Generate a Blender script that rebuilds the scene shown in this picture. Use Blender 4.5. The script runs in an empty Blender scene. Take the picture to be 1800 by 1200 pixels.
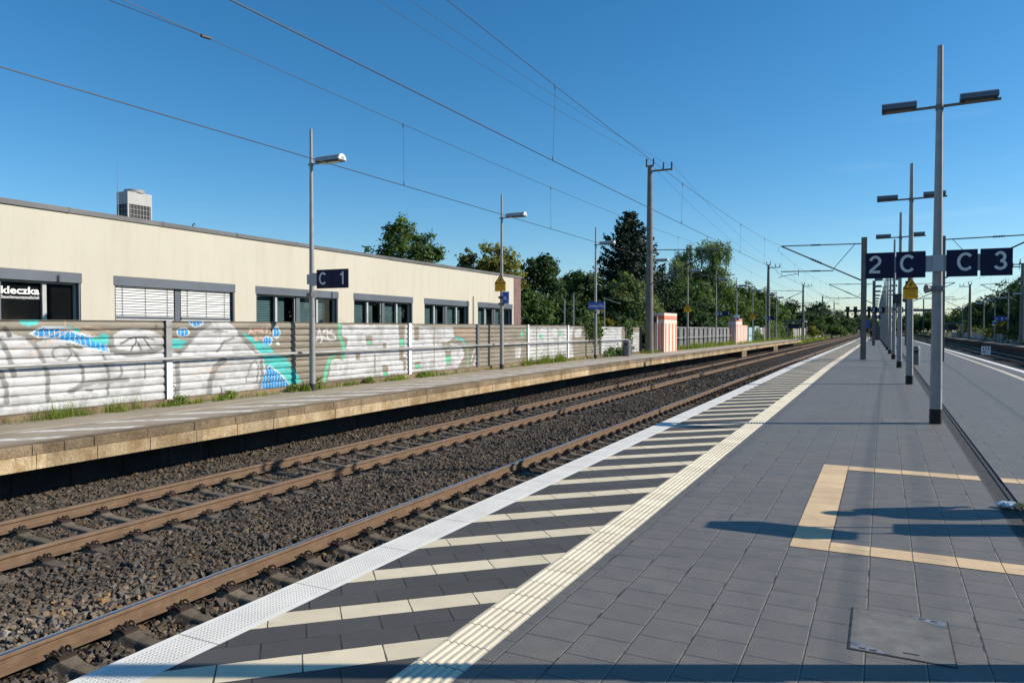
import bpy, bmesh, math, random
import numpy as np
from mathutils import Vector, Matrix

random.seed(7)
RNG = np.random.default_rng(11)
SC = bpy.context.scene
COL = SC.collection

# ------------------------------------------------------------------ camera, sky, sun, exposure
PI = math.pi
R = math.radians
cam_data = bpy.data.cameras.new("camera")
cam_data.lens = 26.0
cam_data.sensor_width = 36.0
cam_data.clip_start = 0.05
cam_data.clip_end = 3000.0
cam = bpy.data.objects.new("camera", cam_data)
cam.location = (0.0, 0.0, 1.82)
cam.rotation_euler = (R(90 - 1.256), 0.0, R(26.6))
COL.objects.link(cam)
SC.camera = cam

SUN_EL, SUN_AZ = R(29.7), R(26.2)          # azimuth measured from +X towards +Y
world = bpy.data.worlds.new("World")
SC.world = world
world.use_nodes = True
wn = world.node_tree
wn.nodes.clear()
sky = wn.nodes.new("ShaderNodeTexSky")
sky.sky_type = 'NISHITA'
sky.sun_disc = False
sky.sun_elevation = SUN_EL
sky.sun_rotation = PI / 2 - SUN_AZ
sky.altitude = 50
sky.air_density = 0.95
sky.dust_density = 0.2
sky.ozone_density = 5.0
bg = wn.nodes.new("ShaderNodeBackground")
bg.inputs["Strength"].default_value = 0.116
wout = wn.nodes.new("ShaderNodeOutputWorld")
# a few very thin cirrus wisps low in the sky
tc = wn.nodes.new("ShaderNodeTexCoord")
mp = wn.nodes.new("ShaderNodeMapping")
mp.inputs["Scale"].default_value = (2.0, 2.0, 26.0)
mp.inputs["Rotation"].default_value = (R(4), R(-5), 0)
nz = wn.nodes.new("ShaderNodeTexNoise")
nz.inputs["Scale"].default_value = 1.7
nz.inputs["Detail"].default_value = 7
nz.inputs["Distortion"].default_value = 0.35
cr = wn.nodes.new("ShaderNodeMapRange")
cr.inputs[1].default_value = 0.58
cr.inputs[2].default_value = 0.86
cr.inputs[3].default_value = 0.0
cr.inputs[4].default_value = 0.26
sep = wn.nodes.new("ShaderNodeSeparateXYZ")
lim = wn.nodes.new("ShaderNodeMapRange")
lim.inputs[1].default_value = 0.02
lim.inputs[2].default_value = 0.2
lim.inputs[3].default_value = 0.0
lim.inputs[4].default_value = 1.0
lim2 = wn.nodes.new("ShaderNodeMapRange")
lim2.inputs[1].default_value = 0.19
lim2.inputs[2].default_value = 0.25
lim2.inputs[3].default_value = 1.0
lim2.inputs[4].default_value = 0.0
limx = wn.nodes.new("ShaderNodeMapRange")
limx.inputs[1].default_value = -0.08
limx.inputs[2].default_value = 0.1
limx.inputs[3].default_value = 0.0
limx.inputs[4].default_value = 1.0
m0 = wn.nodes.new("ShaderNodeMath"); m0.operation = 'MULTIPLY'
m1 = wn.nodes.new("ShaderNodeMath"); m1.operation = 'MULTIPLY'
m2 = wn.nodes.new("ShaderNodeMath"); m2.operation = 'MULTIPLY'
mixc = wn.nodes.new("ShaderNodeMix"); mixc.data_type = 'RGBA'
mixc.inputs[7].default_value = (7.5, 8.4, 9.4, 1)
wn.links.new(tc.outputs["Generated"], mp.inputs["Vector"])
wn.links.new(mp.outputs["Vector"], nz.inputs["Vector"])
wn.links.new(nz.outputs["Fac"], cr.inputs[0])
wn.links.new(tc.outputs["Generated"], sep.inputs[0])
wn.links.new(sep.outputs["Z"], lim.inputs[0])
wn.links.new(sep.outputs["Z"], lim2.inputs[0])
wn.links.new(cr.outputs[0], m1.inputs[0])
wn.links.new(sep.outputs["X"], limx.inputs[0])
wn.links.new(lim.outputs[0], m0.inputs[0])
wn.links.new(limx.outputs[0], m0.inputs[1])
wn.links.new(m0.outputs[0], m1.inputs[1])
wn.links.new(m1.outputs[0], m2.inputs[0])
wn.links.new(lim2.outputs[0], m2.inputs[1])
wn.links.new(m2.outputs[0], mixc.inputs[0])
hsv = wn.nodes.new("ShaderNodeHueSaturation")
hsv.inputs["Hue"].default_value = 0.493
hsv.inputs["Saturation"].default_value = 1.23
wn.links.new(sky.outputs[0], hsv.inputs["Color"])
wn.links.new(hsv.outputs[0], mixc.inputs[6])
wn.links.new(mixc.outputs[2], bg.inputs["Color"])
wn.links.new(bg.outputs[0], wout.inputs["Surface"])

sun_data = bpy.data.lights.new("sun", 'SUN')
sun_data.energy = 5.0
sun_data.angle = R(0.5)
sun_data.color = (1.0, 0.925, 0.81)
sun = bpy.data.objects.new("sun", sun_data)
sd = Vector((math.cos(SUN_EL) * math.cos(SUN_AZ), math.cos(SUN_EL) * math.sin(SUN_AZ), math.sin(SUN_EL)))
sun.rotation_euler = sd.to_track_quat('Z', 'Y').to_euler()
sun.location = (30, 15, 40)
COL.objects.link(sun)

SC.view_settings.view_transform = 'Standard'
SC.view_settings.look = 'None'
SC.view_settings.exposure = 0.27
SC.view_settings.gamma = 1.0
SC.render.engine = 'CYCLES'
SC.cycles.use_denoising = True
SC.cycles.max_bounces = 6
SC.cycles.diffuse_bounces = 3
SC.cycles.glossy_bounces = 3
SC.cycles.transmission_bounces = 3
SC.cycles.transparent_max_bounces = 6
SC.cycles.caustics_reflective = False
SC.cycles.caustics_refractive = False


def G(y):
    """gentle fall of the line beyond the platforms' near half"""
    return -0.005 * max(0.0, y - 35.0)


# ------------------------------------------------------------------ node helpers
class NT:
    def __init__(self, name, rough=0.8, metal=0.0, spec=0.3):
        m = bpy.data.materials.new(name)
        m.use_nodes = True
        self.m = m
        self.t = m.node_tree
        self.b = self.t.nodes["Principled BSDF"]
        self.b.inputs["Roughness"].default_value = rough
        self.b.inputs["Metallic"].default_value = metal
        self.b.inputs["Specular IOR Level"].default_value = spec

    def n(self, t):
        return self.t.nodes.new(t)

    def set(self, sock, v):
        if isinstance(v, bpy.types.NodeSocket):
            self.t.links.new(v, sock)
        else:
            if isinstance(v, (tuple, list)) and len(v) == 3 and sock.type == 'RGBA':
                v = (*v, 1)
            sock.default_value = v

    def math(self, op, a, b=0.0, c=None):
        n = self.n("ShaderNodeMath")
        n.operation = op
        self.set(n.inputs[0], a)
        self.set(n.inputs[1], b)
        if c is not None:
            self.set(n.inputs[2], c)
        return n.outputs[0]

    def pos(self):
        s = self.n("ShaderNodeSeparateXYZ")
        g = self.n("ShaderNodeNewGeometry")
        self.t.links.new(g.outputs["Position"], s.inputs[0])
        return g.outputs["Position"], s.outputs[0], s.outputs[1], s.outputs[2]

    def obj(self):
        g = self.n("ShaderNodeTexCoord")
        return g.outputs["Object"]

    def comb(self, x, y, z):
        n = self.n("ShaderNodeCombineXYZ")
        for i, v in enumerate((x, y, z)):
            self.set(n.inputs[i], v)
        return n.outputs[0]

    def noise(self, vec, scale, detail=4, rough=0.55, dist=0.0, map_scale=None):
        if map_scale:
            mm = self.n("ShaderNodeMapping")
            mm.inputs["Scale"].default_value = map_scale
            self.t.links.new(vec, mm.inputs["Vector"])
            vec = mm.outputs[0]
        n = self.n("ShaderNodeTexNoise")
        n.inputs["Scale"].default_value = scale
        n.inputs["Detail"].default_value = detail
        n.inputs["Roughness"].default_value = rough
        n.inputs["Distortion"].default_value = dist
        self.t.links.new(vec, n.inputs["Vector"])
        return n.outputs["Fac"]

    def white(self, vec):
        n = self.n("ShaderNodeTexWhiteNoise")
        n.noise_dimensions = '3D'
        self.t.links.new(vec, n.inputs["Vector"])
        return n.outputs["Value"]

    def rng(self, v, a, b, c, d):
        n = self.n("ShaderNodeMapRange")
        self.set(n.inputs[0], v)
        for i, x in enumerate((a, b, c, d)):
            n.inputs[i + 1].default_value = x
        return n.outputs[0]

    def mix(self, f, a, b, mode='MIX'):
        n = self.n("ShaderNodeMix")
        n.data_type = 'RGBA'
        n.blend_type = mode
        self.set(n.inputs[0], f)
        self.set(n.inputs[6], a)
        self.set(n.inputs[7], b)
        return n.outputs[2]

    def attr(self, name):
        n = self.n("ShaderNodeAttribute")
        n.attribute_name = name
        return n.outputs["Color"]

    def scale_col(self, col, f):
        """colour times a scalar"""
        n = self.n("ShaderNodeVectorMath")
        n.operation = 'SCALE'
        self.set(n.inputs[0], col)
        self.set(n.inputs[3], f)
        return n.outputs[0]

    def col(self, c):
        self.set(self.b.inputs["Base Color"], c)

    def bump(self, h, strength=0.3, dist=0.01):
        n = self.n("ShaderNodeBump")
        n.inputs["Strength"].default_value = strength
        n.inputs["Distance"].default_value = dist
        self.set(n.inputs["Height"], h)
        self.t.links.new(n.outputs[0], self.b.inputs["Normal"])


def rgbc(k, c):
    n = k.n("ShaderNodeRGB")
    n.outputs[0].default_value = (*c, 1)
    return n.outputs[0]


def plain(name, c, rough=0.6, metal=0.0, var=0.12, scale=3.0, spec=0.35, bump=0.0, bscale=60):
    k = NT(name, rough, metal, spec)
    p = k.obj()
    f = k.noise(p, scale, 5)
    k.col(k.scale_col(rgbc(k, c), k.rng(f, 0.3, 0.7, 1 - var, 1 + var)))
    if bump:
        k.bump(k.noise(p, bscale, 4), bump, 0.004)
    return k.m


M = {}
M['galv'] = plain('galvanised_steel', (0.29, 0.285, 0.28), 0.5, 0.1, 0.12, 6)
M['galv_dark'] = plain('weathered_steel', (0.16, 0.16, 0.165), 0.55, 0.15, 0.15, 6)
M['hood'] = plain('lamp_hood_grey', (0.17, 0.18, 0.20), 0.45, 0.3, 0.1, 5)
M['hood_light'] = plain('lamp_hood_light', (0.38, 0.39, 0.40), 0.4, 0.3, 0.1, 5)
M['white_ring'] = plain('lamp_end_ring', (0.75, 0.75, 0.73), 0.4, 0.0, 0.05)
M['lens'] = plain('lamp_lens', (0.30, 0.28, 0.25), 0.2, 0.0, 0.1)
M['black'] = plain('black_coating', (0.012, 0.012, 0.013), 0.6, 0.0, 0.2, 20)
M['dark'] = plain('dark_grey_plastic', (0.035, 0.037, 0.04), 0.5, 0.0, 0.2, 20)
M['navy'] = plain('navy_sign', (0.006, 0.011, 0.045), 0.5, 0.0, 0.12, 2, spec=0.2)
M['navy_dull'] = plain('navy_panel_dull', (0.008, 0.013, 0.04), 0.4)
M['blue'] = plain('station_blue', (0.03, 0.10, 0.42), 0.4, 0.0, 0.08)
M['letter'] = plain('sign_letter', (0.62, 0.64, 0.66), 0.4, 0.0, 0.05)
M['handrail'] = plain('handrail_paint', (0.36, 0.355, 0.345), 0.5, 0.1, 0.3, 1.5)
M['white'] = plain('white_paint', (0.78, 0.78, 0.76), 0.5, 0.0, 0.05)
M['yellow'] = plain('warning_yellow', (0.95, 0.43, 0.006), 0.45, 0.0, 0.06)
M['signgrey'] = plain('sign_bracket', (0.33, 0.36, 0.40), 0.4, 0.2, 0.05)
M['mast_conc'] = plain('mast_concrete', (0.17, 0.155, 0.135), 0.85, 0.0, 0.18, 2.5, bump=0.3)
M['mast_steel'] = plain('mast_steel', (0.13, 0.125, 0.12), 0.6, 0.2, 0.2, 4)
M['wire'] = plain('wire_copper', (0.055, 0.05, 0.045), 0.5, 0.4, 0.1)
M['insul'] = plain('insulator', (0.035, 0.02, 0.016), 0.35, 0.0, 0.1)
M['roofgrey'] = plain('parapet_metal', (0.13, 0.13, 0.128), 0.6, 0.1, 0.22, 0.9)
M['lintel'] = plain('window_grey', (0.105, 0.12, 0.14), 0.5, 0.1, 0.15, 1.2)
M['reveal'] = plain('window_reveal', (0.08, 0.09, 0.10), 0.6, 0.0, 0.1)
M['frame_white'] = plain('window_sash', (0.42, 0.42, 0.40), 0.5, 0.0, 0.06)
M['blind_white'] = plain('white_blind', (0.70, 0.69, 0.66), 0.45, 0.0, 0.04)
M['blind_teal'] = plain('teal_blind', (0.12, 0.20, 0.21), 0.4, 0.0, 0.12, 2)
M['room'] = plain('dark_room', (0.012, 0.013, 0.014), 0.9, 0.0, 0.2)
M['ac_white'] = plain('ac_casing', (0.40, 0.39, 0.365), 0.5, 0.0, 0.08)
M['ac_dark'] = plain('ac_grille', (0.02, 0.022, 0.024), 0.6)
M['skin'] = plain('skin', (0.5, 0.3, 0.21), 0.5, 0.0, 0.05)
M['hair'] = plain('blond_hair', (0.42, 0.33, 0.2), 0.6)
M['cloth'] = plain('dark_cloth', (0.02, 0.022, 0.03), 0.9)
M['cloth2'] = plain('blue_cloth', (0.05, 0.08, 0.16), 0.9)
M['rubber'] = plain('drain_bitumen', (0.050, 0.046, 0.042), 0.75, 0.0, 0.6, 14, bump=0.6, bscale=40)


def glass_mat():
    k = NT('window_glass', 0.03, 0.0, 0.6)
    k.col((0.01, 0.012, 0.012))
    tr = k.n("ShaderNodeBsdfTransparent")
    tr.inputs[0].default_value = (0.80, 0.86, 0.86, 1)
    mx = k.n("ShaderNodeMixShader")
    fr = k.n("ShaderNodeFresnel")
    fr.inputs[0].default_value = 1.5
    f = k.math('MULTIPLY', fr.outputs[0], 0.9)
    gl = k.n("ShaderNodeBsdfGlossy")
    gl.inputs["Roughness"].default_value = 0.02
    k.t.links.new(f, mx.inputs[0])
    k.t.links.new(tr.outputs[0], mx.inputs[1])
    k.t.links.new(gl.outputs[0], mx.inputs[2])
    out = k.t.nodes["Material Output"]
    k.t.links.new(mx.outputs[0], out.inputs["Surface"])
    return k.m


M['glass'] = glass_mat()
M['pane_dark'] = plain('tinted_pane', (0.006, 0.007, 0.008), 0.06, 0.0, 0.1, spec=0.3)


def paving_mat():
    """grey concrete slabs laid in half bond, joints partly filled with sand"""
    k = NT('paving_slabs', 0.62, 0.0, 0.5)
    P, x, y, z = k.pos()
    TX, TY = 0.30, 0.28
    cx = k.math('DIVIDE', k.math('ADD', x, 0.07), TX)
    ci = k.math('FLOOR', cx)
    fx = k.math('SUBTRACT', cx, ci)
    half = k.math('MULTIPLY', k.math('MODULO', k.math('ADD', ci, 100.0), 2.0), 0.5)
    cy = k.math('ADD', k.math('DIVIDE', k.math('SUBTRACT', y, 3.92), TY), half)
    yi = k.math('FLOOR', cy)
    fy = k.math('SUBTRACT', cy, yi)
    dx = k.math('MULTIPLY', k.math('MINIMUM', fx, k.math('SUBTRACT', 1.0, fx)), TX)
    dy = k.math('MULTIPLY', k.math('MINIMUM', fy, k.math('SUBTRACT', 1.0, fy)), TY)
    cell = k.white(k.comb(ci, yi, 3.0))
    cell2 = k.white(k.comb(yi, ci, 9.0))
    nlow = k.noise(P, 0.55, 4, 0.6)
    nfin = k.noise(P, 85.0, 4, 0.8)
    nmid = k.noise(P, 5.0, 5, 0.6)
    # long faint bands along the platform where water runs and people walk
    band = k.noise(k.comb(k.math('MULTIPLY', x, 2.4), k.math('MULTIPLY', y, 0.05), 0.0), 1.0, 3, 0.6)
    v = k.math('MULTIPLY', k.rng(cell, 0, 1, 0.95, 1.05), k.rng(nlow, 0.25, 0.75, 0.94, 1.06))
    v = k.math('MULTIPLY', v, k.rng(nfin, 0.28, 0.72, 0.62, 1.38))
    v = k.math('MULTIPLY', v, k.rng(nmid, 0.25, 0.75, 0.90, 1.10))
    v = k.math('MULTIPLY', v, k.rng(band, 0.3, 0.7, 0.97, 1.03))
    base = k.mix(k.rng(cell2, 0, 1, 0, 0.6), (0.148, 0.135, 0.118), (0.154, 0.138, 0.118))
    base = k.scale_col(base, v)
    # pale speckles and bits of dirt
    sp = k.noise(P, 34.0, 2, 0.5)
    base = k.mix(k.rng(sp, 0.755, 0.80, 0, 0.55), base, (0.28, 0.27, 0.25))
    sp2 = k.noise(P, 21.0, 2, 0.5)
    base = k.mix(k.rng(sp2, 0.74, 0.79, 0, 0.6), base, (0.05, 0.045, 0.04))
    gum = k.n("ShaderNodeTexVoronoi")
    gum.inputs["Scale"].default_value = 1.7
    k.t.links.new(P, gum.inputs["Vector"])
    gv_ = k.white(gum.outputs["Color"])
    base = k.mix(k.math('MULTIPLY', k.math('LESS_THAN', gum.outputs["Distance"], 0.035), k.math('GREATER_THAN', gv_, 0.45)), base, (0.075, 0.07, 0.065))
    stn = k.noise(P, 1.9, 6, 0.7, 0.6)
    base = k.scale_col(base, k.rng(stn, 0.58, 0.72, 1.0, 0.80))
    # lengthwise joints: sand on one side, open dark gap on the other
    jn = k.noise(P, 9.0, 4, 0.6)
    wob = k.rng(jn, 0.3, 0.7, 0.0052, 0.0082)
    jx = k.math('LESS_THAN', dx, wob)
    side = k.math('GREATER_THAN', fx, 0.5)
    sandy = k.math('MULTIPLY', side, k.rng(k.noise(P, 3.0, 3), 0.36, 0.46, 0.0, 1.0))
    jcol = k.mix(sandy, (0.022, 0.020, 0.018), (0.26, 0.225, 0.165))
    base = k.mix(k.math('MULTIPLY', jx, 0.95), base, jcol)
    jn2 = k.noise(P, 6.5, 3, 0.6)
    wob2 = k.rng(k.math('MULTIPLY', jn2, k.rng(cell, 0, 1, 0.6, 1.35)), 0.2, 0.65, 0.0018, 0.0048)
    jy = k.math('LESS_THAN', dy, wob2)
    base = k.mix(k.math('MULTIPLY', jy, 0.9), base, (0.024, 0.022, 0.020))
    k.col(base)
    k.set(k.b.inputs["Roughness"], k.rng(nmid, 0.3, 0.7, 0.50, 0.66))
    h = k.math('ADD', k.math('MULTIPLY', k.math('MAXIMUM', jx, jy), -1.0), k.math('MULTIPLY', nfin, 0.16))
    h = k.math('ADD', h, k.math('MULTIPLY', cell, 0.12))
    k.bump(h, 0.5, 0.006)
    return k.m


def hatch_mat():
    """long bricks laid diagonally: one cream course, two grey courses"""
    k = NT('hatched_bricks', 0.72, 0.0, 0.3)
    P, x, y, z = k.pos()
    s, c = 0.6845, 0.729
    u = k.math('ADD', k.math('MULTIPLY', x, c), k.math('MULTIPLY', y, s))
    v = k.math('ADD', k.math('MULTIPLY', x, -s), k.math('MULTIPLY', y, c))
    rv = k.math('ADD', k.math('DIVIDE', k.math('SUBTRACT', v, 4.655), 0.2177), 300.0)
    ri = k.math('FLOOR', rv)
    fr = k.math('SUBTRACT', rv, ri)
    cream = k.math('LESS_THAN', k.math('MODULO', ri, 3.0), 0.5)
    odd = k.math('MODULO', ri, 2.0)
    off = k.math('ADD', k.math('MULTIPLY', odd, 0.54), k.math('MULTIPLY', ri, 0.031))
    uu = k.math('SUBTRACT', k.math('DIVIDE', k.math('SUBTRACT', u, 0.157), 0.44), off)
    ui = k.math('FLOOR', uu)
    fu = k.math('SUBTRACT', uu, ui)
    du = k.math('MULTIPLY', k.math('MINIMUM', fu, k.math('SUBTRACT', 1.0, fu)), 0.44)
    dv = k.math('MULTIPLY', k.math('MINIMUM', fr, k.math('SUBTRACT', 1.0, fr)), 0.2177)
    cell = k.white(k.comb(ui, ri, 1.0))
    nf = k.noise(P, 150.0, 3, 0.7)
    nm = k.noise(P, 4.0, 5, 0.6)
    g = k.scale_col(rgbc(k, (0.076, 0.072, 0.067)), k.math('MULTIPLY', k.rng(cell, 0, 1, 0.90, 1.10), k.rng(nf, 0.25, 0.75, 0.74, 1.26)))
    w = k.scale_col(rgbc(k, (0.70, 0.60, 0.42)), k.math('MULTIPLY', k.rng(cell, 0, 1, 0.92, 1.06), k.rng(nf, 0.25, 0.75, 0.90, 1.10)))
    st = k.noise(P, 7.0, 5, 0.65)
    w = k.mix(k.rng(st, 0.56, 0.75, 0, 0.45), w, (0.46, 0.39, 0.27))
    base = k.mix(cream, g, w)
    base = k.scale_col(base, k.rng(nm, 0.25, 0.75, 0.9, 1.1))
    ju = k.math('LESS_THAN', du, k.rng(k.noise(P, 8.0, 2), 0.3, 0.7, 0.0025, 0.006))
    jv = k.math('LESS_THAN', dv, k.rng(k.noise(P, 6.0, 2), 0.35, 0.7, 0.0005, 0.0035))
    j = k.math('MAXIMUM', ju, jv)
    base = k.mix(k.math('MULTIPLY', j, 0.92), base, (0.020, 0.019, 0.018))
    k.col(base)
    k.bump(k.math('ADD', k.math('MULTIPLY', j, -1.0), k.math('MULTIPLY', nf, 0.15)), 0.5, 0.006)
    return k.m


def edge_mat():
    """white studded edge slabs"""
    k = NT('edge_slab', 0.6, 0.0, 0.3)
    P, x, y, z = k.pos()
    fy = k.math('FRACT', k.math('DIVIDE', k.math('SUBTRACT', y, 2.99), 0.97))
    dy = k.math('MULTIPLY', k.math('MINIMUM', fy, k.math('SUBTRACT', 1.0, fy)), 0.97)
    q = 0.0265
    ax = k.math('SUBTRACT', k.math('FRACT', k.math('DIVIDE', x, q)), 0.5)
    ay = k.math('SUBTRACT', k.math('FRACT', k.math('DIVIDE', y, q)), 0.5)
    rr = k.math('ADD', k.math('MULTIPLY', ax, ax), k.math('MULTIPLY', ay, ay))
    inner = k.math('MULTIPLY', k.math('GREATER_THAN', x, -3.655), k.math('LESS_THAN', x, -3.425))
    dot = k.math('MULTIPLY', k.rng(rr, 0.06, 0.12, 1.0, 0.0), inner)
    n1 = k.noise(P, 3.0, 5, 0.6)
    n2 = k.noise(P, 90.0, 3, 0.6)
    b = k.scale_col(rgbc(k, (0.82, 0.78, 0.69)), k.math('MULTIPLY', k.rng(n1, 0.3, 0.7, 0.90, 1.07), k.rng(n2, 0.3, 0.7, 0.94, 1.05)))
    st = k.noise(P, 1.3, 6, 0.7)
    b = k.mix(k.rng(st, 0.56, 0.76, 0, 0.42), b, (0.42, 0.37, 0.29))
    sc = k.noise(P, 14.0, 5, 0.7)
    b = k.mix(k.rng(sc, 0.64, 0.74, 0, 0.35), b, (0.33, 0.30, 0.25))
    b = k.mix(k.math('MULTIPLY', dot, 0.22), b, (0.36, 0.35, 0.33))
    j = k.math('LESS_THAN', dy, 0.003)
    b = k.mix(j, b, (0.06, 0.055, 0.05))
    k.col(b)
    k.bump(k.math('SUBTRACT', k.math('MULTIPLY', dot, 1.0), k.math('MULTIPLY', j, 1.5)), 0.8, 0.005)
    return k.m


def tactile_mat():
    k = NT('ribbed_guide_tiles', 0.65, 0.0, 0.3)
    P, x, y, z = k.pos()
    cy = k.math('DIVIDE', k.math('SUBTRACT', y, 3.05), 0.28)
    ci = k.math('FLOOR', cy)
    fy = k.math('SUBTRACT', cy, ci)
    dy = k.math('MULTIPLY', k.math('MINIMUM', fy, k.math('SUBTRACT', 1.0, fy)), 0.28)
    cell = k.white(k.comb(ci, 2.0, 1.0))
    n1 = k.noise(P, 5.0, 6, 0.65)
    n2 = k.noise(P, 120.0, 3, 0.6)
    b = k.scale_col(rgbc(k, (0.78, 0.69, 0.51)), k.math('MULTIPLY', k.rng(cell, 0, 1, 0.88, 1.06), k.rng(n2, 0.3, 0.7, 0.93, 1.07)))
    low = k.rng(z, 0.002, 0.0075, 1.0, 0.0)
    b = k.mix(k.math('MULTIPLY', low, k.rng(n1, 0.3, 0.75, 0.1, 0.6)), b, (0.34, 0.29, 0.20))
    b = k.mix(k.rng(n1, 0.6, 0.78, 0, 0.4), b, (0.40, 0.35, 0.27))
    j = k.math('LESS_THAN', dy, k.rng(n1, 0.3, 0.7, 0.0022, 0.005))
    b = k.mix(j, b, (0.045, 0.042, 0.038))
    k.col(b)
    k.bump(k.math('ADD', k.math('MULTIPLY', j, -1.0), k.math('MULTIPLY', n2, 0.15)), 0.4, 0.005)
    return k.m


def tan_mat():
    k = NT('tan_slabs', 0.72, 0.0, 0.3)
    P, x, y, z = k.pos()
    cx = k.math('DIVIDE', k.math('ADD', x, 0.07), 0.30)
    ci = k.math('FLOOR', cx)
    half = k.math('MULTIPLY', k.math('MODULO', k.math('ADD', ci, 100.0), 2.0), 0.5)
    fx = k.math('SUBTRACT', cx, ci)
    dx = k.math('MULTIPLY', k.math('MINIMUM', fx, k.math('SUBTRACT', 1.0, fx)), 0.30)
    cy = k.math('ADD', k.math('DIVIDE', k.math('SUBTRACT', y, 3.92), 0.28), half)
    yi = k.math('FLOOR', cy)
    fy = k.math('SUBTRACT', cy, yi)
    dy = k.math('MULTIPLY', k.math('MINIMUM', fy, k.math('SUBTRACT', 1.0, fy)), 0.28)
    cell = k.white(k.comb(ci, yi, 5.0))
    nf = k.noise(P, 150.0, 3, 0.7)
    nm = k.noise(P, 6.0, 5, 0.6)
    b = k.scale_col(rgbc(k, (0.68, 0.49, 0.29)), k.math('MULTIPLY', k.rng(cell, 0, 1, 0.9, 1.08), k.rng(nf, 0.25, 0.75, 0.78, 1.22)))
    b = k.scale_col(b, k.rng(nm, 0.25, 0.75, 0.88, 1.1))
    sp2 = k.noise(P, 30.0, 2, 0.5)
    b = k.mix(k.rng(sp2, 0.70, 0.78, 0, 0.6), b, (0.20, 0.14, 0.08))
    j = k.math('LESS_THAN', dy, 0.0022)
    b = k.mix(k.math('MULTIPLY', j, 0.75), b, (0.06, 0.05, 0.04))
    jx = k.math('LESS_THAN', dx, 0.004)
    b = k.mix(k.math('MULTIPLY', jx, 0.85), b, (0.05, 0.045, 0.04))
    k.col(b)
    k.bump(nf, 0.3, 0.004)
    return k.m


def deck_mat():
    """old asphalt deck with worn white hatching and a cream line"""
    k = NT('old_asphalt_deck', 0.85, 0.0, 0.2)
    P, x, y, z = k.pos()
    n1 = k.noise(P, 0.9, 6, 0.65)
    n2 = k.noise(P, 70.0, 3, 0.7)
    b = k.scale_col(rgbc(k, (0.36, 0.30, 0.225)), k.math('MULTIPLY', k.rng(n1, 0.25, 0.75, 0.78, 1.2), k.rng(n2, 0.3, 0.7, 0.82, 1.18)))
    b = k.mix(k.rng(x, -12.1, -11.8, 0, 0.75), b, k.scale_col(rgbc(k, (0.24, 0.18, 0.115)), k.rng(n1, 0.3, 0.7, 0.8, 1.2)))
    wear = k.noise(P, 5.0, 6, 0.72)
    wear2 = k.noise(P, 1.1, 3, 0.5)
    wv = k.rng(k.math('ADD', wear, k.math('MULTIPLY', wear2, 0.45)), 0.62, 0.90, 1.0, 0.12)
    t = k.math('FRACT', k.math('DIVIDE', k.math('ADD', k.math('MULTIPLY', x, -1.15), y), 1.40))
    stripe = k.math('MULTIPLY', k.math('LESS_THAN', t, 0.27), k.math('MULTIPLY', k.math('GREATER_THAN', x, -13.1), k.math('LESS_THAN', x, -11.95)))
    b = k.mix(k.math('MULTIPLY', stripe, wv), b, (0.80, 0.77, 0.72))
    line = k.math('LESS_THAN', k.math('ABSOLUTE', k.math('ADD', x, 13.3)), 0.075)
    b = k.mix(k.math('MULTIPLY', line, k.math('MULTIPLY', wv, 0.85)), b, (0.58, 0.50, 0.36))
    moss = k.noise(P, 4.0, 4, 0.6)
    b = k.mix(k.math('MULTIPLY', k.rng(x, -14.0, -14.5, 0, 0.8), k.rng(moss, 0.4, 0.6, 0, 1)), b, (0.10, 0.09, 0.04))
    k.col(b)
    k.bump(k.math('ADD', k.math('MULTIPLY', n2, 0.3), n1), 0.4, 0.01)
    return k.m


def kerb_mat(name, c1, c2, streak=True, pitch=0.985, phase=0.0):
    k = NT(name, 0.88, 0.0, 0.2)
    P, x, y, z = k.pos()
    n1 = k.noise(P, 2.2, 6, 0.65)
    n2 = k.noise(P, 28.0, 4, 0.7)
    cell = k.white(k.comb(k.math('FLOOR', k.math('DIVIDE', k.math('SUBTRACT', y, phase), pitch)), 4.0, 1.0))
    b = k.mix(k.rng(n1, 0.36, 0.64, 0, 1), c1, c2)
    b = k.scale_col(b, k.math('MULTIPLY', k.rng(cell, 0, 1, 0.70, 1.20), k.rng(n2, 0.3, 0.7, 0.62, 1.28)))
    if streak:
        s = k.noise(k.comb(0.0, y, k.math('MULTIPLY', z, 0.12)), 13.0, 5, 0.7)
        b = k.mix(k.rng(s, 0.52, 0.70, 0, 0.6), b, (0.17, 0.11, 0.06))
    else:
        pit = k.noise(P, 45.0, 3, 0.7)
        b = k.mix(k.rng(pit, 0.55, 0.68, 0, 0.75), b, (0.07, 0.055, 0.04))
    k.col(b)
    k.bump(n2, 0.5, 0.01)
    return k.m


def stone_mat():
    k = NT('ballast_stone', 0.85, 0.0, 0.25)
    P, x, y, z = k.pos()
    c = k.attr('tint')
    n = k.noise(P, 55.0, 3, 0.6)
    k.col(k.scale_col(c, k.rng(n, 0.3, 0.7, 0.75, 1.25)))
    return k.m


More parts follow.
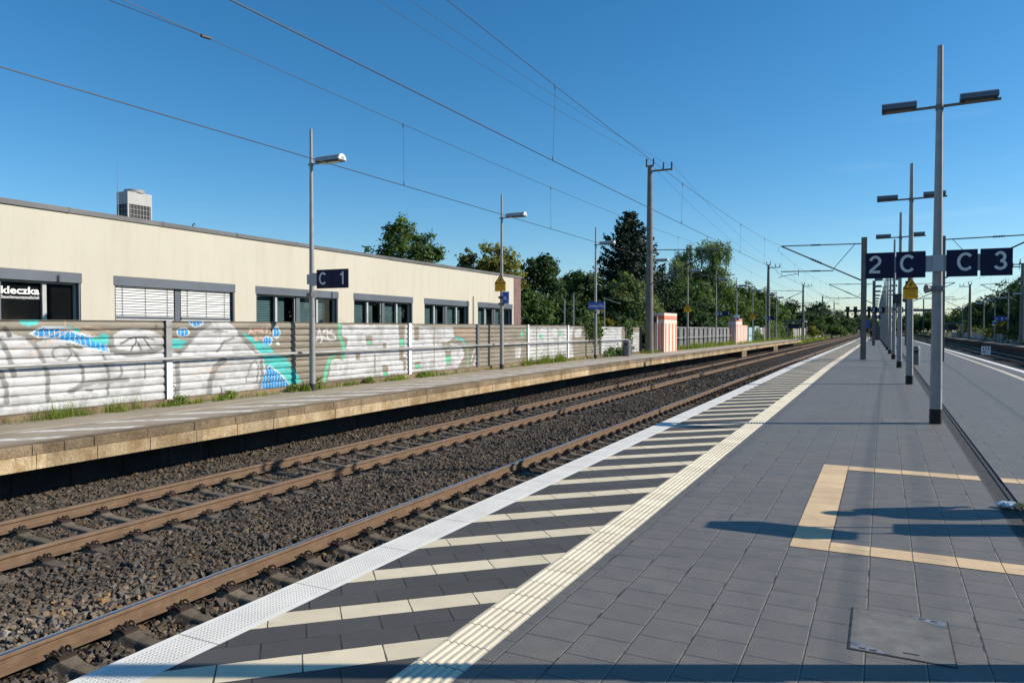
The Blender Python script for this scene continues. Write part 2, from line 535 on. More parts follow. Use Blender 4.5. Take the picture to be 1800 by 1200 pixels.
def bed_mat():
    k = NT('ballast_bed', 0.9, 0.0, 0.2)
    P, x, y, z = k.pos()
    vo = k.n("ShaderNodeTexVoronoi")
    vo.inputs["Scale"].default_value = 19.0
    k.t.links.new(P, vo.inputs["Vector"])
    cellc = k.white(vo.outputs["Color"])
    n = k.noise(P, 40.0, 4, 0.7)
    nl = k.noise(P, 0.7, 4, 0.6)
    b = k.mix(cellc, (0.035, 0.026, 0.020), (0.125, 0.094, 0.070))
    b = k.scale_col(b, k.math('MULTIPLY', k.rng(n, 0.3, 0.7, 0.6, 1.3), k.rng(nl, 0.3, 0.7, 0.85, 1.15)))
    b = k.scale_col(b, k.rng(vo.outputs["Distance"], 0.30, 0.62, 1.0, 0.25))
    k.col(b)
    k.bump(k.math('ADD', k.math('MULTIPLY', vo.outputs["Distance"], -1.6), k.math('MULTIPLY', cellc, 0.7)), 1.0, 0.05)
    return k.m


def rail_mats():
    k = NT('rail_rust', 0.75, 0.1, 0.3)
    P, x, y, z = k.pos()
    n = k.noise(P, 6.0, 6, 0.65)
    n2 = k.noise(k.comb(k.math('MULTIPLY', x, 5.0), y, k.math('MULTIPLY', z, 20.0)), 3.0, 5, 0.6)
    b = k.mix(k.rng(n, 0.35, 0.65, 0, 1), (0.135, 0.084, 0.050), (0.185, 0.120, 0.074))
    b = k.scale_col(b, k.rng(n2, 0.3, 0.7, 0.82, 1.15))
    sp = k.noise(P, 40.0, 3, 0.6)
    b = k.mix(k.rng(sp, 0.66, 0.75, 0, 0.5), b, (0.10, 0.055, 0.035))
    k.col(b)
    k.bump(sp, 0.2, 0.003)
    top = NT('rail_running_surface', 0.16, 1.0, 0.5)
    P, x, y, z = top.pos()
    n = top.noise(top.comb(top.math('MULTIPLY', x, 60.0), top.math('MULTIPLY', y, 0.6), 0.0), 1.0, 4, 0.6)
    top.col(top.scale_col(rgbc(top, (0.50, 0.49, 0.49)), top.rng(n, 0.3, 0.7, 0.8, 1.1)))
    top.set(top.b.inputs["Roughness"], top.rng(n, 0.3, 0.7, 0.13, 0.26))
    dull = NT('rail_running_surface_dull', 0.42, 0.6, 0.4)
    P, x, y, z = dull.pos()
    n = dull.noise(dull.comb(dull.math('MULTIPLY', x, 60.0), dull.math('MULTIPLY', y, 0.6), 0.0), 1.0, 4, 0.6)
    dull.col(dull.scale_col(rgbc(dull, (0.36, 0.25, 0.17)), dull.rng(n, 0.3, 0.7, 0.75, 1.15)))
    return k.m, top.m, dull.m


def sleeper_mat():
    k = NT('sleeper_concrete', 0.9, 0.0, 0.2)
    p = k.obj()
    oi = k.n("ShaderNodeObjectInfo")
    n = k.noise(p, 4.0, 6, 0.65)
    n2 = k.noise(p, 50.0, 3, 0.7)
    b = k.mix(k.rng(n, 0.35, 0.65, 0, 1), (0.115, 0.090, 0.063), (0.185, 0.150, 0.110))
    b = k.scale_col(b, k.math('MULTIPLY', k.rng(oi.outputs["Random"], 0, 1, 0.75, 1.2), k.rng(n2, 0.3, 0.7, 0.75, 1.2)))
    k.col(b)
    k.bump(n2, 0.5, 0.006)
    return k.m


def fence_mat():
    k = NT('barrier_aluminium', 0.62, 0.1, 0.3)
    P, x, y, z = k.pos()
    c = k.attr('paint')
    n = k.noise(k.comb(k.math('MULTIPLY', x, 2.0), k.math('MULTIPLY', y, 0.8), k.math('MULTIPLY', z, 5.0)), 2.4, 7, 0.68)
    n2 = k.noise(P, 45.0, 4, 0.7)
    b = k.scale_col(c, k.math('MULTIPLY', k.rng(n, 0.25, 0.75, 0.66, 1.18), k.rng(n2, 0.3, 0.7, 0.88, 1.08)))
    s = k.noise(k.comb(0.0, k.math('MULTIPLY', y, 1.2), k.math('MULTIPLY', z, 6.0)), 3.0, 6, 0.7)
    b = k.mix(k.rng(s, 0.54, 0.70, 0, 0.6), b, (0.20, 0.185, 0.16))
    st = k.noise(k.comb(0.0, y, k.math('MULTIPLY', z, 0.16)), 5.0, 6, 0.7)
    b = k.mix(k.rng(st, 0.56, 0.74, 0, 0.45), b, (0.22, 0.205, 0.18))
    k.col(b)
    return k.m


def plaster_mat():
    k = NT('cream_plaster', 0.9, 0.0, 0.15)
    P, x, y, z = k.pos()
    n = k.noise(P, 0.5, 5, 0.6)
    s = k.noise(k.comb(0.0, y, k.math('MULTIPLY', z, 0.10)), 3.2, 6, 0.66)
    s2 = k.noise(k.comb(0.0, y, k.math('MULTIPLY', z, 0.25)), 9.0, 5, 0.7)
    b = k.scale_col(rgbc(k, (0.535, 0.495, 0.40)), k.rng(n, 0.25, 0.75, 0.95, 1.04))
    b = k.mix(k.rng(s, 0.47, 0.70, 0, 0.42), b, (0.44, 0.39, 0.30))
    b = k.mix(k.rng(s2, 0.58, 0.76, 0, 0.45), b, (0.38, 0.345, 0.275))
    sp = k.noise(k.comb(0.0, y, k.math('MULTIPLY', z, 0.6)), 6.0, 3, 0.6)
    b = k.mix(k.rng(sp, 0.74, 0.80, 0, 0.5), b, (0.30, 0.28, 0.24))
    k.col(b)
    k.bump(k.noise(P, 120.0, 2), 0.15, 0.003)
    return k.m


def brick_mat():
    k = NT('red_brick', 0.85, 0.0, 0.2)
    P, x, y, z = k.pos()
    br = k.n("ShaderNodeTexBrick")
    k.t.links.new(k.comb(k.math('ADD', y, x), z, 0.0), br.inputs["Vector"])
    br.inputs["Scale"].default_value = 1.0
    br.inputs["Brick Width"].default_value = 0.25
    br.inputs["Row Height"].default_value = 0.075
    br.inputs["Mortar Size"].default_value = 0.008
    br.inputs["Color1"].default_value = (0.23, 0.115, 0.10, 1)
    br.inputs["Color2"].default_value = (0.12, 0.075, 0.078, 1)
    br.inputs["Mortar"].default_value = (0.26, 0.22, 0.20, 1)
    k.col(br.outputs["Color"])
    return k.m


def orange_mat():
    """pink concrete box painted with orange upright stripes and a cap band"""
    k = NT('orange_striped_concrete', 0.8, 0.0, 0.2)
    P, x, y, z = k.pos()
    n = k.noise(P, 3.0, 6, 0.65)
    s = k.noise(k.comb(x, y, k.math('MULTIPLY', z, 0.2)), 6.0, 4, 0.6)
    u = k.math('ADD', k.math('MULTIPLY', x, 1.0), k.math('MULTIPLY', y, 0.30))
    t = k.math('FRACT', k.math('DIVIDE', u, 0.29))
    stripe = k.math('MULTIPLY', k.math('LESS_THAN', t, 0.44), k.math('LESS_THAN', z, 1.95))
    cap = k.math('MULTIPLY', k.math('GREATER_THAN', z, 2.22), k.math('LESS_THAN', z, 2.5))
    f = k.math('MULTIPLY', k.math('MAXIMUM', stripe, cap), k.rng(n, 0.3, 0.8, 1.0, 0.55))
    b = k.scale_col(rgbc(k, (0.66, 0.60, 0.53)), k.rng(s, 0.3, 0.7, 0.85, 1.08))
    b = k.mix(f, b, (0.62, 0.145, 0.05))
    k.col(b)
    return k.m


def leaf_mat(name, c, trans=0.42):
    k = NT(name, 0.6, 0.0, 0.25)
    a = k.attr('tint')
    b = k.mix(1.0, rgbc(k, tuple(v * q for v, q in zip(c, (0.98, 1.04, 1.0)))), a, 'MULTIPLY')
    k.col(b)
    tr = k.n("ShaderNodeBsdfTranslucent")
    b2 = k.mix(1.0, b, (1.15, 1.25, 0.5), 'MULTIPLY')
    k.t.links.new(b2, tr.inputs["Color"])
    mx = k.n("ShaderNodeMixShader")
    mx.inputs[0].default_value = trans
    k.t.links.new(k.b.outputs[0], mx.inputs[1])
    k.t.links.new(tr.outputs[0], mx.inputs[2])
    k.t.links.new(mx.outputs[0], k.t.nodes["Material Output"].inputs["Surface"])
    return k.m


def ground_mat():
    k = NT('ground_soil_grass', 0.95, 0.0, 0.1)
    P, x, y, z = k.pos()
    n = k.noise(P, 0.3, 6, 0.65)
    n2 = k.noise(P, 9.0, 4, 0.7)
    b = k.mix(k.rng(n, 0.35, 0.65, 0, 1), (0.05, 0.07, 0.022), (0.12, 0.10, 0.055))
    k.col(k.scale_col(b, k.rng(n2, 0.3, 0.7, 0.7, 1.25)))
    return k.m


M['paving'] = paving_mat()
M['hatch'] = hatch_mat()
M['edge'] = edge_mat()
M['tactile'] = tactile_mat()
M['tan'] = tan_mat()
M['deck'] = deck_mat()
M['kerb_top'] = kerb_mat('kerb_stone', (0.17, 0.12, 0.072), (0.27, 0.205, 0.13), False)
M['kerb_low'] = kerb_mat('kerb_slab', (0.32, 0.215, 0.11), (0.52, 0.41, 0.26), True, 0.985, 0.06)
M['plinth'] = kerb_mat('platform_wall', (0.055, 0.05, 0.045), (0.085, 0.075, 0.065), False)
M['stone'] = stone_mat()
M['bed'] = bed_mat()
M['rust'], M['railtop'], M['raildull'] = rail_mats()
M['sleeper'] = sleeper_mat()
M['clip'] = plain('rail_clip_steel', (0.045, 0.031, 0.024), 0.65, 0.2, 0.25, 20)
M['fence'] = fence_mat()
M['plaster'] = plaster_mat()
M['brick'] = brick_mat()
M['orange'] = orange_mat()
M['ground'] = ground_mat()
M['bark'] = plain('bark', (0.075, 0.058, 0.042), 0.9, 0.0, 0.3, 4, bump=0.5)
M['birchbark'] = plain('birch_bark', (0.42, 0.40, 0.36), 0.8, 0.0, 0.4, 5)
M['leaf_green'] = leaf_mat('leaf_green', (0.085, 0.128, 0.036))
M['leaf_dark'] = leaf_mat('leaf_dark', (0.050, 0.082, 0.032))
M['leaf_yellow'] = leaf_mat('leaf_yellow', (0.21, 0.185, 0.04))
M['leaf_grey'] = leaf_mat('leaf_greygreen', (0.15, 0.18, 0.08))
M['needle'] = leaf_mat('needle_dark', (0.024, 0.040, 0.024), 0.1)
M['grass'] = leaf_mat('grass_blade', (0.17, 0.225, 0.040), 0.4)
M['grass_dry'] = leaf_mat('twig_dry', (0.17, 0.13, 0.085), 0.1)
M['barrier_grey'] = kerb_mat('grey_barrier_panel', (0.20, 0.205, 0.21), (0.27, 0.27, 0.265), False, 1.9)
M['barrier_pale'] = kerb_mat('pale_barrier_panel', (0.36, 0.36, 0.33), (0.46, 0.44, 0.39), False, 2.4)
M['barrier_blue'] = plain('pale_blue_panel', (0.28, 0.42, 0.44), 0.7, 0.0, 0.3, 1.4)
M['cover'] = plain('steel_cover', (0.175, 0.168, 0.15), 0.7, 0.1, 0.22, 7, bump=0.4, bscale=45)
M['cover_frame'] = plain('cover_frame', (0.24, 0.245, 0.25), 0.5, 0.3, 0.4, 14)
M['bag'] = plain('foil_wrapper', (0.42, 0.55, 0.66), 0.35, 0.0, 0.5, 25)
M['bag_orange'] = plain('foil_wrapper_orange', (0.75, 0.42, 0.12), 0.35, 0.0, 0.4, 30)

# ------------------------------------------------------------------ mesh helpers
class MB:
    """collects shapes and links them as ONE mesh object"""

    def __init__(self):
        self.v = []
        self.f = []

    def add(self, vs, fs):
        o = len(self.v)
        self.v.extend([tuple(p) for p in vs])
        self.f.extend([tuple(i + o for i in f) for f in fs])
        return self

    def box(self, x0, x1, y0, y1, z0, z1):
        vs = [(x0, y0, z0), (x1, y0, z0), (x1, y1, z0), (x0, y1, z0), (x0, y0, z1), (x1, y0, z1), (x1, y1, z1), (x0, y1, z1)]
        fs = [(0, 3, 2, 1), (4, 5, 6, 7), (0, 1, 5, 4), (1, 2, 6, 5), (2, 3, 7, 6), (3, 0, 4, 7)]
        return self.add(vs, fs)

    def tube(self, pts, r, n=8, cap=True, phase=0.0):
        """tube along points; r a number or one radius per point"""
        pts = [Vector(p) for p in pts]
        rs = r if isinstance(r, (list, tuple)) else [r] * len(pts)
        vs, fs = [], []
        prev = None
        for i, p in enumerate(pts):
            t = (pts[min(i + 1, len(pts) - 1)] - pts[max(i - 1, 0)])
            t.normalize()
            if prev is None:
                a = Vector((0, 0, 1)) if abs(t.z) < 0.9 else Vector((1, 0, 0))
                nx = (a - t * a.dot(t)).normalized()
            else:
                nx = (prev - t * prev.dot(t)).normalized()
            prev = nx
            ny = t.cross(nx)
            for j in range(n):
                an = 2 * PI * j / n + phase
                vs.append(p + nx * (rs[i] * math.cos(an)) + ny * (rs[i] * math.sin(an)))
        for i in range(len(pts) - 1):
            for j in range(n):
                k = (j + 1) % n
                fs.append((i * n + j, i * n + k, (i + 1) * n + k, (i + 1) * n + j))
        if cap:
            fs.append(tuple(range(n - 1, -1, -1)))
            fs.append(tuple((len(pts) - 1) * n + j for j in range(n)))
        return self.add(vs, fs)

    def prism(self, poly, axis, a, b):
        """closed 2-D outline extruded along an axis ('x': poly=(y,z), 'y': poly=(x,z), 'z': poly=(x,y))"""
        n = len(poly)

        def mk(p, t):
            return {'x': (t, p[0], p[1]), 'y': (p[0], t, p[1]), 'z': (p[0], p[1], t)}[axis]
        vs = [mk(p, a) for p in poly] + [mk(p, b) for p in poly]
        fs = [tuple(range(n)), tuple(range(2 * n - 1, n - 1, -1))]
        for i in range(n):
            j = (i + 1) % n
            fs.append((i, n + i, n + j, j))
        return self.add(vs, fs)

    def ring(self, c, R0, R1, axis, a, b, a0=0.0, a1=2 * PI, n=14):
        """(part of) a flat ring thickened along axis; used for hoods, caps, wheels"""
        vs, fs = [], []
        for i in range(n + 1):
            an = a0 + (a1 - a0) * i / n
            for rr in (R0, R1):
                for t in (a, b):
                    p, q = rr * math.cos(an), rr * math.sin(an)
                    vs.append({'x': (t, c[1] + p, c[2] + q), 'y': (c[0] + p, t, c[2] + q), 'z': (c[0] + p, c[1] + q, t)}[axis])
        for i in range(n):
            o, q = i * 4, (i + 1) * 4
            fs += [(o, q, q + 1, o + 1), (o + 2, o + 3, q + 3, q + 2), (o, o + 2, q + 2, q), (o + 1, q + 1, q + 3, o + 3)]
        fs += [(0, 1, 3, 2), (n * 4, n * 4 + 2, n * 4 + 3, n * 4 + 1)]
        return self.add(vs, fs)

    def sweep(self, prof, ys, closed=True):
        """profile (x,z) carried along y"""
        n = len(prof)
        vs = [(p[0], y, p[1]) for y in ys for p in prof]
        fs = []
        for i in range(len(ys) - 1):
            for j in range(n if closed else n - 1):
                k = (j + 1) % n
                fs.append((i * n + j, (i + 1) * n + j, (i + 1) * n + k, i * n + k))
        if closed:
            fs.append(tuple(range(n)))
            fs.append(tuple((len(ys) - 1) * n + j for j in range(n - 1, -1, -1)))
        return self.add(vs, fs)

    def build(self, name, mat, parent=None, warp=False, smooth=None, loc=None, fix=True):
        vs = [(x, y, z + G(y)) for x, y, z in self.v] if warp else self.v
        me = bpy.data.meshes.new(name)
        me.from_pydata(vs, [], self.f)
        if fix:
            bm = bmesh.new()
            bm.from_mesh(me)
            bmesh.ops.recalc_face_normals(bm, faces=bm.faces)
            bm.to_mesh(me)
            bm.free()
        me.materials.append(mat)
        if smooth:
            me.polygons.foreach_set('use_smooth', [True] * len(me.polygons))
            me.set_sharp_from_angle(angle=R(smooth))
        me.update()
        o = bpy.data.objects.new(name, me)
        COL.objects.link(o)
        if parent:
            o.parent = parent
        if loc:
            o.location = loc
        return o


def np_mesh(name, V, F, mat, parent=None, attr=None, attr_name='tint', loc=None, smooth=False):
    """big mesh straight from arrays: V (n,3), F (m,k)"""
    me = bpy.data.meshes.new(name)
    n, m, k = len(V), len(F), F.shape[1]
    me.vertices.add(n)
    me.vertices.foreach_set('co', np.ascontiguousarray(V, dtype=np.float32).ravel())
    me.loops.add(m * k)
    me.loops.foreach_set('vertex_index', np.ascontiguousarray(F, dtype=np.int32).ravel())
    me.polygons.add(m)
    me.polygons.foreach_set('loop_start', np.arange(0, m * k, k, dtype=np.int32))
    me.polygons.foreach_set('loop_total', np.full(m, k, dtype=np.int32))
    if attr is not None:
        a = me.color_attributes.new(attr_name, 'FLOAT_COLOR', 'POINT')
        c = np.ones((n, 4), dtype=np.float32)
        c[:, :3] = attr
        a.data.foreach_set('color', c.ravel())
    me.materials.append(mat)
    me.update(calc_edges=True)
    me.polygons.foreach_set('use_smooth', [bool(smooth)] * m)
    o = bpy.data.objects.new(name, me)
    COL.objects.link(o)
    if parent:
        o.parent = parent
    if loc:
        o.location = loc
    return o


def tag(o, label=None, cat=None, group=None, kind=None):
    if label:
        o['label'] = label
    if cat:
        o['category'] = cat
    if group:
        o['group'] = group
    if kind:
        o['kind'] = kind
    return o


def thing(name, label, cat, loc, group=None, rz=0.0):
    o = bpy.data.objects.new(name, None)
    o.empty_display_size = 0.2
    o.location = loc
    o.rotation_euler = (0, 0, rz)
    COL.objects.link(o)
    return tag(o, label, cat, group)


def setting(name):
    o = bpy.data.objects.new(name, None)
    COL.objects.link(o)
    o['kind'] = 'structure'
    return o


def dup(root, loc, label=None, rz=None):
    """a copy of a thing with its parts and sub-parts"""
    r = root.copy()
    COL.objects.link(r)
    r.location = loc
    if rz is not None:
        r.rotation_euler = (0, 0, rz)
    if label:
        r['label'] = label
    for ch in list(root.children):
        c = ch.copy()
        COL.objects.link(c)
        c.parent = r
        for g in ch.children:
            d = g.copy()
            COL.objects.link(d)
            d.parent = c
    return r


_text = {}


def text_shape(s, bold=False):
    """outline of a word as 2-D faces, cap height 1, starting at x = 0"""
    if (s, bold) in _text:
        return _text[(s, bold)]
    cu = bpy.data.curves.new('lettering', 'FONT')
    cu.body = s
    cu.size = 1.0
    cu.resolution_u = 6
    cu.offset = 0.028 if bold else 0.008
    ob = bpy.data.objects.new('lettering', cu)
    COL.objects.link(ob)
    dg = bpy.context.evaluated_depsgraph_get()
    me = ob.evaluated_get(dg).to_mesh()
    v = [(p.co.x, p.co.y) for p in me.vertices]
    f = [tuple(p.vertices) for p in me.polygons]
    ob.evaluated_get(dg).to_mesh_clear()
    bpy.data.objects.remove(ob)
    bpy.data.curves.remove(cu)
    x0 = min(p[0] for p in v)
    v = [((p[0] - x0) / 0.70, p[1] / 0.70) for p in v]
    _text[(s, bold)] = (v, f, max(p[0] for p in v))
    return _text[(s, bold)]


def arc(cx, cy, rx, ry, a0, a1, n=14):
    return [(cx + rx * math.cos(R(a0 + (a1 - a0) * i / n)), cy + ry * math.sin(R(a0 + (a1 - a0) * i / n))) for i in range(n + 1)]


# railway-style grotesque capitals as centre lines, cap height 1, stroke 0.15
ST = 0.15
GLYPH = {
    'C': [arc(0.40, 0.5, 0.325, 0.425, 42, 318, 26)],
    '2': [arc(0.31, 0.68, 0.235, 0.245, 172, -42, 18) + [(0.075, 0.13), (0.075, 0.075)], [(0.0, 0.075), (0.565, 0.075)]],
    '3': [arc(0.285, 0.70, 0.20, 0.225, 160, -90, 16), arc(0.285, 0.28, 0.235, 0.205, 90, -165, 18)],
    '1': [[(0.02, 0.76), (0.20, 0.80), (0.27, 1.0)], [(0.275, 0.0), (0.275, 1.0)]],
    'B': [[(0.075, 0.0), (0.075, 1.0)], [(0.075, 0.925), (0.30, 0.925)] + arc(0.30, 0.735, 0.20, 0.19, 90, -90, 10) + [(0.075, 0.545)], [(0.28, 0.53), (0.32, 0.53)] + arc(0.32, 0.30, 0.22, 0.225, 90, -90, 10) + [(0.075, 0.075)]],
    'A': [[(0.06, 0.0), (0.325, 0.985), (0.345, 0.985), (0.61, 0.0)], [(0.16, 0.30), (0.51, 0.30)]],
    '4': [[(0.40, 0.0), (0.40, 0.96), (0.06, 0.33), (0.06, 0.27), (0.58, 0.27)]],
}


def glyph(ch):
    """filled strokes of one sign character -> vertices, faces, width"""
    vs, fs = [], []
    for line in GLYPH[ch]:
        n = len(line)
        o = len(vs)
        for i, (x, y) in enumerate(line):
            p, q = line[max(i - 1, 0)], line[min(i + 1, n - 1)]
            d1 = Vector((x - p[0], y - p[1]))
            d2 = Vector((q[0] - x, q[1] - y))
            if d1.length < 1e-6:
                d1 = d2
            if d2.length < 1e-6:
                d2 = d1
            d1.normalize()
            d2.normalize()
            t = (d1 + d2)
            t = t.normalized() if t.length > 1e-4 else d1
            k = min(1.6, 1.0 / max(0.35, t.dot(d1)))
            nx, ny = -t.y * ST / 2 * k, t.x * ST / 2 * k
            vs += [(x + nx, y + ny), (x - nx, y - ny)]
        for i in range(n - 1):
            fs.append((o + 2 * i, o + 2 * i + 1, o + 2 * i + 3, o + 2 * i + 2))
    return vs, fs, max(p[0] for p in vs)


def put_glyph(mb, ch, x, z, h, y):
    v, f, w = glyph(ch)
    y2 = [y - 0.00006 * i for i in range(len(v))]
    mb.add([(x + p[0] * h, y2[i], z + p[1] * h) for i, p in enumerate(v)], f)


def put_text(mb, s, x, z, h, y, width=None, face='-y', bold=False):
    """word standing upright: face '-y' looks to -Y (x runs +X), face '+x' looks to +X (runs +Y)"""
    v, f, w = text_shape(s, bold)
    sx = (width / w) if width else h
    if face == '-y':
        a = [(x + p[0] * sx, y, z + p[1] * h) for p in v]
    else:
        a = [(y, x + p[0] * sx, z + p[1] * h) for p in v]
    mb.add(a, [tuple(q) for q in f])


# ------------------------------------------------------------------ the setting
YL = [-14, -6, 0, 6, 12, 20, 28, 35, 60, 100, 150, 195]     # where long things are cut
g = MB()
px = [-420, -60, -14.95, -14.9, -13.6, 14.9, 14.95, 60, 420]
pz = [-0.5, -0.5, -0.45, -1.3, -1.3, -1.3, -0.45, -0.5, -0.5]
g.sweep(list(zip(px, pz)), [-60, 0, 35, 120, 250, 500, 900], closed=False)
gr = g.build('ground', M['ground'], warp=True, fix=False)
gr['kind'] = 'structure'


def bedz(x):
    xs = [-12.7, -12.3, -11.2, -10.75, -10.25, -9.9, -9.5, -9.1, -8.75, -8.2, -7.6, -7.0, -6.5, -6.2, -5.9, -5.4, -4.9, -4.6, -4.2, -3.8]
    zs = [-0.99, -0.98, -0.95, -0.925, -0.985, -1.015, -1.02, -1.015, -0.985, -0.955, -0.92, -0.895, -0.895, -0.975, -1.015, -1.02, -1.01, -0.98, -1.0, -1.05]
    return np.interp(x, xs, zs)


xs = np.arange(-13.6, -3.59, 0.08)
ys = np.concatenate([np.arange(-14, 0, 1.0), np.arange(0, 60, 0.12), np.arange(60, 120, 0.5), np.arange(120, 420, 5.0)])
X, Y = np.meshgrid(xs, ys)
Z = bedz(X) - 0.015 + RNG.uniform(-0.022, 0.022, X.shape) + np.array([G(v) for v in ys])[:, None]
V = np.stack([X.ravel(), Y.ravel(), Z.ravel()], 1)
nx, ny = len(xs), len(ys)
i = (np.arange(ny - 1)[:, None] * nx + np.arange(nx - 1)[None, :]).ravel()
F = np.stack([i, i + 1, i + nx + 1, i + nx], 1)
bed = np_mesh('ballast_bed', V, F, M['bed'])
bed['kind'] = 'structure'

# crushed stone lying on the bed: nobody could count it
ICO_V = []
t_ = (1 + 5 ** .5) / 2
for a in (-1, 1):
    for b in (-t_, t_):
        ICO_V += [(0, a, b), (a, b, 0), (b, 0, a)]
ICO_V = np.array(ICO_V) / math.hypot(1, t_)


def hull_faces(v):
    bm = bmesh.new()
    for p in v:
        bm.verts.new(p)
    bmesh.ops.convex_hull(bm, input=bm.verts[:])
    bmesh.ops.triangulate(bm, faces=bm.faces[:])
    bmesh.ops.recalc_face_normals(bm, faces=bm.faces[:])
    bm.verts.index_update()
    vs = np.array([p.co[:] for p in bm.verts])
    fs = np.array([[q.index for q in f.verts] for f in bm.faces])
    bm.free()
    return vs, fs


def rot_mats(n):
    q = RNG.normal(size=(n, 4))
    q /= np.linalg.norm(q, axis=1)[:, None]
    w, x, y, z = q.T
    return np.stack([1 - 2 * (y * y + z * z), 2 * (x * y - z * w), 2 * (x * z + y * w),
                     2 * (x * y + z * w), 1 - 2 * (x * x + z * z), 2 * (y * z - x * w),
                     2 * (x * z - y * w), 2 * (y * z + x * w), 1 - 2 * (x * x + y * y)], 1).reshape(n, 3, 3)


def stones(n, y0, y1, size):
    x = RNG.uniform(-12.6, -3.75, n)
    y = RNG.uniform(y0, y1, n)
    keep = (y > -0.42 * x - 1.6) | (x > -6.5)
    # no stones on the rails, and fewer on the sleeper tops
    for rx in (-10.33, -8.82, -6.17, -4.66):
        keep &= np.abs(x - rx) > 0.085
    for cx, ph in ((-9.575, 0.0), (-5.415, 0.28)):
        on = (np.abs(x - cx) < 1.12) & (np.abs(((y - ph + 0.29) % 0.58) - 0.29) < 0.125)
        keep &= ~(on & (RNG.random(n) < 0.985))
    x, y = x[keep], y[keep]
    n = len(x)
    s = size * RNG.lognormal(0, 0.30, n)
    z = bedz(x) + RNG.uniform(-0.018, 0.026, n) + np.where(y > 35, -0.005 * (y - 35), 0)
    tone = RNG.lognormal(0, 0.26, n)
    hue = RNG.random(n)
    base = np.where(hue[:, None] < 0.5, [[0.088, 0.070, 0.053]], np.where(hue[:, None] < 0.72, [[0.104, 0.075, 0.051]], np.where(hue[:, None] < 0.965, [[0.080, 0.071, 0.061]], [[0.15, 0.092, 0.045]])))
    # paler, newer gravel patch beside the near rail
    pale = np.exp(-(((x + 6.75) / 0.45) ** 2 + ((y - 3.6) / 1.5) ** 2))
    col = base * tone[:, None] * (1 + 1.0 * pale[:, None]) * 0.95
    col = np.clip(col, 0.012, 0.5)
    Vs, Fs, Cs = [], [], []
    o = 0
    var = RNG.integers(0, 8, n)
    for k in range(8):
        vv, ff = VARS[k]
        idx = np.where(var == k)[0]
        if len(idx) == 0:
            continue
        Rm = rot_mats(len(idx))
        P = np.einsum('nij,vj->nvi', Rm, vv) * s[idx][:, None, None]
        P += np.stack([x[idx], y[idx], z[idx]], 1)[:, None, :]
        Vs.append(P.reshape(-1, 3))
        Fs.append((ff[None] + (np.arange(len(idx)) * len(vv))[:, None, None] + o).reshape(-1, 3))
        Cs.append(np.repeat(col[idx], len(vv), 0))
        o += len(idx) * len(vv)
    return np.concatenate(Vs), np.concatenate(Fs), np.concatenate(Cs)


VARS = []
for k in range(8):
    cube = np.array([(a, b, c) for a in (-1, 1) for b in (-1, 1) for c in (-1, 1)]) * 0.62
    pts = (cube + RNG.uniform(-0.30, 0.30, (8, 3))) * np.array([1.12, RNG.uniform(0.7, 0.95), RNG.uniform(0.55, 0.8)])
    pts = np.concatenate([pts[RNG.permutation(8)[:7]], RNG.uniform(-0.8, 0.8, (1, 3))])
    VARS.append(hull_faces(pts))
parts = [stones(112000, 0.6, 14, 0.0315), stones(72000, 14, 30, 0.034), stones(30000, 30, 52, 0.042)]
o = 0
Vs, Fs, Cs = [], [], []
for v_, f_, c_ in parts:
    Vs.append(v_)
    Fs.append(f_ + o)
    Cs.append(c_)
    o += len(v_)
gv = np_mesh('gravel', np.concatenate(Vs), np.concatenate(Fs), M['stone'], attr=np.concatenate(Cs))
tag(gv, 'brown crushed stone ballast lying between and beside the rails', 'gravel', kind='stuff')

# ---- the island platform the picture is taken from
plat = setting('platform')
XE = -3.70


def sheet(x0, x1, y0, y1, z, name, mat, parent=None, sides=False):
    m = MB()
    ys_ = [y0] + [v for v in YL if y0 < v < y1] + [y1]
    if callable(x1):
        vs = [(p, y, z) for y in ys_ for p in (x0, x1(y))]
    else:
        vs = [(p, y, z) for y in ys_ for p in (x0, x1)]
    fs = [(2 * a, 2 * a + 1, 2 * a + 3, 2 * a + 2) for a in range(len(ys_) - 1)]
    m.add(vs, fs)
    return m.build(name, mat, parent, warp=True, fix=False)


def xr(y):
    return 5.12 - 0.0085 * max(0, y - 45)


m = MB()
YP = [-14, 0, 20, 35, 60, 100, 150, 190]
vs, fs = [], []
for y in YP:
    r_ = xr(y)
    vs += [(XE + 0.33, y, -1.2), (XE + 0.02, y, -1.2), (XE + 0.02, y, -0.3), (XE, y, -0.3), (XE, y, 0), (XE + 0.33, y, 0)]
n = 6
for a in range(len(YP) - 1):
    for b in range(n - 1):
        fs.append((a * n + b, (a + 1) * n + b, (a + 1) * n + b + 1, a * n + b + 1))
m.add(vs, fs)
m.build('edge_slabs', M['edge'], plat, warp=True, fix=False)
m = MB()
vs, fs = [], []
for y in YP:
    r_ = xr(y)
    vs += [(r_ - 0.28, y, 0.0), (r_, y, 0.0), (r_, y, -0.3), (r_ - 0.05, y, -0.3), (r_ - 0.05, y, -1.2)]
for a in range(len(YP) - 1):
    for b in range(4):
        fs.append((a * 5 + b, (a + 1) * 5 + b, (a + 1) * 5 + b + 1, a * 5 + b + 1))
m.add(vs, fs)
m.build('far_edge_slabs', M['edge'], plat, warp=True, fix=False)
sheet(-3.37, -2.25, -14, 190, 0.0, 'hatched_paving', M['hatch'], plat)
sheet(-1.95, 1.05, -14, 190, 0.0, 'paving', M['paving'], plat)
sheet(1.27, lambda y: xr(y) - 0.28, -14, 190, 0.0, 'paving', M['paving'], plat)
sheet(4.15, 4.33, -14, 80, 0.004, 'cream_strip', M['tan'], plat).data.materials[0] = M['tactile']
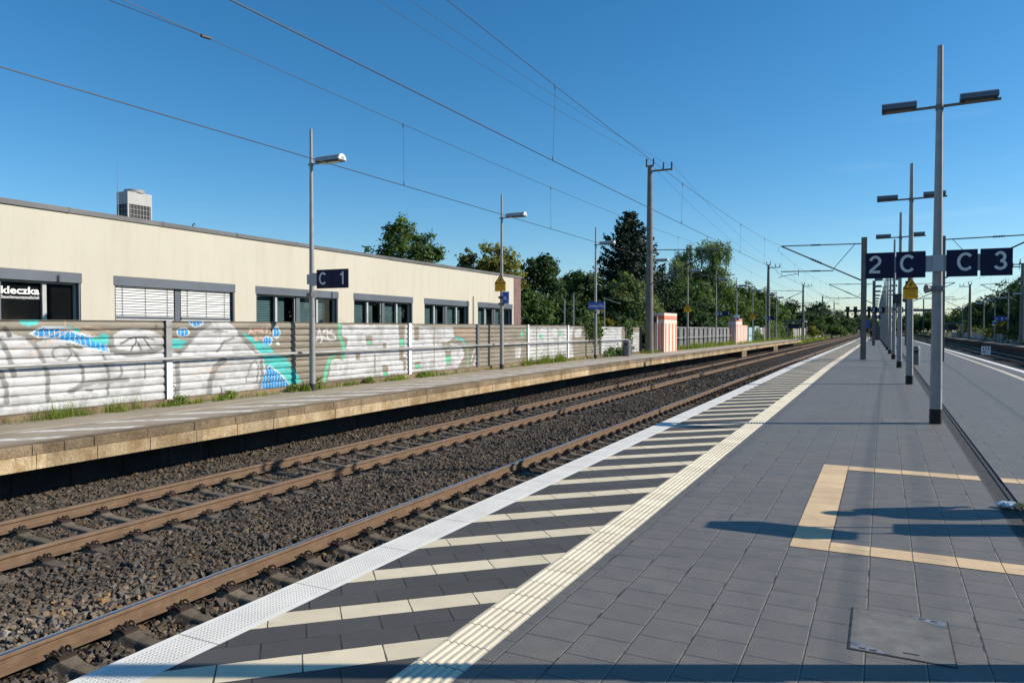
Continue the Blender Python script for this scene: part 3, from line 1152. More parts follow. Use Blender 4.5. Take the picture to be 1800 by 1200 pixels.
# ribbed guide strip, real ribs
prof = [(-2.25, 0.0)]
nr = 6
for q in range(nr):
    a = -2.25 + 0.012 + q * 0.0477
    prof += [(a, 0.001), (a + 0.011, 0.0075), (a + 0.026, 0.0075), (a + 0.037, 0.001)]
prof += [(-1.95, 0.0)]
m = MB()
m.sweep(prof, [-14, 0, 6, 12, 20, 35, 60, 100, 150, 190], closed=False)
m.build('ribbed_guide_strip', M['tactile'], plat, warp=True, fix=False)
# tan marking set in the paving
sheet(-0.67, -0.37, 6.44, 10.45, 0.004, 'tan_marking', M['tan'], plat)
sheet(-0.37, 1.05, 6.44, 6.71, 0.0041, 'tan_marking', M['tan'], plat)
sheet(-0.37, 1.05, 10.17, 10.45, 0.0041, 'tan_marking', M['tan'], plat)
sheet(1.27, 3.2, 10.17, 10.45, 0.0041, 'tan_marking', M['tan'], plat)
# drain running along the middle of the platform
m = MB()
m.sweep([(1.05, 0.0), (1.08, -0.006), (1.20, -0.008), (1.206, 0.001), (1.235, 0.001), (1.24, -0.012), (1.262, -0.012), (1.27, 0.0)], [-14, 0, 20, 35, 60, 100, 190], closed=False)
m.build('drain_channel', M['rubber'], plat, warp=True, fix=False)
m = MB()
m.box(-3.2, 5.0, -14, 34.9, -0.5, -0.05)
m.build('platform_core', M['plinth'], plat)

# ---- the old side platform
pl2 = setting('old_platform')
XK = -11.52
YE2 = 124
ys2 = [-14, 0, 10, 20, 35, 60, 90, YE2]
m = MB()
m.sweep([(-14.9, -1.2), (-14.9, 0.0), (XK - 0.24, 0.0)], ys2, closed=False)
m.build('deck', M['deck'], pl2, warp=True, fix=False)
m = MB()
m2 = MB()
m3 = MB()
y = -10.0
j = 0
while y < YE2:
    L_ = 0.985 if y < 60 else 2.955
    jit = RNG.uniform(-0.006, 0.006, 4)
    half = (j % 5 == 2)
    segs = [(y + 0.006, y + L_ * 0.5 - 0.006), (y + L_ * 0.5 + 0.006, y + L_ - 0.006)] if half else [(y + 0.006, y + L_ - 0.006)]
    for a, b in segs:
        m.prism([(XK - 0.26, -0.148), (XK + jit[0], -0.148), (XK + jit[0], -0.012), (XK - 0.012 + jit[0], 0.0 + jit[1] * .5), (XK - 0.26, 0.0)], 'y', a, b)
    a, b = y + 0.06 + 0.007, y + 0.06 + L_ - 0.007
    m2.prism([(XK - 0.30, -0.375), (XK - 0.01 + jit[2], -0.375), (XK - 0.004 + jit[2], -0.155), (XK - 0.30, -0.155)], 'y', a, b)
    a, b = y + 0.3 + 0.01, y + 0.3 + L_ - 0.01
    m3.box(-12.75, -12.62 + jit[3], a, b, -1.1, -0.15)
    y += L_
    j += 1
m.build('kerb_stones', M['kerb_top'], pl2, warp=True)
m2.build('kerb_slabs', M['kerb_low'], pl2, warp=True)
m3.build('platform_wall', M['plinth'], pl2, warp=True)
m = MB()
m.box(-14.9, XK - 0.27, -12, 34, -0.15, -0.012)
m.sweep([(-14.9, -0.15), (XK - 0.31, -0.15), (XK - 0.31, -0.02), (-14.9, -0.02)], [34, 35, 60, YE2 - 1])
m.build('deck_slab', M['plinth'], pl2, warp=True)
m = MB()
for a, b in ((70.5, 73.2), (93.0, 96.5)):
    m.box(-12.6, XK - 0.05, a, b, -1.15, -0.38)
m.build('platform_pier', M['kerb_top'], pl2, warp=True)
m = MB()
for a in (6.9, 9.5, 14.2, 20.1, 25.4, 31):
    b = a + 1.2
    m.box(-12.61, -12.52, a, b, -1.02, -0.965)
m.build('footing_edge', M['kerb_low'], pl2, warp=True)

# ---- the far platform on the other side
pl3 = setting('far_platform')
m = MB()
m.sweep([(11.8, 0.0), (14.9, 0.0)], [-14, 35, 80, 130, 190], closed=False)
m.build('deck', M['deck'], pl3, warp=True, fix=False)
m = MB()
m.sweep([(12.1, -1.2), (12.1, -0.3), (11.8, -0.3), (11.8, 0.0)], [-14, 35, 80, 130, 190], closed=False)
m.build('platform_wall', M['plinth'], pl3, warp=True, fix=False)  # dark colour puts the shade on this sunless face into the material
m = MB()
m.sweep([(5.05, -0.98), (6.0, -0.92), (8.6, -0.95), (11.85, -1.0)], [-14, 35, 100, 200, 420], closed=False)
b2 = m.build('far_ballast_bed', M['bed'], warp=True, fix=False)
b2['kind'] = 'structure'

# ------------------------------------------------------------------ rails and sleepers
RAIL = [(-0.0625, -0.158), (0.0625, -0.158), (0.0625, -0.147), (0.012, -0.128), (0.0085, -0.05), (0.034, -0.036), (0.036, -0.012),
        (0.030, -0.003), (-0.030, -0.003), (-0.036, -0.012), (-0.034, -0.036), (-0.0085, -0.05), (-0.012, -0.128), (-0.0625, -0.147)]
RTOP = [(-0.0300, -0.0035), (0.0300, -0.0035), (0.0245, -0.0002), (0.0120, 0.0008), (-0.0120, 0.0008), (-0.0245, -0.0002)]
YR = [-14, 0, 10, 20, 35, 60, 100, 150, 200, 400]
ZR = -0.76


def rail(x, label, topmat, y1=400):
    t = thing('rail', label, 'rail', (x, 0, ZR), 'running rails of the three tracks')
    a = MB()
    a.sweep(RAIL, [v for v in YR if v <= y1])
    a.build('rail_body', M['rust'], t, warp=True, smooth=40)
    a = MB()
    a.sweep(RTOP, [v for v in YR if v <= y1])
    a.build('running_surface', topmat, t, warp=True)
    return t


rail(-10.33, 'rusty rail closest to the old platform with graffiti wall', M['raildull'])
rail(-8.82, 'second rusty rail from the old platform, beside the wide gravel strip', M['raildull'])
rail(-6.17, 'rail with bright blue polished top beside the white platform edge', M['railtop'])
rail(-4.66, 'rail hidden under the white edge of the paved platform', M['railtop'])
rail(6.3, 'rail just beyond the right edge of the island platform', M['railtop'])
rail(7.8, 'second rail beyond the right edge of the island platform', M['railtop'])
rail(9.45, 'third rail beyond the island platform, on the shaded track', M['railtop'])
rail(10.95, 'rail below the shaded far platform', M['railtop'])


def sleeper_mesh():
    """prestressed sleeper: deep under the rails, waisted in the middle"""
    st = [(-1.3, 0.150, 0.085, -0.015), (-1.05, 0.150, 0.085, 0.0), (-0.60, 0.150, 0.085, 0.0), (-0.42, 0.125, 0.07, -0.035), (0, 0.11, 0.065, -0.045),
          (0.42, 0.125, 0.07, -0.035), (0.60, 0.150, 0.085, 0.0), (1.05, 0.150, 0.085, 0.0), (1.3, 0.150, 0.085, -0.015)]
    m = MB()
    vs, fs = [], []
    for x, wb, wt, z in st:
        vs += [(x, -wb, -0.2), (x, wb, -0.2), (x, wb, z - 0.09), (x, wt, z - 0.012), (x, wt - 0.012, z), (x, -wt + 0.012, z), (x, -wt, z - 0.012), (x, -wb, z - 0.09)]
    n = 8
    for a in range(len(st) - 1):
        for b in range(n):
            c = (b + 1) % n
            fs.append((a * n + b, a * n + c, (a + 1) * n + c, (a + 1) * n + b))
    fs += [tuple(range(n)), tuple((len(st) - 1) * n + b for b in range(n - 1, -1, -1))]
    m.add(vs, fs)
    return m


def clip_mesh(s):
    """tension clamp: guide plate, bent spring loops, bolt with washer and nut; s = +1 outside, -1 inside"""
    m = MB()
    m.prism([(s * 0.07, 0.0), (s * 0.20, 0.0), (s * 0.20, 0.012), (s * 0.15, 0.034), (s * 0.07, 0.02)], 'y', -0.075, 0.075)
    for q in (-1, 1):
        pts = []
        for i in range(11):
            a = PI * 1.55 * i / 10 - 0.3
            pts.append((s * (0.125 + 0.044 * math.cos(a + 0.4)), q * (0.050 + 0.010 * math.sin(a)), 0.036 + 0.026 * math.sin(a)))
        pts.append((s * 0.055, q * 0.03, 0.03))
        m.tube(pts, 0.0095, 6)
    m.tube([(s * 0.118, 0, 0.01), (s * 0.118, 0, 0.082)], 0.011, 8)
    m.tube([(s * 0.118, 0, 0.046), (s * 0.118, 0, 0.052)], 0.026, 10)
    m.tube([(s * 0.118, 0, 0.052), (s * 0.118, 0, 0.072)], 0.018, 6)
    return m


SLP = thing('sleeper', 'concrete sleeper under the rusty track beside the old platform', 'sleeper', (-9.575, 0.0, -0.918), 'concrete sleepers of the track by the old platform')
sleeper_mesh().build('sleeper_body', M['sleeper'], SLP)
for rx in (-0.755, 0.755):
    for s in (1, -1):
        clip_mesh(s).build('rail_clip', M['clip'], SLP, loc=(rx, 0, 0), smooth=50)


def bare(root, loc, label=None, group=None):
    r = root.copy()
    COL.objects.link(r)
    r.location = loc
    if label:
        r['label'] = label
    if group:
        r['group'] = group
    c = root.children[0].copy()
    COL.objects.link(c)
    c.parent = r
    return r


first = True
for kk in range(0, 190):
    y = 3.0 + 0.58 * kk - 0.1
    y = 0.58 * math.floor(y / 0.58 + 0.5)
    loc = (-9.575 + RNG.uniform(-.008, .008), y, -0.918 + G(y))
    if first:
        SLP.location = loc
        first = False
    elif y < 30:
        dup(SLP, loc)
    else:
        bare(SLP, loc)
first = True
SL2 = None
for kk in range(0, 105):
    y = 0.28 + 0.58 * (kk + 3)
    loc = (-5.415 + RNG.uniform(-.008, .008), y, -0.918 + G(y))
    if first:
        SL2 = dup(SLP, loc, 'concrete sleeper end between the polished rail and white platform edge')
        SL2['group'] = 'concrete sleepers of the track by the paved platform'
        first = False
    elif y < 26:
        dup(SL2, loc)
    else:
        bare(SL2, loc)

# shapes sprayed on the barrier, in metres along it and up
GP=[('white',[(7.45,1.68),(8.02,1.68),(8.2,1.68),(8.45,1.59),(8.64,1.46),(8.77,1.52),(9.07,1.55),(9.31,1.44),(9.48,1.33),(9.74,1.36),(9.96,1.25),(10.19,1.26),(10.42,1.2),(11.04,1.19),(11.66,1.31),(11.69,0.11),(10.41,0.15),(8.0,0.06),(7.43,0.0)]),
('white',[(11.52,1.45),(11.47,1.34),(11.31,1.25),(11.07,1.2),(10.81,1.18),(10.55,1.21),(10.34,1.28),(10.2,1.37),(10.15,1.48),(10.2,1.58),(10.34,1.67),(10.56,1.73),(10.81,1.75),(11.08,1.72),(11.31,1.66),(11.47,1.56)]),
('aqua',[(8.34,1.93),(8.74,1.94),(8.67,1.82),(8.39,1.82)]),
('aqua',[(9.21,1.7),(9.24,1.8),(9.56,1.75),(9.45,1.61)]),
('ring',[(8.53,1.67),(8.64,1.74),(8.8,1.82),(8.99,1.79),(9.26,1.78),(9.5,1.67),(9.83,1.6),(10.16,1.43),(10.19,1.22),(9.79,1.3),(9.43,1.43),(9.05,1.51),(8.69,1.57)]),
('blue',[(8.58,1.67),(8.8,1.78),(8.97,1.75),(9.24,1.73),(9.49,1.63),(9.81,1.55),(10.11,1.41),(10.15,1.27),(9.81,1.34),(9.45,1.47),(9.07,1.55),(8.7,1.6)]),
('aqua',[(9.74,1.52),(10.04,1.65),(10.21,1.6),(10.13,1.41),(9.89,1.46)]),
('white',[(11.7,1.25),(11.93,1.18),(12.42,1.67),(12.79,1.89),(13.36,1.89),(13.73,1.62),(13.91,1.4),(14.49,1.09),(14.59,0.71),(14.48,0.19),(14.28,0.02),(11.8,0.11),(11.57,0.13)]),
('aqua',[(11.63,1.53),(11.93,1.49),(12.17,1.42),(12.09,1.31),(11.85,1.29),(11.63,1.3)]),
('ring',[(12.22,1.66),(12.2,1.61),(12.16,1.57),(12.1,1.55),(12.03,1.54),(11.95,1.55),(11.89,1.57),(11.85,1.61),(11.84,1.66),(11.85,1.7),(11.9,1.74),(11.96,1.77),(12.03,1.78),(12.1,1.77),(12.16,1.74),(12.2,1.7)]),
('blue',[(12.19,1.66),(12.17,1.62),(12.14,1.59),(12.09,1.57),(12.03,1.56),(11.97,1.57),(11.92,1.59),(11.88,1.62),(11.87,1.66),(11.88,1.69),(11.92,1.73),(11.97,1.75),(12.03,1.75),(12.09,1.75),(12.14,1.72),(12.17,1.69)]),
('ring',[(12.63,1.89),(12.61,1.85),(12.56,1.81),(12.49,1.78),(12.41,1.78),(12.33,1.78),(12.26,1.81),(12.22,1.85),(12.2,1.89),(12.22,1.93),(12.26,1.97),(12.33,2.0),(12.41,2.01),(12.49,2.0),(12.56,1.97),(12.61,1.94)]),
('blue',[(12.59,1.89),(12.58,1.86),(12.54,1.83),(12.48,1.81),(12.41,1.8),(12.34,1.81),(12.28,1.83),(12.25,1.86),(12.23,1.89),(12.25,1.93),(12.28,1.96),(12.34,1.98),(12.41,1.98),(12.48,1.98),(12.54,1.96),(12.58,1.93)]),
('ring',[(15.17,1.63),(15.16,1.57),(15.12,1.52),(15.07,1.49),(15.01,1.47),(14.95,1.49),(14.89,1.52),(14.86,1.57),(14.85,1.63),(14.86,1.69),(14.9,1.74),(14.95,1.78),(15.01,1.79),(15.07,1.78),(15.13,1.74),(15.16,1.69)]),
('blue',[(15.14,1.63),(15.13,1.58),(15.1,1.54),(15.06,1.51),(15.01,1.5),(14.96,1.51),(14.92,1.54),(14.89,1.58),(14.88,1.63),(14.89,1.68),(14.92,1.72),(14.96,1.75),(15.01,1.76),(15.06,1.75),(15.1,1.72),(15.13,1.68)]),
('ring',[(14.86,1.4),(14.85,1.35),(14.81,1.31),(14.74,1.28),(14.67,1.27),(14.6,1.28),(14.54,1.31),(14.5,1.36),(14.49,1.41),(14.5,1.46),(14.54,1.51),(14.6,1.54),(14.67,1.55),(14.75,1.54),(14.81,1.5),(14.85,1.46)]),
('blue',[(14.83,1.4),(14.81,1.36),(14.78,1.32),(14.73,1.3),(14.67,1.29),(14.61,1.3),(14.56,1.33),(14.53,1.37),(14.52,1.41),(14.53,1.45),(14.57,1.49),(14.62,1.51),(14.67,1.52),(14.73,1.51),(14.78,1.49),(14.81,1.45)]),
('ring',[(15.13,1.32),(15.13,1.3),(15.11,1.28),(15.09,1.27),(15.07,1.27),(15.05,1.27),(15.03,1.29),(15.01,1.3),(15.01,1.32),(15.01,1.34),(15.03,1.36),(15.05,1.37),(15.07,1.38),(15.09,1.37),(15.12,1.36),(15.13,1.34)]),
('grey',[(12.81,1.66),(13.09,1.73),(13.41,1.66),(13.09,1.62)]),
('aqua',[(13.77,1.64),(13.96,1.59),(14.5,1.35),(14.8,1.23),(14.95,1.04),(15.32,0.95),(15.65,0.62),(15.9,0.32),(15.94,0.2),(15.59,0.19),(15.32,0.24),(15.1,0.53),(14.79,0.7),(14.56,0.75),(14.54,0.98),(14.3,1.21)]),
('ring',[(14.54,0.6),(14.74,0.76),(15.03,0.6),(15.35,0.34),(15.56,0.09),(14.43,0.08),(14.38,0.23)]),
('blue',[(14.59,0.6),(14.74,0.72),(15.0,0.57),(15.32,0.32),(15.51,0.11),(14.48,0.11),(14.43,0.23)]),
('grey',[(13.88,0.36),(14.07,0.81),(14.24,0.94),(14.38,0.76),(14.32,0.32)]),
('white',[(13.92,0.38),(14.11,0.79),(14.24,0.9),(14.33,0.76),(14.27,0.35)]),
('white',[(17.71,1.82),(17.68,1.5),(17.98,1.37),(17.81,0.85),(17.22,0.79),(17.07,0.21),(19.24,0.18),(21.5,0.19),(21.5,1.82)]),
('white',[(20.66,1.78),(24.2,1.74),(24.29,1.35),(23.74,1.21),(24.86,0.99),(25.05,0.64),(24.47,0.17),(21.55,0.19),(20.65,0.14)]),
('salmon',[(24.29,1.71),(25.86,1.65),(25.86,1.27),(24.86,1.34),(24.29,1.54)]),
('brown',[(18.84,1.5),(19.22,1.5),(19.18,1.19),(18.89,1.21)]),
('green',[(18.9,1.32),(19.16,1.33),(19.14,1.22),(18.91,1.24)]),
('brown',[(19.75,1.24),(19.96,1.24),(19.94,0.96),(19.78,0.98)]),
('brown',[(19.72,0.52),(20.06,0.5),(20.02,0.09),(19.77,0.12)]),
('green',[(19.77,0.27),(20.01,0.27),(19.99,0.13),(19.78,0.16)]),
('brown',[(20.64,1.82),(21.01,1.82),(20.97,1.0),(20.69,1.05)]),
('green',[(20.69,1.33),(20.95,1.37),(20.93,1.08),(20.71,1.13)]),
('brown',[(18.33,0.95),(18.58,0.94),(18.55,0.75),(18.36,0.76)]),
('brown',[(20.9,0.73),(21.07,0.73),(21.05,0.24),(20.92,0.27)]),
('brown',[(19.28,0.89),(19.36,0.88),(19.35,0.24),(19.29,0.28)]),
('brown',[(21.55,1.78),(21.89,1.78),(21.86,1.25),(21.6,1.28)]),
('brown',[(20.65,1.1),(20.95,1.09),(20.92,0.57),(20.69,0.61)]),
('brown',[(21.59,0.54),(21.99,0.53),(21.95,0.26),(21.65,0.29)]),
('green',[(21.63,0.44),(21.95,0.43),(21.93,0.29),(21.65,0.32)]),
('brown',[(23.6,0.88),(24.06,0.87),(24.01,0.29),(23.67,0.34)]),
('green',[(23.65,0.65),(24.01,0.67),(23.98,0.35),(23.67,0.4)]),
('brown',[(22.82,1.78),(22.91,1.78),(22.89,0.3),(22.83,0.38)]),
('brown',[(23.38,1.19),(24.01,1.18),(23.95,0.94),(23.47,0.97)]),
('white',[(30.79,1.7),(36.51,1.71),(36.25,1.17),(36.52,0.02),(30.79,0.26)]),
('white',[(36.6,1.63),(37.71,1.66),(37.53,1.21),(36.7,1.16)]),
('white',[(29.57,0.84),(30.15,0.83),(30.02,0.34),(29.51,0.37)]),
('white',[(40.85,1.76),(44.58,1.75),(44.47,0.17),(43.49,-0.19),(40.86,-0.08)]),
('white',[(46.01,1.43),(48.22,1.41),(48.24,-0.12),(46.03,-0.37)]),
('brown',[(31.74,1.7),(31.85,1.7),(31.87,0.21),(31.75,0.22)]),
('brown',[(33.06,1.7),(33.18,1.69),(33.2,0.16),(33.08,0.16)]),
('brown',[(34.32,1.69),(34.45,1.69),(34.47,0.11),(34.34,0.11)]),
('green',[(30.07,1.5),(30.36,1.51),(30.34,1.29),(30.1,1.29)]),
('green',[(32.07,1.4),(32.39,1.41),(32.36,1.18),(32.1,1.17)]),
('green',[(34.45,1.5),(34.81,1.51),(34.78,1.26),(34.48,1.26)]),
('green',[(38.46,1.43),(38.9,1.44),(38.86,1.18),(38.5,1.17)]),
('green',[(30.53,1.7),(30.83,1.71),(30.8,1.49),(30.56,1.48)])]
GL=[('orange',0.018,[(8.2,1.32),(8.64,1.54),(9.04,1.67),(9.45,1.78),(9.82,1.77),(10.17,1.71)]),
('orange',0.018,[(8.51,1.18),(8.8,1.4),(9.24,1.67),(9.45,1.78),(9.92,1.58)]),
('orange',0.02,[(9.24,1.92),(9.24,1.8),(9.19,1.7)]),
('grey',0.05,[(8.02,1.55),(8.14,1.29),(8.24,0.87)]),
('grey',0.05,[(8.01,0.95),(8.1,0.66),(8.11,0.37)]),
('grey',0.05,[(8.48,1.62),(8.76,1.24),(8.87,0.83),(8.87,0.35)]),
('grey',0.035,[(9.27,1.44),(9.48,1.18),(9.58,0.93),(9.58,0.63)]),
('grey',0.035,[(10.03,1.19),(10.14,0.86),(10.12,0.36)]),
('grey',0.03,[(10.42,0.94),(10.46,0.81),(10.34,0.62)]),
('grey',0.025,[(11.01,0.97),(11.02,0.64)]),
('grey',0.022,[(9.34,1.25),(9.32,1.19),(9.25,1.14),(9.16,1.12),(9.07,1.14),(9.0,1.18),(8.96,1.25),(8.98,1.31),(9.03,1.36),(9.11,1.39),(9.2,1.39),(9.29,1.35),(9.33,1.29)]),
('dark',0.022,[(10.42,1.42),(10.61,1.51),(10.79,1.55),(11.04,1.55),(11.25,1.51)]),
('dark',0.02,[(10.81,1.54),(10.77,1.41),(10.61,1.19)]),
('dark',0.02,[(10.83,1.45),(10.91,1.31),(10.91,1.21)]),
('dark',0.02,[(11.0,1.52),(11.12,1.37),(11.21,1.26)]),
('grey',0.06,[(9.33,0.49),(9.58,0.61),(9.87,0.65),(10.18,0.64),(10.58,0.64)]),
('dark',0.018,[(9.65,0.49),(9.82,0.47)]),
('grey',0.07,[(10.23,1.55),(10.19,1.4),(10.34,1.25),(10.66,1.19),(11.17,1.22),(11.45,1.32)]),
('dark',0.05,[(8.1,1.77),(8.16,1.64)]),
('grey',0.035,[(13.02,1.19),(13.22,1.42),(13.54,1.5)]),
('grey',0.09,[(12.75,0.11),(12.8,0.49),(12.95,0.79),(13.22,0.96)]),
('grey',0.06,[(11.93,1.18),(12.42,1.67),(12.79,1.88)]),
('grey',0.05,[(13.68,1.64),(13.91,1.4),(14.29,1.1),(14.49,0.98)]),
('grey',0.07,[(11.85,0.92),(11.88,0.52),(11.86,0.15)]),
('grey',0.06,[(14.44,0.87),(14.49,0.49),(14.38,0.2)]),
('dark',0.02,[(11.69,0.46),(11.79,0.39),(11.8,0.26),(11.73,0.17)]),
('dark',0.02,[(13.12,0.29),(13.13,0.11)]),
('orange',0.012,[(11.97,0.91),(12.49,0.8),(12.87,0.73),(13.44,0.84)]),
('orange',0.012,[(12.04,0.51),(12.49,0.68),(12.87,0.73),(13.26,0.46)]),
('tagred',0.022,[(14.03,1.62),(14.11,1.75),(14.16,1.62)]),
('tagred',0.022,[(14.06,1.67),(14.15,1.66)]),
('tagred',0.022,[(14.23,1.62),(14.24,1.73),(14.3,1.66),(14.36,1.74),(14.38,1.62)]),
('tagred',0.022,[(14.52,1.73),(14.44,1.72),(14.45,1.63),(14.54,1.63)]),
('tagred',0.022,[(14.44,1.68),(14.52,1.68)]),
('tagred',0.022,[(14.7,1.74),(14.61,1.72),(14.68,1.68),(14.62,1.62)]),
('tagred',0.022,[(14.75,1.62),(14.77,1.61)]),
('tagred',0.022,[(14.21,1.55),(14.32,1.55),(14.22,1.44),(14.34,1.45)]),
('tagred',0.022,[(14.39,1.54),(14.4,1.46),(14.47,1.46),(14.48,1.55)]),
('white',0.035,[(16.57,1.35),(16.63,1.52),(16.7,1.72),(16.77,1.51),(16.82,1.39)]),
('white',0.035,[(16.61,1.47),(16.83,1.51)]),
('white',0.035,[(16.98,1.68),(16.88,1.64),(16.86,1.47),(16.98,1.42)]),
('white',0.035,[(17.07,1.7),(17.06,1.43),(17.13,1.42)]),
('white',0.035,[(16.98,1.57),(17.18,1.61)]),
('white',0.035,[(17.26,1.68),(17.15,1.59),(17.39,1.51),(17.42,1.42),(17.29,1.37),(17.1,1.4)]),
('white',0.035,[(16.76,1.34),(16.82,1.36)]),
('green',0.07,[(17.62,1.87),(17.58,1.5),(17.79,1.15),(17.74,0.83)]),
('green',0.07,[(17.38,0.87),(17.16,0.83),(16.99,0.51),(16.91,0.2)]),
('brown',0.03,[(17.68,1.5),(17.94,1.39)]),
('brown',0.03,[(17.19,0.83),(17.45,0.87),(17.71,0.77)]),
('green',0.04,[(25.25,0.93),(25.33,0.53),(25.25,0.08)]),
('white',0.04,[(25.6,0.42),(25.85,0.86),(26.08,0.76),(25.85,0.26)]),
('white',0.04,[(25.75,0.26),(26.11,0.55),(26.22,0.8)]),
('green',0.05,[(38.32,1.76),(38.37,-0.06)]),
('aqua',0.05,[(24.38,1.34),(24.86,1.29),(25.05,1.09)])]

# ------------------------------------------------------------------ noise barrier with graffiti
PAINT = {'white': (0.53, 0.53, 0.53), 'aqua': (0.07, 0.46, 0.43), 'blue': (0.02, 0.255, 0.56), 'grey': (0.215, 0.21, 0.20), 'dark': (0.10, 0.095, 0.09),
         'orange': (0.68, 0.42, 0.24), 'green': (0.12, 0.50, 0.30), 'brown': (0.26, 0.22, 0.165), 'salmon': (0.36, 0.265, 0.195), 'ring': (0.55, 0.62, 0.66), 'tagred': (0.58, 0.38, 0.29)}
BARE = np.array([0.25, 0.218, 0.17])
XF = -14.65


def in_poly(px_, pz_, poly):
    ins = np.zeros(px_.shape, bool)
    n = len(poly)
    for a in range(n):
        x0, z0 = poly[a]
        x1, z1 = poly[(a + 1) % n]
        if z0 == z1:
            continue
        c = ((z0 > pz_) != (z1 > pz_)) & (px_ < (x1 - x0) * (pz_ - z0) / (z1 - z0) + x0)
        ins ^= c
    return ins


def seg_dist(px_, pz_, pts):
    d = np.full(px_.shape, 9.0)
    for (x0, z0), (x1, z1) in zip(pts[:-1], pts[1:]):
        dx, dz = x1 - x0, z1 - z0
        L2 = dx * dx + dz * dz + 1e-9
        t = np.clip(((px_ - x0) * dx + (pz_ - z0) * dz) / L2, 0, 1)
        d = np.minimum(d, np.hypot(px_ - x0 - t * dx, pz_ - z0 - t * dz))
    return d


def vnoise(u, v, cell, seed):
    r = np.random.default_rng(seed)
    T = r.random((64, 256))
    a, b = u / cell, v / cell
    ia, ib = np.floor(a).astype(int), np.floor(b).astype(int)
    fa, fb = a - ia, b - ib
    fa, fb = fa * fa * (3 - 2 * fa), fb * fb * (3 - 2 * fb)

    def q(i, j):
        return T[j % 64, i % 256]
    return (q(ia, ib) * (1 - fa) + q(ia + 1, ib) * fa) * (1 - fb) + (q(ia, ib + 1) * (1 - fa) + q(ia + 1, ib + 1) * fa) * fb


def paint(y, z):
    """what is sprayed on the sheet metal at (y, z)"""
    c = np.tile(BARE, (len(y), 1)) * (0.9 + 0.2 * vnoise(y, z * 3, 0.8, 4))[:, None]
    wob = 0.03 * (vnoise(y, z, 0.12, 1) - 0.5)
    wy, wz = y + wob, z + 0.03 * (vnoise(y, z, 0.12, 2) - 0.5)
    blot = vnoise(y, z, 0.35, 6) * 0.6 + vnoise(y, z, 0.12, 7) * 0.4
    for name, poly in GP:
        p = np.array(poly)
        b0, b1 = p.min(0) - 0.05, p.max(0) + 0.05
        sel = np.where((wy > b0[0]) & (wy < b1[0]) & (wz > b0[1]) & (wz < b1[1]))[0]
        if len(sel) == 0:
            continue
        ins = in_poly(wy[sel], wz[sel], poly)
        s = sel[ins]
        col = np.tile(np.array(PAINT[name]), (len(s), 1))
        if name == 'blue':
            st = np.abs(((y[s] + 0.02 * np.sin(z[s] * 9)) / 0.105) % 1.0 - 0.5) > 0.43
            col[st] = PAINT['ring']
            col[~st] *= (0.75 + 0.6 * vnoise(y[s], z[s], 0.3, 9))[~st][:, None]
        elif name == 'white':
            f = np.clip((blot[s] - 0.47) * 2.2, 0, 0.5)[:, None]
            col = col * (1 - f) + np.array([0.30, 0.292, 0.275]) * f
        else:
            f = np.clip((blot[s] - 0.6) * 2, 0, 0.4)[:, None]
            col = col * (1 - f) + BARE * f
        c[s] = col
    for name, w, pts in GL:
        p = np.array(pts)
        b0, b1 = p.min(0) - w - 0.05, p.max(0) + w + 0.05
        sel = np.where((wy > b0[0]) & (wy < b1[0]) & (wz > b0[1]) & (wz < b1[1]))[0]
        if len(sel) == 0:
            continue
        d = seg_dist(wy[sel], wz[sel], pts)
        f = np.clip((w * (0.8 if name == 'orange' else 1.15) - d) / (w * 0.45), 0, 0.6 if name == 'orange' else 0.92)[:, None]
        c[sel] = c[sel] * (1 - f) + np.array(PAINT[name]) * f
    return c


fence = thing('noise_barrier', 'long corrugated metal noise barrier covered in white and turquoise graffiti', 'noise barrier', (0, 0, 0))
POSTS = [-3.0, 2.0, 6.85, 11.6, 16.4, 21.26, 26.07, 30.8, 35.66, 40.6, 45.4, 48.6]


def ftop(y):
    return 1.925 - 0.0048 * max(0, y - 12)


pr = []
PITCH = 0.178
for q in range(10):
    z0 = 0.14 + q * PITCH
    for dz, dx in ((0.0, 0.0), (0.002, 0.024), (0.024, 0.031), (0.05, 0.034), (0.075, 0.034), (0.10, 0.032), (0.118, 0.028), (0.140, 0.020), (0.158, 0.002), (0.161, -0.004)):
        pr.append((z0 + dz, dx))
pr.append((0.14 + 10 * PITCH, 0.03))
pr.append((0.14 + 10 * PITCH + 0.012, -0.03))
prz = np.array([p[0] for p in pr])
prx = np.array([p[1] for p in pr])
for a, b in zip(POSTS[:-1], POSTS[1:]):
    ya, yb = a + 0.05, b - 0.05
    step = 0.012 if 8 < b < 22 else (0.03 if b < 37 else 0.06)
    n = int((yb - ya) / step) + 1
    yy = np.linspace(ya, yb, n)
    Yg, Zg = np.meshgrid(yy, prz)
    Xg = np.tile(prx[:, None], (1, n)) + XF
    Xg = Xg + 0.004 * np.sin(Yg * 1.3 + Zg * 2.0)
    Zs = Zg * (ftop((a + b) / 2) / prz[-1])
    col = paint(Yg.ravel(), Zs.ravel())
    i = (np.arange(len(prz) - 1)[:, None] * n + np.arange(n - 1)[None, :]).ravel()
    F = np.stack([i, i + 1, i + n + 1, i + n], 1)
    np_mesh('panel', np.stack([Xg.ravel(), Yg.ravel(), Zs.ravel() + np.array([G(v) for v in Yg.ravel()])], 1), F, M['fence'], fence, attr=col, attr_name='paint')
post_col = {3: M['white'], 4: M['fence'], 5: M['white'], 6: M['galv'], 8: M['white'], 7: M['white']}
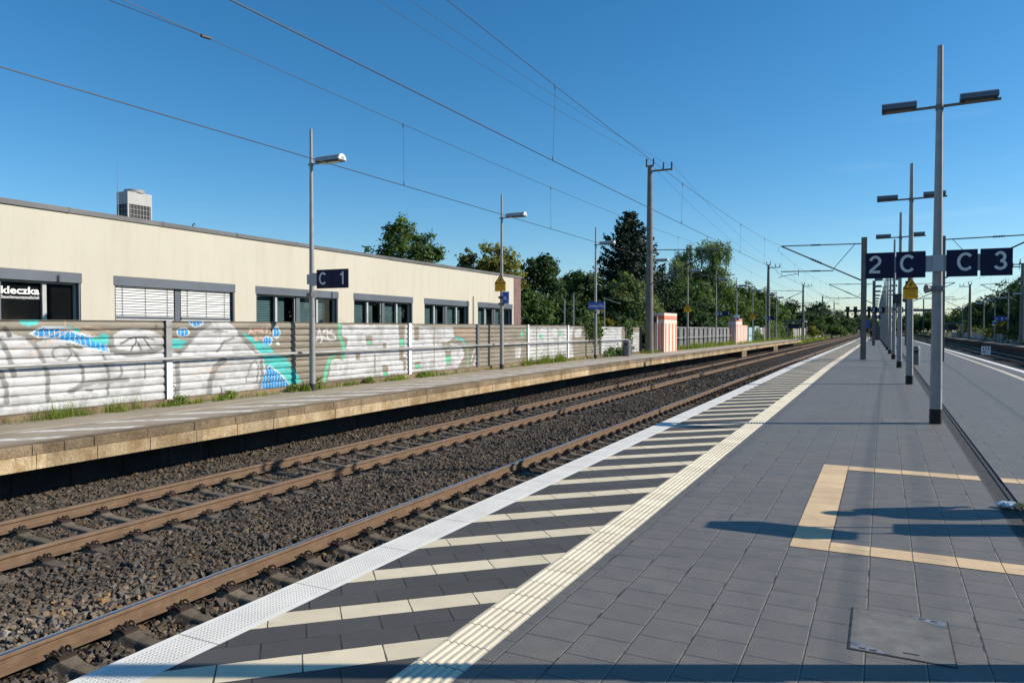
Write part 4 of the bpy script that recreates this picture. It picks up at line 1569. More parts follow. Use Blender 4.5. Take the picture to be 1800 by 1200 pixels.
for k, y in enumerate(POSTS):
    if k == 3:
        m = MB()
        m.box(XF + 0.0855, XF + 0.088, y - 0.073, y + 0.073, 0.12, 1.0)
        m.build('white_paint', M['white'], fence)
    m = MB()
    m.box(XF - 0.06, XF + 0.075, y - 0.055, y + 0.055, 0.0, ftop(y) + 0.01)
    m.box(XF + 0.075, XF + 0.085, y - 0.075, y + 0.075, 0.0, ftop(y) + 0.01)
    m.build('post', {3: M['galv'], 5: M['white'], 7: M['white'], 8: M['white']}.get(k, M['galv_dark']), fence, warp=True)
m = MB()
m.tube([(XF + 0.165, y, 1.06 - 0.003 * max(0, y - 12)) for y in (-3, 0, 6, 12, 20, 30, 40, 47)], 0.034, 10)
for y in POSTS[:-1]:
    m.box(XF + 0.085, XF + 0.17, y - 0.02, y + 0.02, 1.035 - 0.003 * max(0, y - 12), 1.075 - 0.003 * max(0, y - 12))
m.build('handrail', M['handrail'], fence, warp=True, smooth=50)
m = MB()
m.box(XF - 0.1, XF + 0.10, -3, 34.5, -0.05, 0.13)
m.sweep([(XF - 0.1, -0.05), (XF + 0.10, -0.05), (XF + 0.10, 0.13), (XF - 0.1, 0.13)], [34.5, 35, 48.4])
m.build('plinth', M['kerb_top'], fence, warp=True)

# orange boxes at the ends of the barrier
t = thing('concrete_kiosk', 'pink concrete block with orange upright stripes beside tall mast', 'concrete block', (-14.25, 52.6, G(52.6)))
m = MB()
m.box(-0.45, 0.45, -1.0, 2.6, -0.3, 2.78)
m.build('block_body', M['orange'], t)
m = MB()
m.box(-0.45, 0.05, -1.32, -1.003, -0.3, 2.55)
m.build('side_pier', M['orange'], t)
m = MB()
m.box(-0.30, 0.0, -1.45, -1.325, 2.1, 2.5)
m.build('switch_box', M['dark'], t)
t = thing('concrete_kiosk', 'smaller orange striped concrete block beyond the grey panel wall', 'concrete block', (-14.45, 82.0, G(82)))
m = MB()
m.box(-0.45, 0.35, 0.0, 4.0, -0.3, 2.75)
m.build('block_body', M['orange'], t)
m = MB()
m.box(-0.40, 0.33, 4.05, 7.5, -0.3, 2.05)
m.build('side_pier', M['orange'], t)

t = thing('panel_wall', 'grey panel wall with dark upright gaps between two striped blocks', 'wall', (0, 0, 0))
n = 0
y = 55.4
while y < 81.3:
    m = MB()
    m.box(-14.98, -14.72, y + 0.083, y + 1.817, -0.2, 1.72 + 0.01 * math.sin(n * 3.1))
    m.build('wall_panel', M['barrier_grey'], t, warp=True)
    m = MB()
    m.box(-14.95, -14.635, y - 0.06, y + 0.08, -0.2, 1.70)
    m.build('wall_post', M['black'], t, warp=True)  # posts coloured black to stand in for the shade between panels
    y += 1.88
    n += 1
m = MB()
m.tube([(-14.42, 55.4, 0.95), (-14.42, 60, 0.95), (-14.42, 70, 0.95), (-14.42, 81.3, 0.95)], 0.03, 8)
m.build('handrail', M['galv'], t, warp=True)
m = MB()
m.tube([(-14.80, 55.4, 1.76), (-14.78, 60, 1.76), (-14.78, 70, 1.76), (-14.78, 81.3, 1.76)], 0.045, 6)
m.build('coping', M['galv'], t, warp=True)

t = thing('panel_wall', 'pale overgrown panel wall past the second striped block, partly painted blue', 'wall', (0, 0, 0))
n = 0
y = 89.6
while y < 220:
    m = MB()
    m.box(-14.9, -14.75, y + 0.1, y + 4.4, -0.4, 2.0 - 0.15 * (n % 2))
    m.build('wall_panel', M['barrier_blue'] if n < 3 else M['barrier_pale'], t, warp=True)
    m = MB()
    m.box(-14.95, -14.66, y - 0.1, y + 0.1, -0.4, 2.1)
    m.build('wall_post', M['galv_dark'], t, warp=True)
    y += 4.5
    n += 1
m = MB()
m.tube([(-14.5, y_, 0.95) for y_ in (89.6, 100, 110, 124)], 0.03, 6)
m.build('handrail', M['galv'], t, warp=True)

# ------------------------------------------------------------------ office building behind the barrier
BX = -20.5


def slope(y):
    return -0.0072 * (y - 11.25)


bld = thing('office_building', 'low cream plastered office building with flat roof and grey window bands', 'building', (0, 0, 0))
W0 = [9.02, 14.45, 20.03, 25.63, 31.15, 36.62]
WW = [4.39, 4.57, 4.55, 4.47, 4.44, 4.35]
W0 = [-7.5, -2.0, 3.5] + W0
WW = [4.45, 4.45, 4.4] + WW
m = MB()
YA, YB = -14.0, 41.17


def wbox(m, x0, x1, y0, y1, za, zb):
    """box whose horizontals follow the building's slight slope"""
    vs = [(x0, y0, za + slope(y0)), (x1, y0, za + slope(y0)), (x1, y1, za + slope(y1)), (x0, y1, za + slope(y1)),
          (x0, y0, zb + slope(y0)), (x1, y0, zb + slope(y0)), (x1, y1, zb + slope(y1)), (x0, y1, zb + slope(y1))]
    m.add(vs, [(0, 3, 2, 1), (4, 5, 6, 7), (0, 1, 5, 4), (1, 2, 6, 5), (2, 3, 7, 6), (3, 0, 4, 7)])


ZL = 3.32       # top of the grey band
wbox(m, BX - 0.35, BX, YA, YB, ZL, 4.99)
wbox(m, BX - 0.35, BX, YA, YB, -0.6, 1.05)
edges = [YA] + [v for a, b in zip(W0, WW) for v in (a, a + b)] + [YB]
for a, b in zip(edges[0::2], edges[1::2]):
    wbox(m, BX - 0.35, BX, a, b, 1.05, ZL)
wbox(m, BX - 16, BX - 0.35, YB - 0.35, YB, -0.6, 4.99)
wbox(m, BX - 16, BX - 0.35, YA, YA + 0.3, -0.6, 4.99)
m.build('wall', M['plaster'], bld)
m = MB()
wbox(m, BX - 16.2, BX - 0.4, YA - 0.1, 42.2, 4.99, 5.09)
y = YA - 0.1
while y < 42.2:
    ye = min(y + 3.02, 42.25)
    j1, j2 = 0.006 * math.sin(y * 2.7), 0.007 * math.sin(y * 1.9 + 1)
    wbox(m, BX - 0.398, BX + 0.045 + j1, y + 0.006, ye - 0.006, 4.99 + j2 * 0.4, 5.125 + j2)
    wbox(m, BX - 0.2, BX + 0.05 + j1, ye - 0.05, ye - 0.01, 4.985, 5.135 + j2)
    y = ye + 0.002
rf = m.build('roof', M['roofgrey'], bld)
m = MB()
wbox(m, BX - 1.1, BX + 0.02, 41.18, 42.14, -0.6, 4.985)
m.build('brick_pier', M['brick'], bld)
m = MB()
wbox(m, BX - 3.2, BX - 3.0, YA + 0.4, YB - 0.4, -0.6, 4.9)
wbox(m, BX - 3.0, BX - 0.36, YA + 0.4, YB - 0.4, 0.3, 0.4)
m.build('inner_wall', M['room'], bld)
m = MB()
wbox(m, BX - 3.0, BX - 0.36, YA + 0.4, YB - 0.4, 4.6, 4.7)
m.build('ceiling', M['room'], bld)
for k, (a, w) in enumerate(zip(W0, WW)):
    b = a + w
    c = (a + b) / 2
    m = MB()
    wbox(m, BX - 0.30, BX + 0.012, a - 0.03, b + 0.03, ZL - 0.285, ZL - 0.003)
    m2 = m
    wbox(m, BX - 0.24, BX - 0.10, c - 0.10, c + 0.10, 1.05, ZL - 0.285)
    wbox(m, BX - 0.30, BX - 0.02, b - 0.05, b - 0.003, 1.05, ZL - 0.285)
    wbox(m, BX - 0.30, BX - 0.02, a + 0.003, a + 0.05, 1.05, ZL - 0.285)
    wd = m.build('window', M['lintel'], bld)
    s1, s2 = (a + c) / 2, (c + b) / 2 + (0.15 if k == 3 else 0)
    m = MB()
    for s in (s1, s2):
        if k == 4:
            continue
        wbox(m, BX - 0.25, BX - 0.135, s - 0.055, s + 0.055, 1.05, ZL - 0.33)
    for p0, p1 in ((a + 0.05, c - 0.1), (c + 0.1, b - 0.05)):
        wbox(m, BX - 0.25, BX - 0.17, p0, p1, ZL - 0.34, ZL - 0.288)
        wbox(m, BX - 0.25, BX - 0.15, p1 - 0.05, p1 - 0.002, 1.05, ZL - 0.342)
    m.build('sash', M['frame_white'], wd)
    if k == 4:          # the two shut white outside blinds
        for p0, p1 in ((a + 0.06, c - 0.16), (c + 0.12, b - 0.14)):
            m = MB()
            q = 0
            while 1.32 + 0.083 * q < ZL - 0.33:
                z = 1.32 + 0.083 * q
                sag = 0.004 * math.sin(q * 1.7)
                vs = [(BX - 0.125, p0, z + slope(p0)), (BX - 0.125, p1, z + slope(p1) + sag), (BX - 0.075, p1, z + 0.030 + slope(p1) + sag), (BX - 0.075, p0, z + 0.030 + slope(p0)),
                      (BX - 0.105, p1, z + 0.0815 + slope(p1) + sag), (BX - 0.105, p0, z + 0.0815 + slope(p0))]
                m.add(vs, [(0, 1, 2, 3), (3, 2, 4, 5)])
                q += 1
            bl = m.build('outside_blind', M['blind_white'], wd, fix=False)
            m = MB()
            wbox(m, BX - 0.12, BX - 0.06, p0, p1, 2.05, 2.13)
            for f in (0.12, 0.5, 0.88):
                yy = p0 + (p1 - p0) * f
                wbox(m, BX - 0.068, BX - 0.063, yy - 0.008, yy + 0.008, 2.05, ZL - 0.29)
            m.build('blind_rail', M['lintel'], bl)
    elif k >= 5 or k < 3:
        m = MB()
        q = 0
        for p0, p1 in ((a + 0.06, s1 - 0.06), (s1 + 0.06, c - 0.12 - 0.42), (c + 0.12, s2 - 0.06), (s2 + 0.06, b - 0.06 - 0.42)):
            q = 0
            while 1.4 + 0.085 * q < ZL - 0.36:
                z = 1.4 + 0.085 * q
                vs = [(BX - 0.30, p0, z + slope(p0)), (BX - 0.30, p1, z + slope(p1)), (BX - 0.345, p1, z + 0.066 + slope(p1)), (BX - 0.345, p0, z + 0.066 + slope(p0))]
                m.add(vs, [(0, 1, 2, 3)])
                q += 1
        m.build('inside_blind', M['blind_teal'], wd, fix=False)
        m = MB()
        ya_, yb_ = a + 0.05, b - 0.05
        m.add([(BX - 0.222, ya_, 1.05 + slope(ya_)), (BX - 0.222, yb_, 1.05 + slope(yb_)), (BX - 0.222, yb_, ZL - 0.34 + slope(yb_)), (BX - 0.222, ya_, ZL - 0.34 + slope(ya_))], [(0, 1, 2, 3)])
        m.build('pane', M['glass'], wd, fix=False)
    else:
        m = MB()
        wbox(m, BX - 0.226, BX - 0.22, a + 0.05, b - 0.05, 1.05, ZL - 0.34)
        pn = m.build('pane', M['pane_dark'], wd)
        if k == 3:
            m = MB()
            put_text(m, 'kleczka', 11.375, 2.665, 0.19, BX - 0.212, width=1.0, face='+x', bold=True)
            put_text(m, 'Steuerberatungsgesellschaft', 11.38, 2.535, 0.085, BX - 0.212, width=0.99, face='+x')
            m.build('lettering', M['white'], wd, fix=False)

m = MB()
m.tube([(BX + 0.05, 36.05, 0.2), (BX + 0.05, 36.05, 3.62 + slope(36))], 0.022, 8)  # thin dark tube drawn in place of a lamp post's shadow on the wall
m.build('pole_shadow', M['lintel'], bld)

t = thing('air_conditioner', 'white boxy air conditioner with dark grilles on the flat roof', 'air conditioner', (-25.05, 18.22, 5.05))
m = MB()
m.box(-0.62, 0.0, 0.0, 1.02, 1.28, 1.74)
m.box(-0.62, -0.56, 0.0, 0.06, 0.1, 1.28)
for xx in (-0.62, -0.06):
    for yy in (0.0, 0.96):
        m.box(xx, xx + 0.06, yy, yy + 0.06, 0.0, 1.28)
m.box(-0.62, 0.0, 0.0, 1.02, 0.0, 0.12)
m.build('casing', M['ac_white'], t)
m = MB()
m.box(-0.59, -0.03, 0.03, 0.99, 0.12, 1.279)
gb = m.build('coil', M['ac_dark'], t)
m = MB()
for q in range(5):
    z = 0.30 + 0.2 * q
    m.box(-0.022, -0.012, 0.06, 0.96, z, z + 0.012)
    m.box(-0.56, -0.06, 0.012, 0.022, z, z + 0.012)
for q in range(7):
    y = 0.12 + 0.13 * q
    m.box(-0.011, -0.003, y, y + 0.012, 0.12, 1.28)
for q in range(3):
    x = -0.5 + 0.16 * q
    m.box(x, x + 0.012, 0.003, 0.011, 0.12, 1.28)
m.build('guard', M['ac_white'], t)
m = MB()
m.ring((-0.31, 0.51, 0), 0.22, 0.36, 'z', 1.74, 1.86, n=20)
m.build('fan_ring', M['galv'], t, smooth=40)
t = thing('lightning_rod', 'thin pale lightning rod standing upright on the flat roof edge', 'lightning rod', (-22.0, 15.66, 5.05))
m = MB()
m.tube([(0, 0, 0), (0, 0, 2.1)], [0.014, 0.008], 6)
m.build('rod', M['galv'], t)
m = MB()
m.box(-0.14, 0.14, -0.14, 0.14, 0.0, 0.12)
m.build('rod_foot', M['mast_conc'], t)
t = thing('roof_pipe', 'small bent vent pipe on the cream building roof', 'vent pipe', (-21.6, 18.2, 4.98))
m = MB()
m.tube([(0, 0, 0), (0, 0, 0.34), (0, 0.05, 0.4), (0, 0.1, 0.36)], 0.02, 6)
m.build('pipe', M['dark'], t)

# ------------------------------------------------------------------ lamps on the island platform
def hood(m, x0, x1, z, r):
    """half-round hood over a lamp, along x, open side down"""
    m.ring((0, 0, z), r - 0.012, r, 'x', x0, x1, 0.0, PI, 12)
    return m


def lamp_head(parent, x0, x1, z, r, mat, ringend=None):
    m = MB()
    hood(m, x0, x1, z, r)
    for xx in (x0, x1 - 0.012):
        m.ring((0, 0, z), 0.002, r - 0.011, 'x', xx, xx + 0.012, 0.0, PI, 10)
    h = m.build('lamp_head', mat, parent, smooth=40)
    m = MB()
    m.box(x0 + 0.02, x1 - 0.02, -r + 0.012, r - 0.012, z - 0.035, z + 0.012)
    m.build('lamp_tray', M['dark'], h)
    m = MB()
    m.box(x0 + 0.08, x1 - 0.08, -r * 0.45, r * 0.45, z - 0.048, z - 0.036)
    m.build('lens', M['lens'], h)
    if ringend is not None:
        m = MB()
        m.ring((0, 0, z), r * 0.55, r * 1.02, 'x', ringend, ringend + 0.03, 0.0, PI, 12)
        m.build('end_ring', M['white_ring'], h)
    return h


def island_lamp(loc, H, label, screws=True):
    t = thing('lamp_post', label, 'lamp post', loc, 'double armed lamp posts on the island platform')
    m = MB()
    m.tube([(0, 0, 0.0), (0, 0, 1.0), (0, 0, H)], [0.104, 0.098, 0.047], 8, phase=0.0)
    p = m.build('pole', M['galv'], t)
    m = MB()
    m.tube([(0, 0, 0.0), (0, 0, 0.27)], [0.108, 0.107], 8, phase=0.0)
    m.build('base_sleeve', M['black'], t)
    if screws:
        m = MB()
        for z in (0.95, 1.28):
            m.tube([(0.03, -0.088, z), (0.03, -0.1, z)], 0.011, 8)
        m.box(-0.05, 0.055, -0.0935, -0.091, 0.90, 1.36)
        m.build('service_door', M['galv'], t)
    za = H * 0.838
    m = MB()
    m.tube([(-0.95, 0, za), (0.95, 0, za + 0.035)], 0.027, 8)
    m.tube([(0, 0, za - 0.05), (0, 0, za + 0.05)], 0.068, 10)
    m.build('arm', M['galv_dark'], t, smooth=40)
    lamp_head(t, -0.95, -0.37, za + 0.05, 0.125, M['hood'])
    lamp_head(t, 0.32, 0.91, za + 0.08, 0.125, M['hood'])
    return t


LAMPS = [(0.95, 4.76, 6.94), (0.90, 15.75, 6.94), (0.76, 25.9, 6.78), (0.66, 35.9, 6.66), (0.56, 45.9, 6.6), (0.46, 56.0, 6.6)]
LAMPS += [(0.36 - 0.1 * q, 66 + 10 * q, 6.6) for q in range(10)]
NTH = ['first', 'second', 'third', 'fourth', 'fifth', 'sixth', 'seventh', 'eighth', 'ninth', 'tenth', 'eleventh', 'twelfth', 'thirteenth', 'fourteenth', 'fifteenth', 'sixteenth']
LL = ['double armed lamp post beside the steel access cover, only its shadow showing', 'tall double armed lamp post carrying the blue 2 C and C 3 signs',
      'double armed lamp post carrying the yellow triangular warning sign', 'double armed lamp post carrying the dark camera box and loudspeaker horns']
proto = None
for k, (x, y, H) in enumerate(LAMPS):
    lab = LL[k] if k < 4 else '%s double armed lamp post in the row behind the blue 2 C sign' % NTH[k - 1]
    if k < 5:
        lp = island_lamp((x, y, G(y)), H, lab, k < 3)
        proto = lp
    else:
        dup(proto, (x, y, G(y)), lab)

# loudspeakers and boxes
def speaker(loc, lab, d=-1, r=0.085, box=False):
    t = thing('loudspeaker', lab, 'loudspeaker', loc, 'loudspeakers on the lamp posts')
    m = MB()
    m.tube([(d * 0.06, -0.05, 0), (d * 0.13, -0.09, 0), (d * 0.19, -0.12, 0)], [r * 0.6, r * 0.7, r], 14)
    m.build('horn', M['galv_dark'], t, smooth=40)
    m = MB()
    m.box(-0.1, 0.1, -0.11, -0.085, -0.05, 0.05)
    m.ring((0, 0, 0), 0.092, 0.112, 'z', -0.03, 0.03, n=14)
    m.build('clamp', M['galv_dark'], t)
    return t


speaker((0.90, 15.75, 2.49), 'round grey loudspeaker on the pole under the 2 C sign')
t = thing('camera_housing', 'dark camera housing bracketed to the pole behind the warning sign', 'camera', (0.66, 35.9, 2.9 + G(35.9)))
m = MB()
m.box(-0.28, 0.05, -0.34, -0.1, -0.16, 0.2)
m.prism([(-0.34, 0.2), (0.1, 0.2), (0.02, 0.26), (-0.26, 0.26)], 'y', -0.36, -0.08)
m.build('housing', M['dark'], t)
m = MB()
m.tube([(-0.1, -0.22, -0.16), (-0.1, -0.22, -0.28)], [0.06, 0.09], 10)
m.tube([(0.12, -0.1, 0.0), (0.35, -0.2, 0.0)], [0.08, 0.16], 12)
m.build('lens_tube', M['galv_dark'], t)
speaker((0.56, 45.9, 2.75 + G(45.9)), 'grey horn on the pole behind the dark camera housing', 1, 0.14)


# ------------------------------------------------------------------ platform signs
def sign_2cc3(loc, label, words=('2', 'C', 'C', '3'), only=(0, 1, 2, 3)):
    t = thing('platform_sign', label, 'sign', loc, 'blue platform section signs on the island platform')
    X0 = [-1.20, -0.685, 0.13, 0.655]
    for k, w in enumerate(words):
        if k not in only:
            continue
        x0 = X0[k]
        m = MB()
        m.box(x0, x0 + 0.485, -0.155, -0.125, 2.70, 3.185)
        p = m.build('sign_panel', M['navy'], t)
        m = MB()
        tx = {0: x0 + 0.065, 1: x0 + 0.065, 2: x0 + 0.165, 3: x0 + 0.205}[k]
        put_glyph(m, w, tx, 2.80, 0.33, -0.1575)
        m.build('letter', M['letter'], p, fix=False)
    m = MB()
    m.box(-0.78 if 0 in only else -0.05, 0.72 if 3 in only else 0.2, -0.122, -0.108, 2.80, 3.10)
    m.box(-0.095, 0.085, -0.165, -0.104, 2.805, 3.105)
    m.box(-0.11, 0.10, -0.104, 0.11, 2.83, 3.08)
    m.build('bracket', M['signgrey'], t)
    return t


sign_2cc3((0.90, 15.75, 0.0), 'big blue platform sign reading 2 C and C 3')
sign_2cc3((0.36, 68.0, G(68) + 0.28), 'small distant blue platform sign reading 2 B', words=('2', 'B', 'B', '3'))
sign_2cc3((-0.04, 106.0, G(106) + 0.3), 'smallest blue platform sign lettered A, behind the 2 B sign', words=('2', 'A', 'A', '3'))


def warning(loc, w, h1, h2, lab, d=-0.12):
    """house-shaped warning board: triangle over a text panel"""
    t = thing('warning_sign', lab, 'warning sign', loc, 'yellow warning signs on lamp posts')
    m = MB()
    m.prism([(-w / 2, 0), (w / 2, 0), (w / 2, h1), (0.012, h1 + h2), (-0.012, h1 + h2), (-w / 2, h1)], 'y', d - 0.012, d)
    p = m.build('board', M['yellow'], t)
    m = MB()
    y0 = d - 0.0165
    e = 0.034
    a, b, c = (-w / 2 + 0.005, h1), (w / 2 - 0.005, h1), (0, h1 + h2 - 0.005)
    for q, r_ in ((a, b), (b, c), (c, a)):
        m.tube([(q[0], y0 + 0.004, q[1]), (r_[0], y0 + 0.004, r_[1])], e / 2, 4)
    m.build('triangle_border', M['black'], p)
    m = MB()
    zc = h1 + h2 * 0.33
    fl = [(0.02, 0.10), (-0.05, -0.005), (-0.005, 0.0), (-0.035, -0.09), (0.055, 0.03), (0.01, 0.025), (0.05, 0.10)]
    m.prism([(x * h2 / 0.33, zc + z * h2 / 0.36) for x, z in fl], 'y', d - 0.0155, d - 0.0125)
    m.build('pictogram', M['black'], p)
    m = MB()
    for k in range(3):
        z = h1 * (0.25 + 0.25 * k)
        m.box(-w * 0.36, w * 0.36, d - 0.015, d - 0.0125, z - 0.008, z + 0.008)
    m.build('small_print', M['black'], p)
    m = MB()
    m.box(-0.06, 0.06, d, -0.04, 0.08, 0.16)
    m.build('clamp', M['galv_dark'], t)
    return t


warning((0.76, 25.9, 2.63), 0.41, 0.315, 0.33, 'yellow warning sign on the second lamp post under the 2 C sign')
warning((0.36, 68.0, G(68) + 2.9), 0.5, 0.34, 0.36, 'tiny yellow warning sign beside the distant 2 B sign')

# ------------------------------------------------------------------ lamps on the old side platform
def side_lamp(loc, H, label, part=True):
    t = thing('lamp_post', label, 'lamp post', loc, 'single armed lamp posts along the graffiti wall')
    m = MB()
    m.tube([(0, 0, 0), (0, 0, 2.0), (0, 0, H)], [0.085, 0.078, 0.038], 16)
    m.build('pole', M['galv'], t, smooth=40)
    m = MB()
    m.tube([(0, 0, 0.0), (0, 0, 0.20)], 0.09, 16)
    m.build('base_sleeve', M['dark'], t, smooth=40)
    za = H * 0.866
    m = MB()
    m.tube([(-0.1, 0, za), (0.95, 0, za + 0.02)], 0.024, 8)
    m.tube([(0, 0, za - 0.05), (0, 0, za + 0.05)], 0.06, 12)
    m.build('arm', M['galv'], t, smooth=40)
    lamp_head(t, 0.25, 1.08, za + 0.03, 0.155, M['hood_light'], 1.06)
    return t


XP = -14.15
SL = [5.0, 15.87, 27.3, 38.55, 49.75, 60.1, 71.6, 82.6, 93.8, 105.0, 116.2]
SLAB = ['single armed lamp post before the first graffiti panel, at the picture edge', 'single armed lamp post carrying the C 1 sign', 'single armed lamp post carrying yellow warning sign before the cream building',
        'single armed lamp post carrying the station name sign', 'single armed lamp post hidden behind the tall concrete mast', 'single armed lamp post in front of the grey panel wall, with warning sign',
        'single armed lamp post carrying the B 1 sign', 'single armed lamp post beside the smaller orange striped block', 'single armed lamp post before the pale blue wall panels', 'single armed lamp post carrying the A 1 sign',
        'last single armed lamp post on the old platform, by the shelter']
sp = None
for k, y in enumerate(SL):
    if k < 3:
        sp = side_lamp((XP, y, G(y)), 7.22, SLAB[k])
    else:
        dup(sp, (XP, y, G(y)), SLAB[k])


def side_sign(loc, a, b, lab):
    t = thing('platform_sign', lab, 'sign', loc, 'blue section signs on the old platform')
    for k, (w, x0) in enumerate(((a, 0.30), (b, 0.845))):
        m = MB()
        m.box(x0, x0 + 0.535, -0.15, -0.12, 2.82, 3.33)
        p = m.build('sign_panel', M['navy'], t)
        m = MB()
        put_glyph(m, w, x0 + (0.09 if k == 0 else 0.27), 2.92, 0.34, -0.1525)
        m.build('letter', M['letter'], p, fix=False)
    m = MB()
    m.box(0.06, 0.42, -0.118, -0.10, 2.9, 3.25)
    m.box(-0.09, 0.12, -0.10, 0.09, 2.95, 3.22)
    m.build('bracket', M['signgrey'], t)
    return t


side_sign((XP, 15.87, 0), 'C', '1', 'blue section sign reading C 1')
side_sign((XP, 71.6, G(71.6) + 0.02), 'B', '1', 'blue section sign reading B 1')
side_sign((XP, 105.0, G(105) + 0.05), 'A', '1', 'small blue section sign reading A 1')
speaker((XP, 15.87, 2.66), 'pale horn loudspeaker just under the C 1 sign', 1, 0.1)
speaker((XP, 27.3, 2.70), 'dark round loudspeaker under the small blue notice', 1, 0.12)
speaker((XP, 38.55, 2.55), 'white round loudspeaker under the station name sign', 1, 0.13)
warning((XP, 27.3, 3.22), 0.50, 0.34, 0.33, 'yellow warning sign above a small blue notice, before the cream building')
warning((XP, 60.1, G(60) + 3.0), 0.55, 0.36, 0.36, 'yellow warning sign in front of dark trees, left of the B 1 sign')
warning((XP, 93.8, G(94) + 2.9), 0.6, 0.4, 0.36, 'small yellow warning sign above the pale blue panels')
t = thing('notice_board', 'small blue notice with white lines under a yellow warning sign', 'notice', (XP, 27.3, 2.72))
m = MB()
m.box(0.10, 0.40, -0.13, -0.115, 0.0, 0.48)
p = m.build('board', M['blue'], t)
m = MB()
m.box(0.16, 0.30, -0.134, -0.1305, 0.16, 0.20)
m.box(0.16, 0.28, -0.134, -0.1305, 0.23, 0.27)
m.box(0.33, 0.37, -0.134, -0.1305, 0.08, 0.12)
m.build('print', M['white'], p)
m = MB()
m.box(0.10, 0.40, -0.133, -0.1305, -0.05, -0.004)
m.build('foot_strip', M['white'], p)
m = MB()
m.box(-0.1, 0.12, -0.112, 0.09, 0.2, 0.3)
m.build('bracket', M['dark'], t)
t = thing('station_sign', 'blue station sign with white lettering Langenhagen Mitte', 'station sign', (XP, 38.55, 2.69))
m = MB()
m.box(-0.38, 0.56, -0.15, -0.12, 0.0, 0.40)
p = m.build('board', M['blue'], t)
m = MB()
put_text(m, 'Langenhagen Mitte', -0.335, 0.12, 0.17, -0.1525, width=0.85)
m.build('lettering', M['white'], p, fix=False)
m = MB()
m.box(-0.1, 0.1, -0.12, 0.09, 0.1, 0.3)
m.build('bracket', M['galv_dark'], t)
for y, lab in ((82.6, 'pale blue notice box on the post by the smaller striped block'), (108.5, 'small white and blue notice beside the A 1 sign')):
    t = thing('notice_box', lab, 'notice', (XP, y, G(y) + 2.55))
    m = MB()
    m.box(-0.25, 0.3, -0.2, -0.09, 0.0, 0.62)
    p = m.build('box', M['white'], t)
    m = MB()
    m.box(-0.25, 0.3, -0.206, -0.202, 0.0, 0.3)
    m.build('notice', M['blue'], p)

# ------------------------------------------------------------------ catenary masts
def insul(m, a, b, f0, f1, r=0.045):
    a, b = Vector(a), Vector(b)
    n = 9
    pts = [a + (b - a) * (f0 + (f1 - f0) * i / n) for i in range(n + 1)]
    rs = [r if i % 2 else r * 0.55 for i in range(n + 1)]
    m.tube(pts, rs, 8)


def concrete_mast(loc, H, lab, s=1):
    t = thing('catenary_mast', lab, 'catenary mast', loc, 'concrete catenary masts beside the tracks')
    m = MB()
    m.tube([(0, 0, -0.4), (0, 0, H)], [0.30, 0.155], 18)
    m.build('pole', M['mast_conc'], t, smooth=40)
    m = MB()
    m.box(-0.28 * s if s > 0 else 0.28, 0.28 if s > 0 else -0.28, -0.06, 0.06, H, H + 0.1) if False else m.box(-0.28, 0.28, -0.06, 0.06, H + 0.002, H + 0.10)
    x0, x1 = (0.16, 1.55) if s > 0 else (-1.55, -0.16)
    m.box(x0, x1, -0.055, 0.055, H - 0.36, H - 0.25)
    m.build('crossarm', M['mast_conc'], t)
    for x, z in ((-0.24, H + 0.10), (0.24, H + 0.10), (0.92 * s, H - 0.25), (1.48 * s, H - 0.25)):
        m = MB()
        insul(m, (x, 0, z), (x, 0, z + 0.42), 0.0, 1.0, 0.065)
        m.build('insulator', M['insul'], t)
    return t


def cantilever(t, x, zt, zb, xt, ztip, zs, xs0, xs1, brace=None):
    """bracket of tubes that holds the wire out over the track, in the mast's own frame"""
    m = MB()
    m.tube([(x, 0, zt), (xt, 0, ztip)], 0.030, 8)
    m.tube([(x, 0, zb), (xt, 0, ztip)], 0.038, 8)
    m.tube([(xs0, 0, zs), (xs1, 0, zs + 0.03)], 0.028, 8)
    if brace:
        m.tube([brace[0], brace[1]], 0.018, 6)
    m.build('cantilever', M['mast_steel'], t, smooth=50)
    m = MB()
    insul(m, (x, 0, zt), (xt, 0, ztip), 0.50, 0.62, 0.055)
    insul(m, (x, 0, zb), (xt, 0, ztip), 0.48, 0.62, 0.065)
    insul(m, (xs0, 0, zs), (xs1, 0, zs + 0.03), 0.25, 0.42, 0.05)
    m.build('insulator', M['insul'], t, smooth=50)
    d = 1 if xs1 > xs0 else -1
    m = MB()
    xm = xs0 + (xs1 - xs0) * 0.66
    m.tube([(xm, 0, zs + 0.14), (xm, 0, zs - 0.26)], 0.016, 6)
    m.tube([(xm, 0, zs - 0.10), (xm + d * 0.5, 0, zs - 0.18), (xm + d * 1.0, 0, zs - 0.26), (xm + d * 1.05, 0, zs - 0.36)], 0.016, 6)
    m.build('registration_arm', M['mast_steel'], t)


MASTS = [(-14.1, 48.9, 12.55, 'tall concrete catenary mast standing beside the orange striped block'),
         (-14.1, 107.0, 10.4, 'second concrete catenary mast down the line, before pale overgrown wall'),
         (-14.1, 157.0, 10.4, 'third concrete catenary mast down the line, behind the shelter'),
         (-14.1, 210.0, 10.2, 'fourth concrete catenary mast far down the curving tracks'),
         (-14.1, 262.0, 10.2, 'last small concrete catenary mast before the distant trees')]
for k, (x, y, H, lab) in enumerate(MASTS):
    t = concrete_mast((x, y, G(y)), H, lab)
    cantilever(t, 0.2, 6.95, 4.72, 4.62, 6.8, 5.1, 1.95, 5.6)


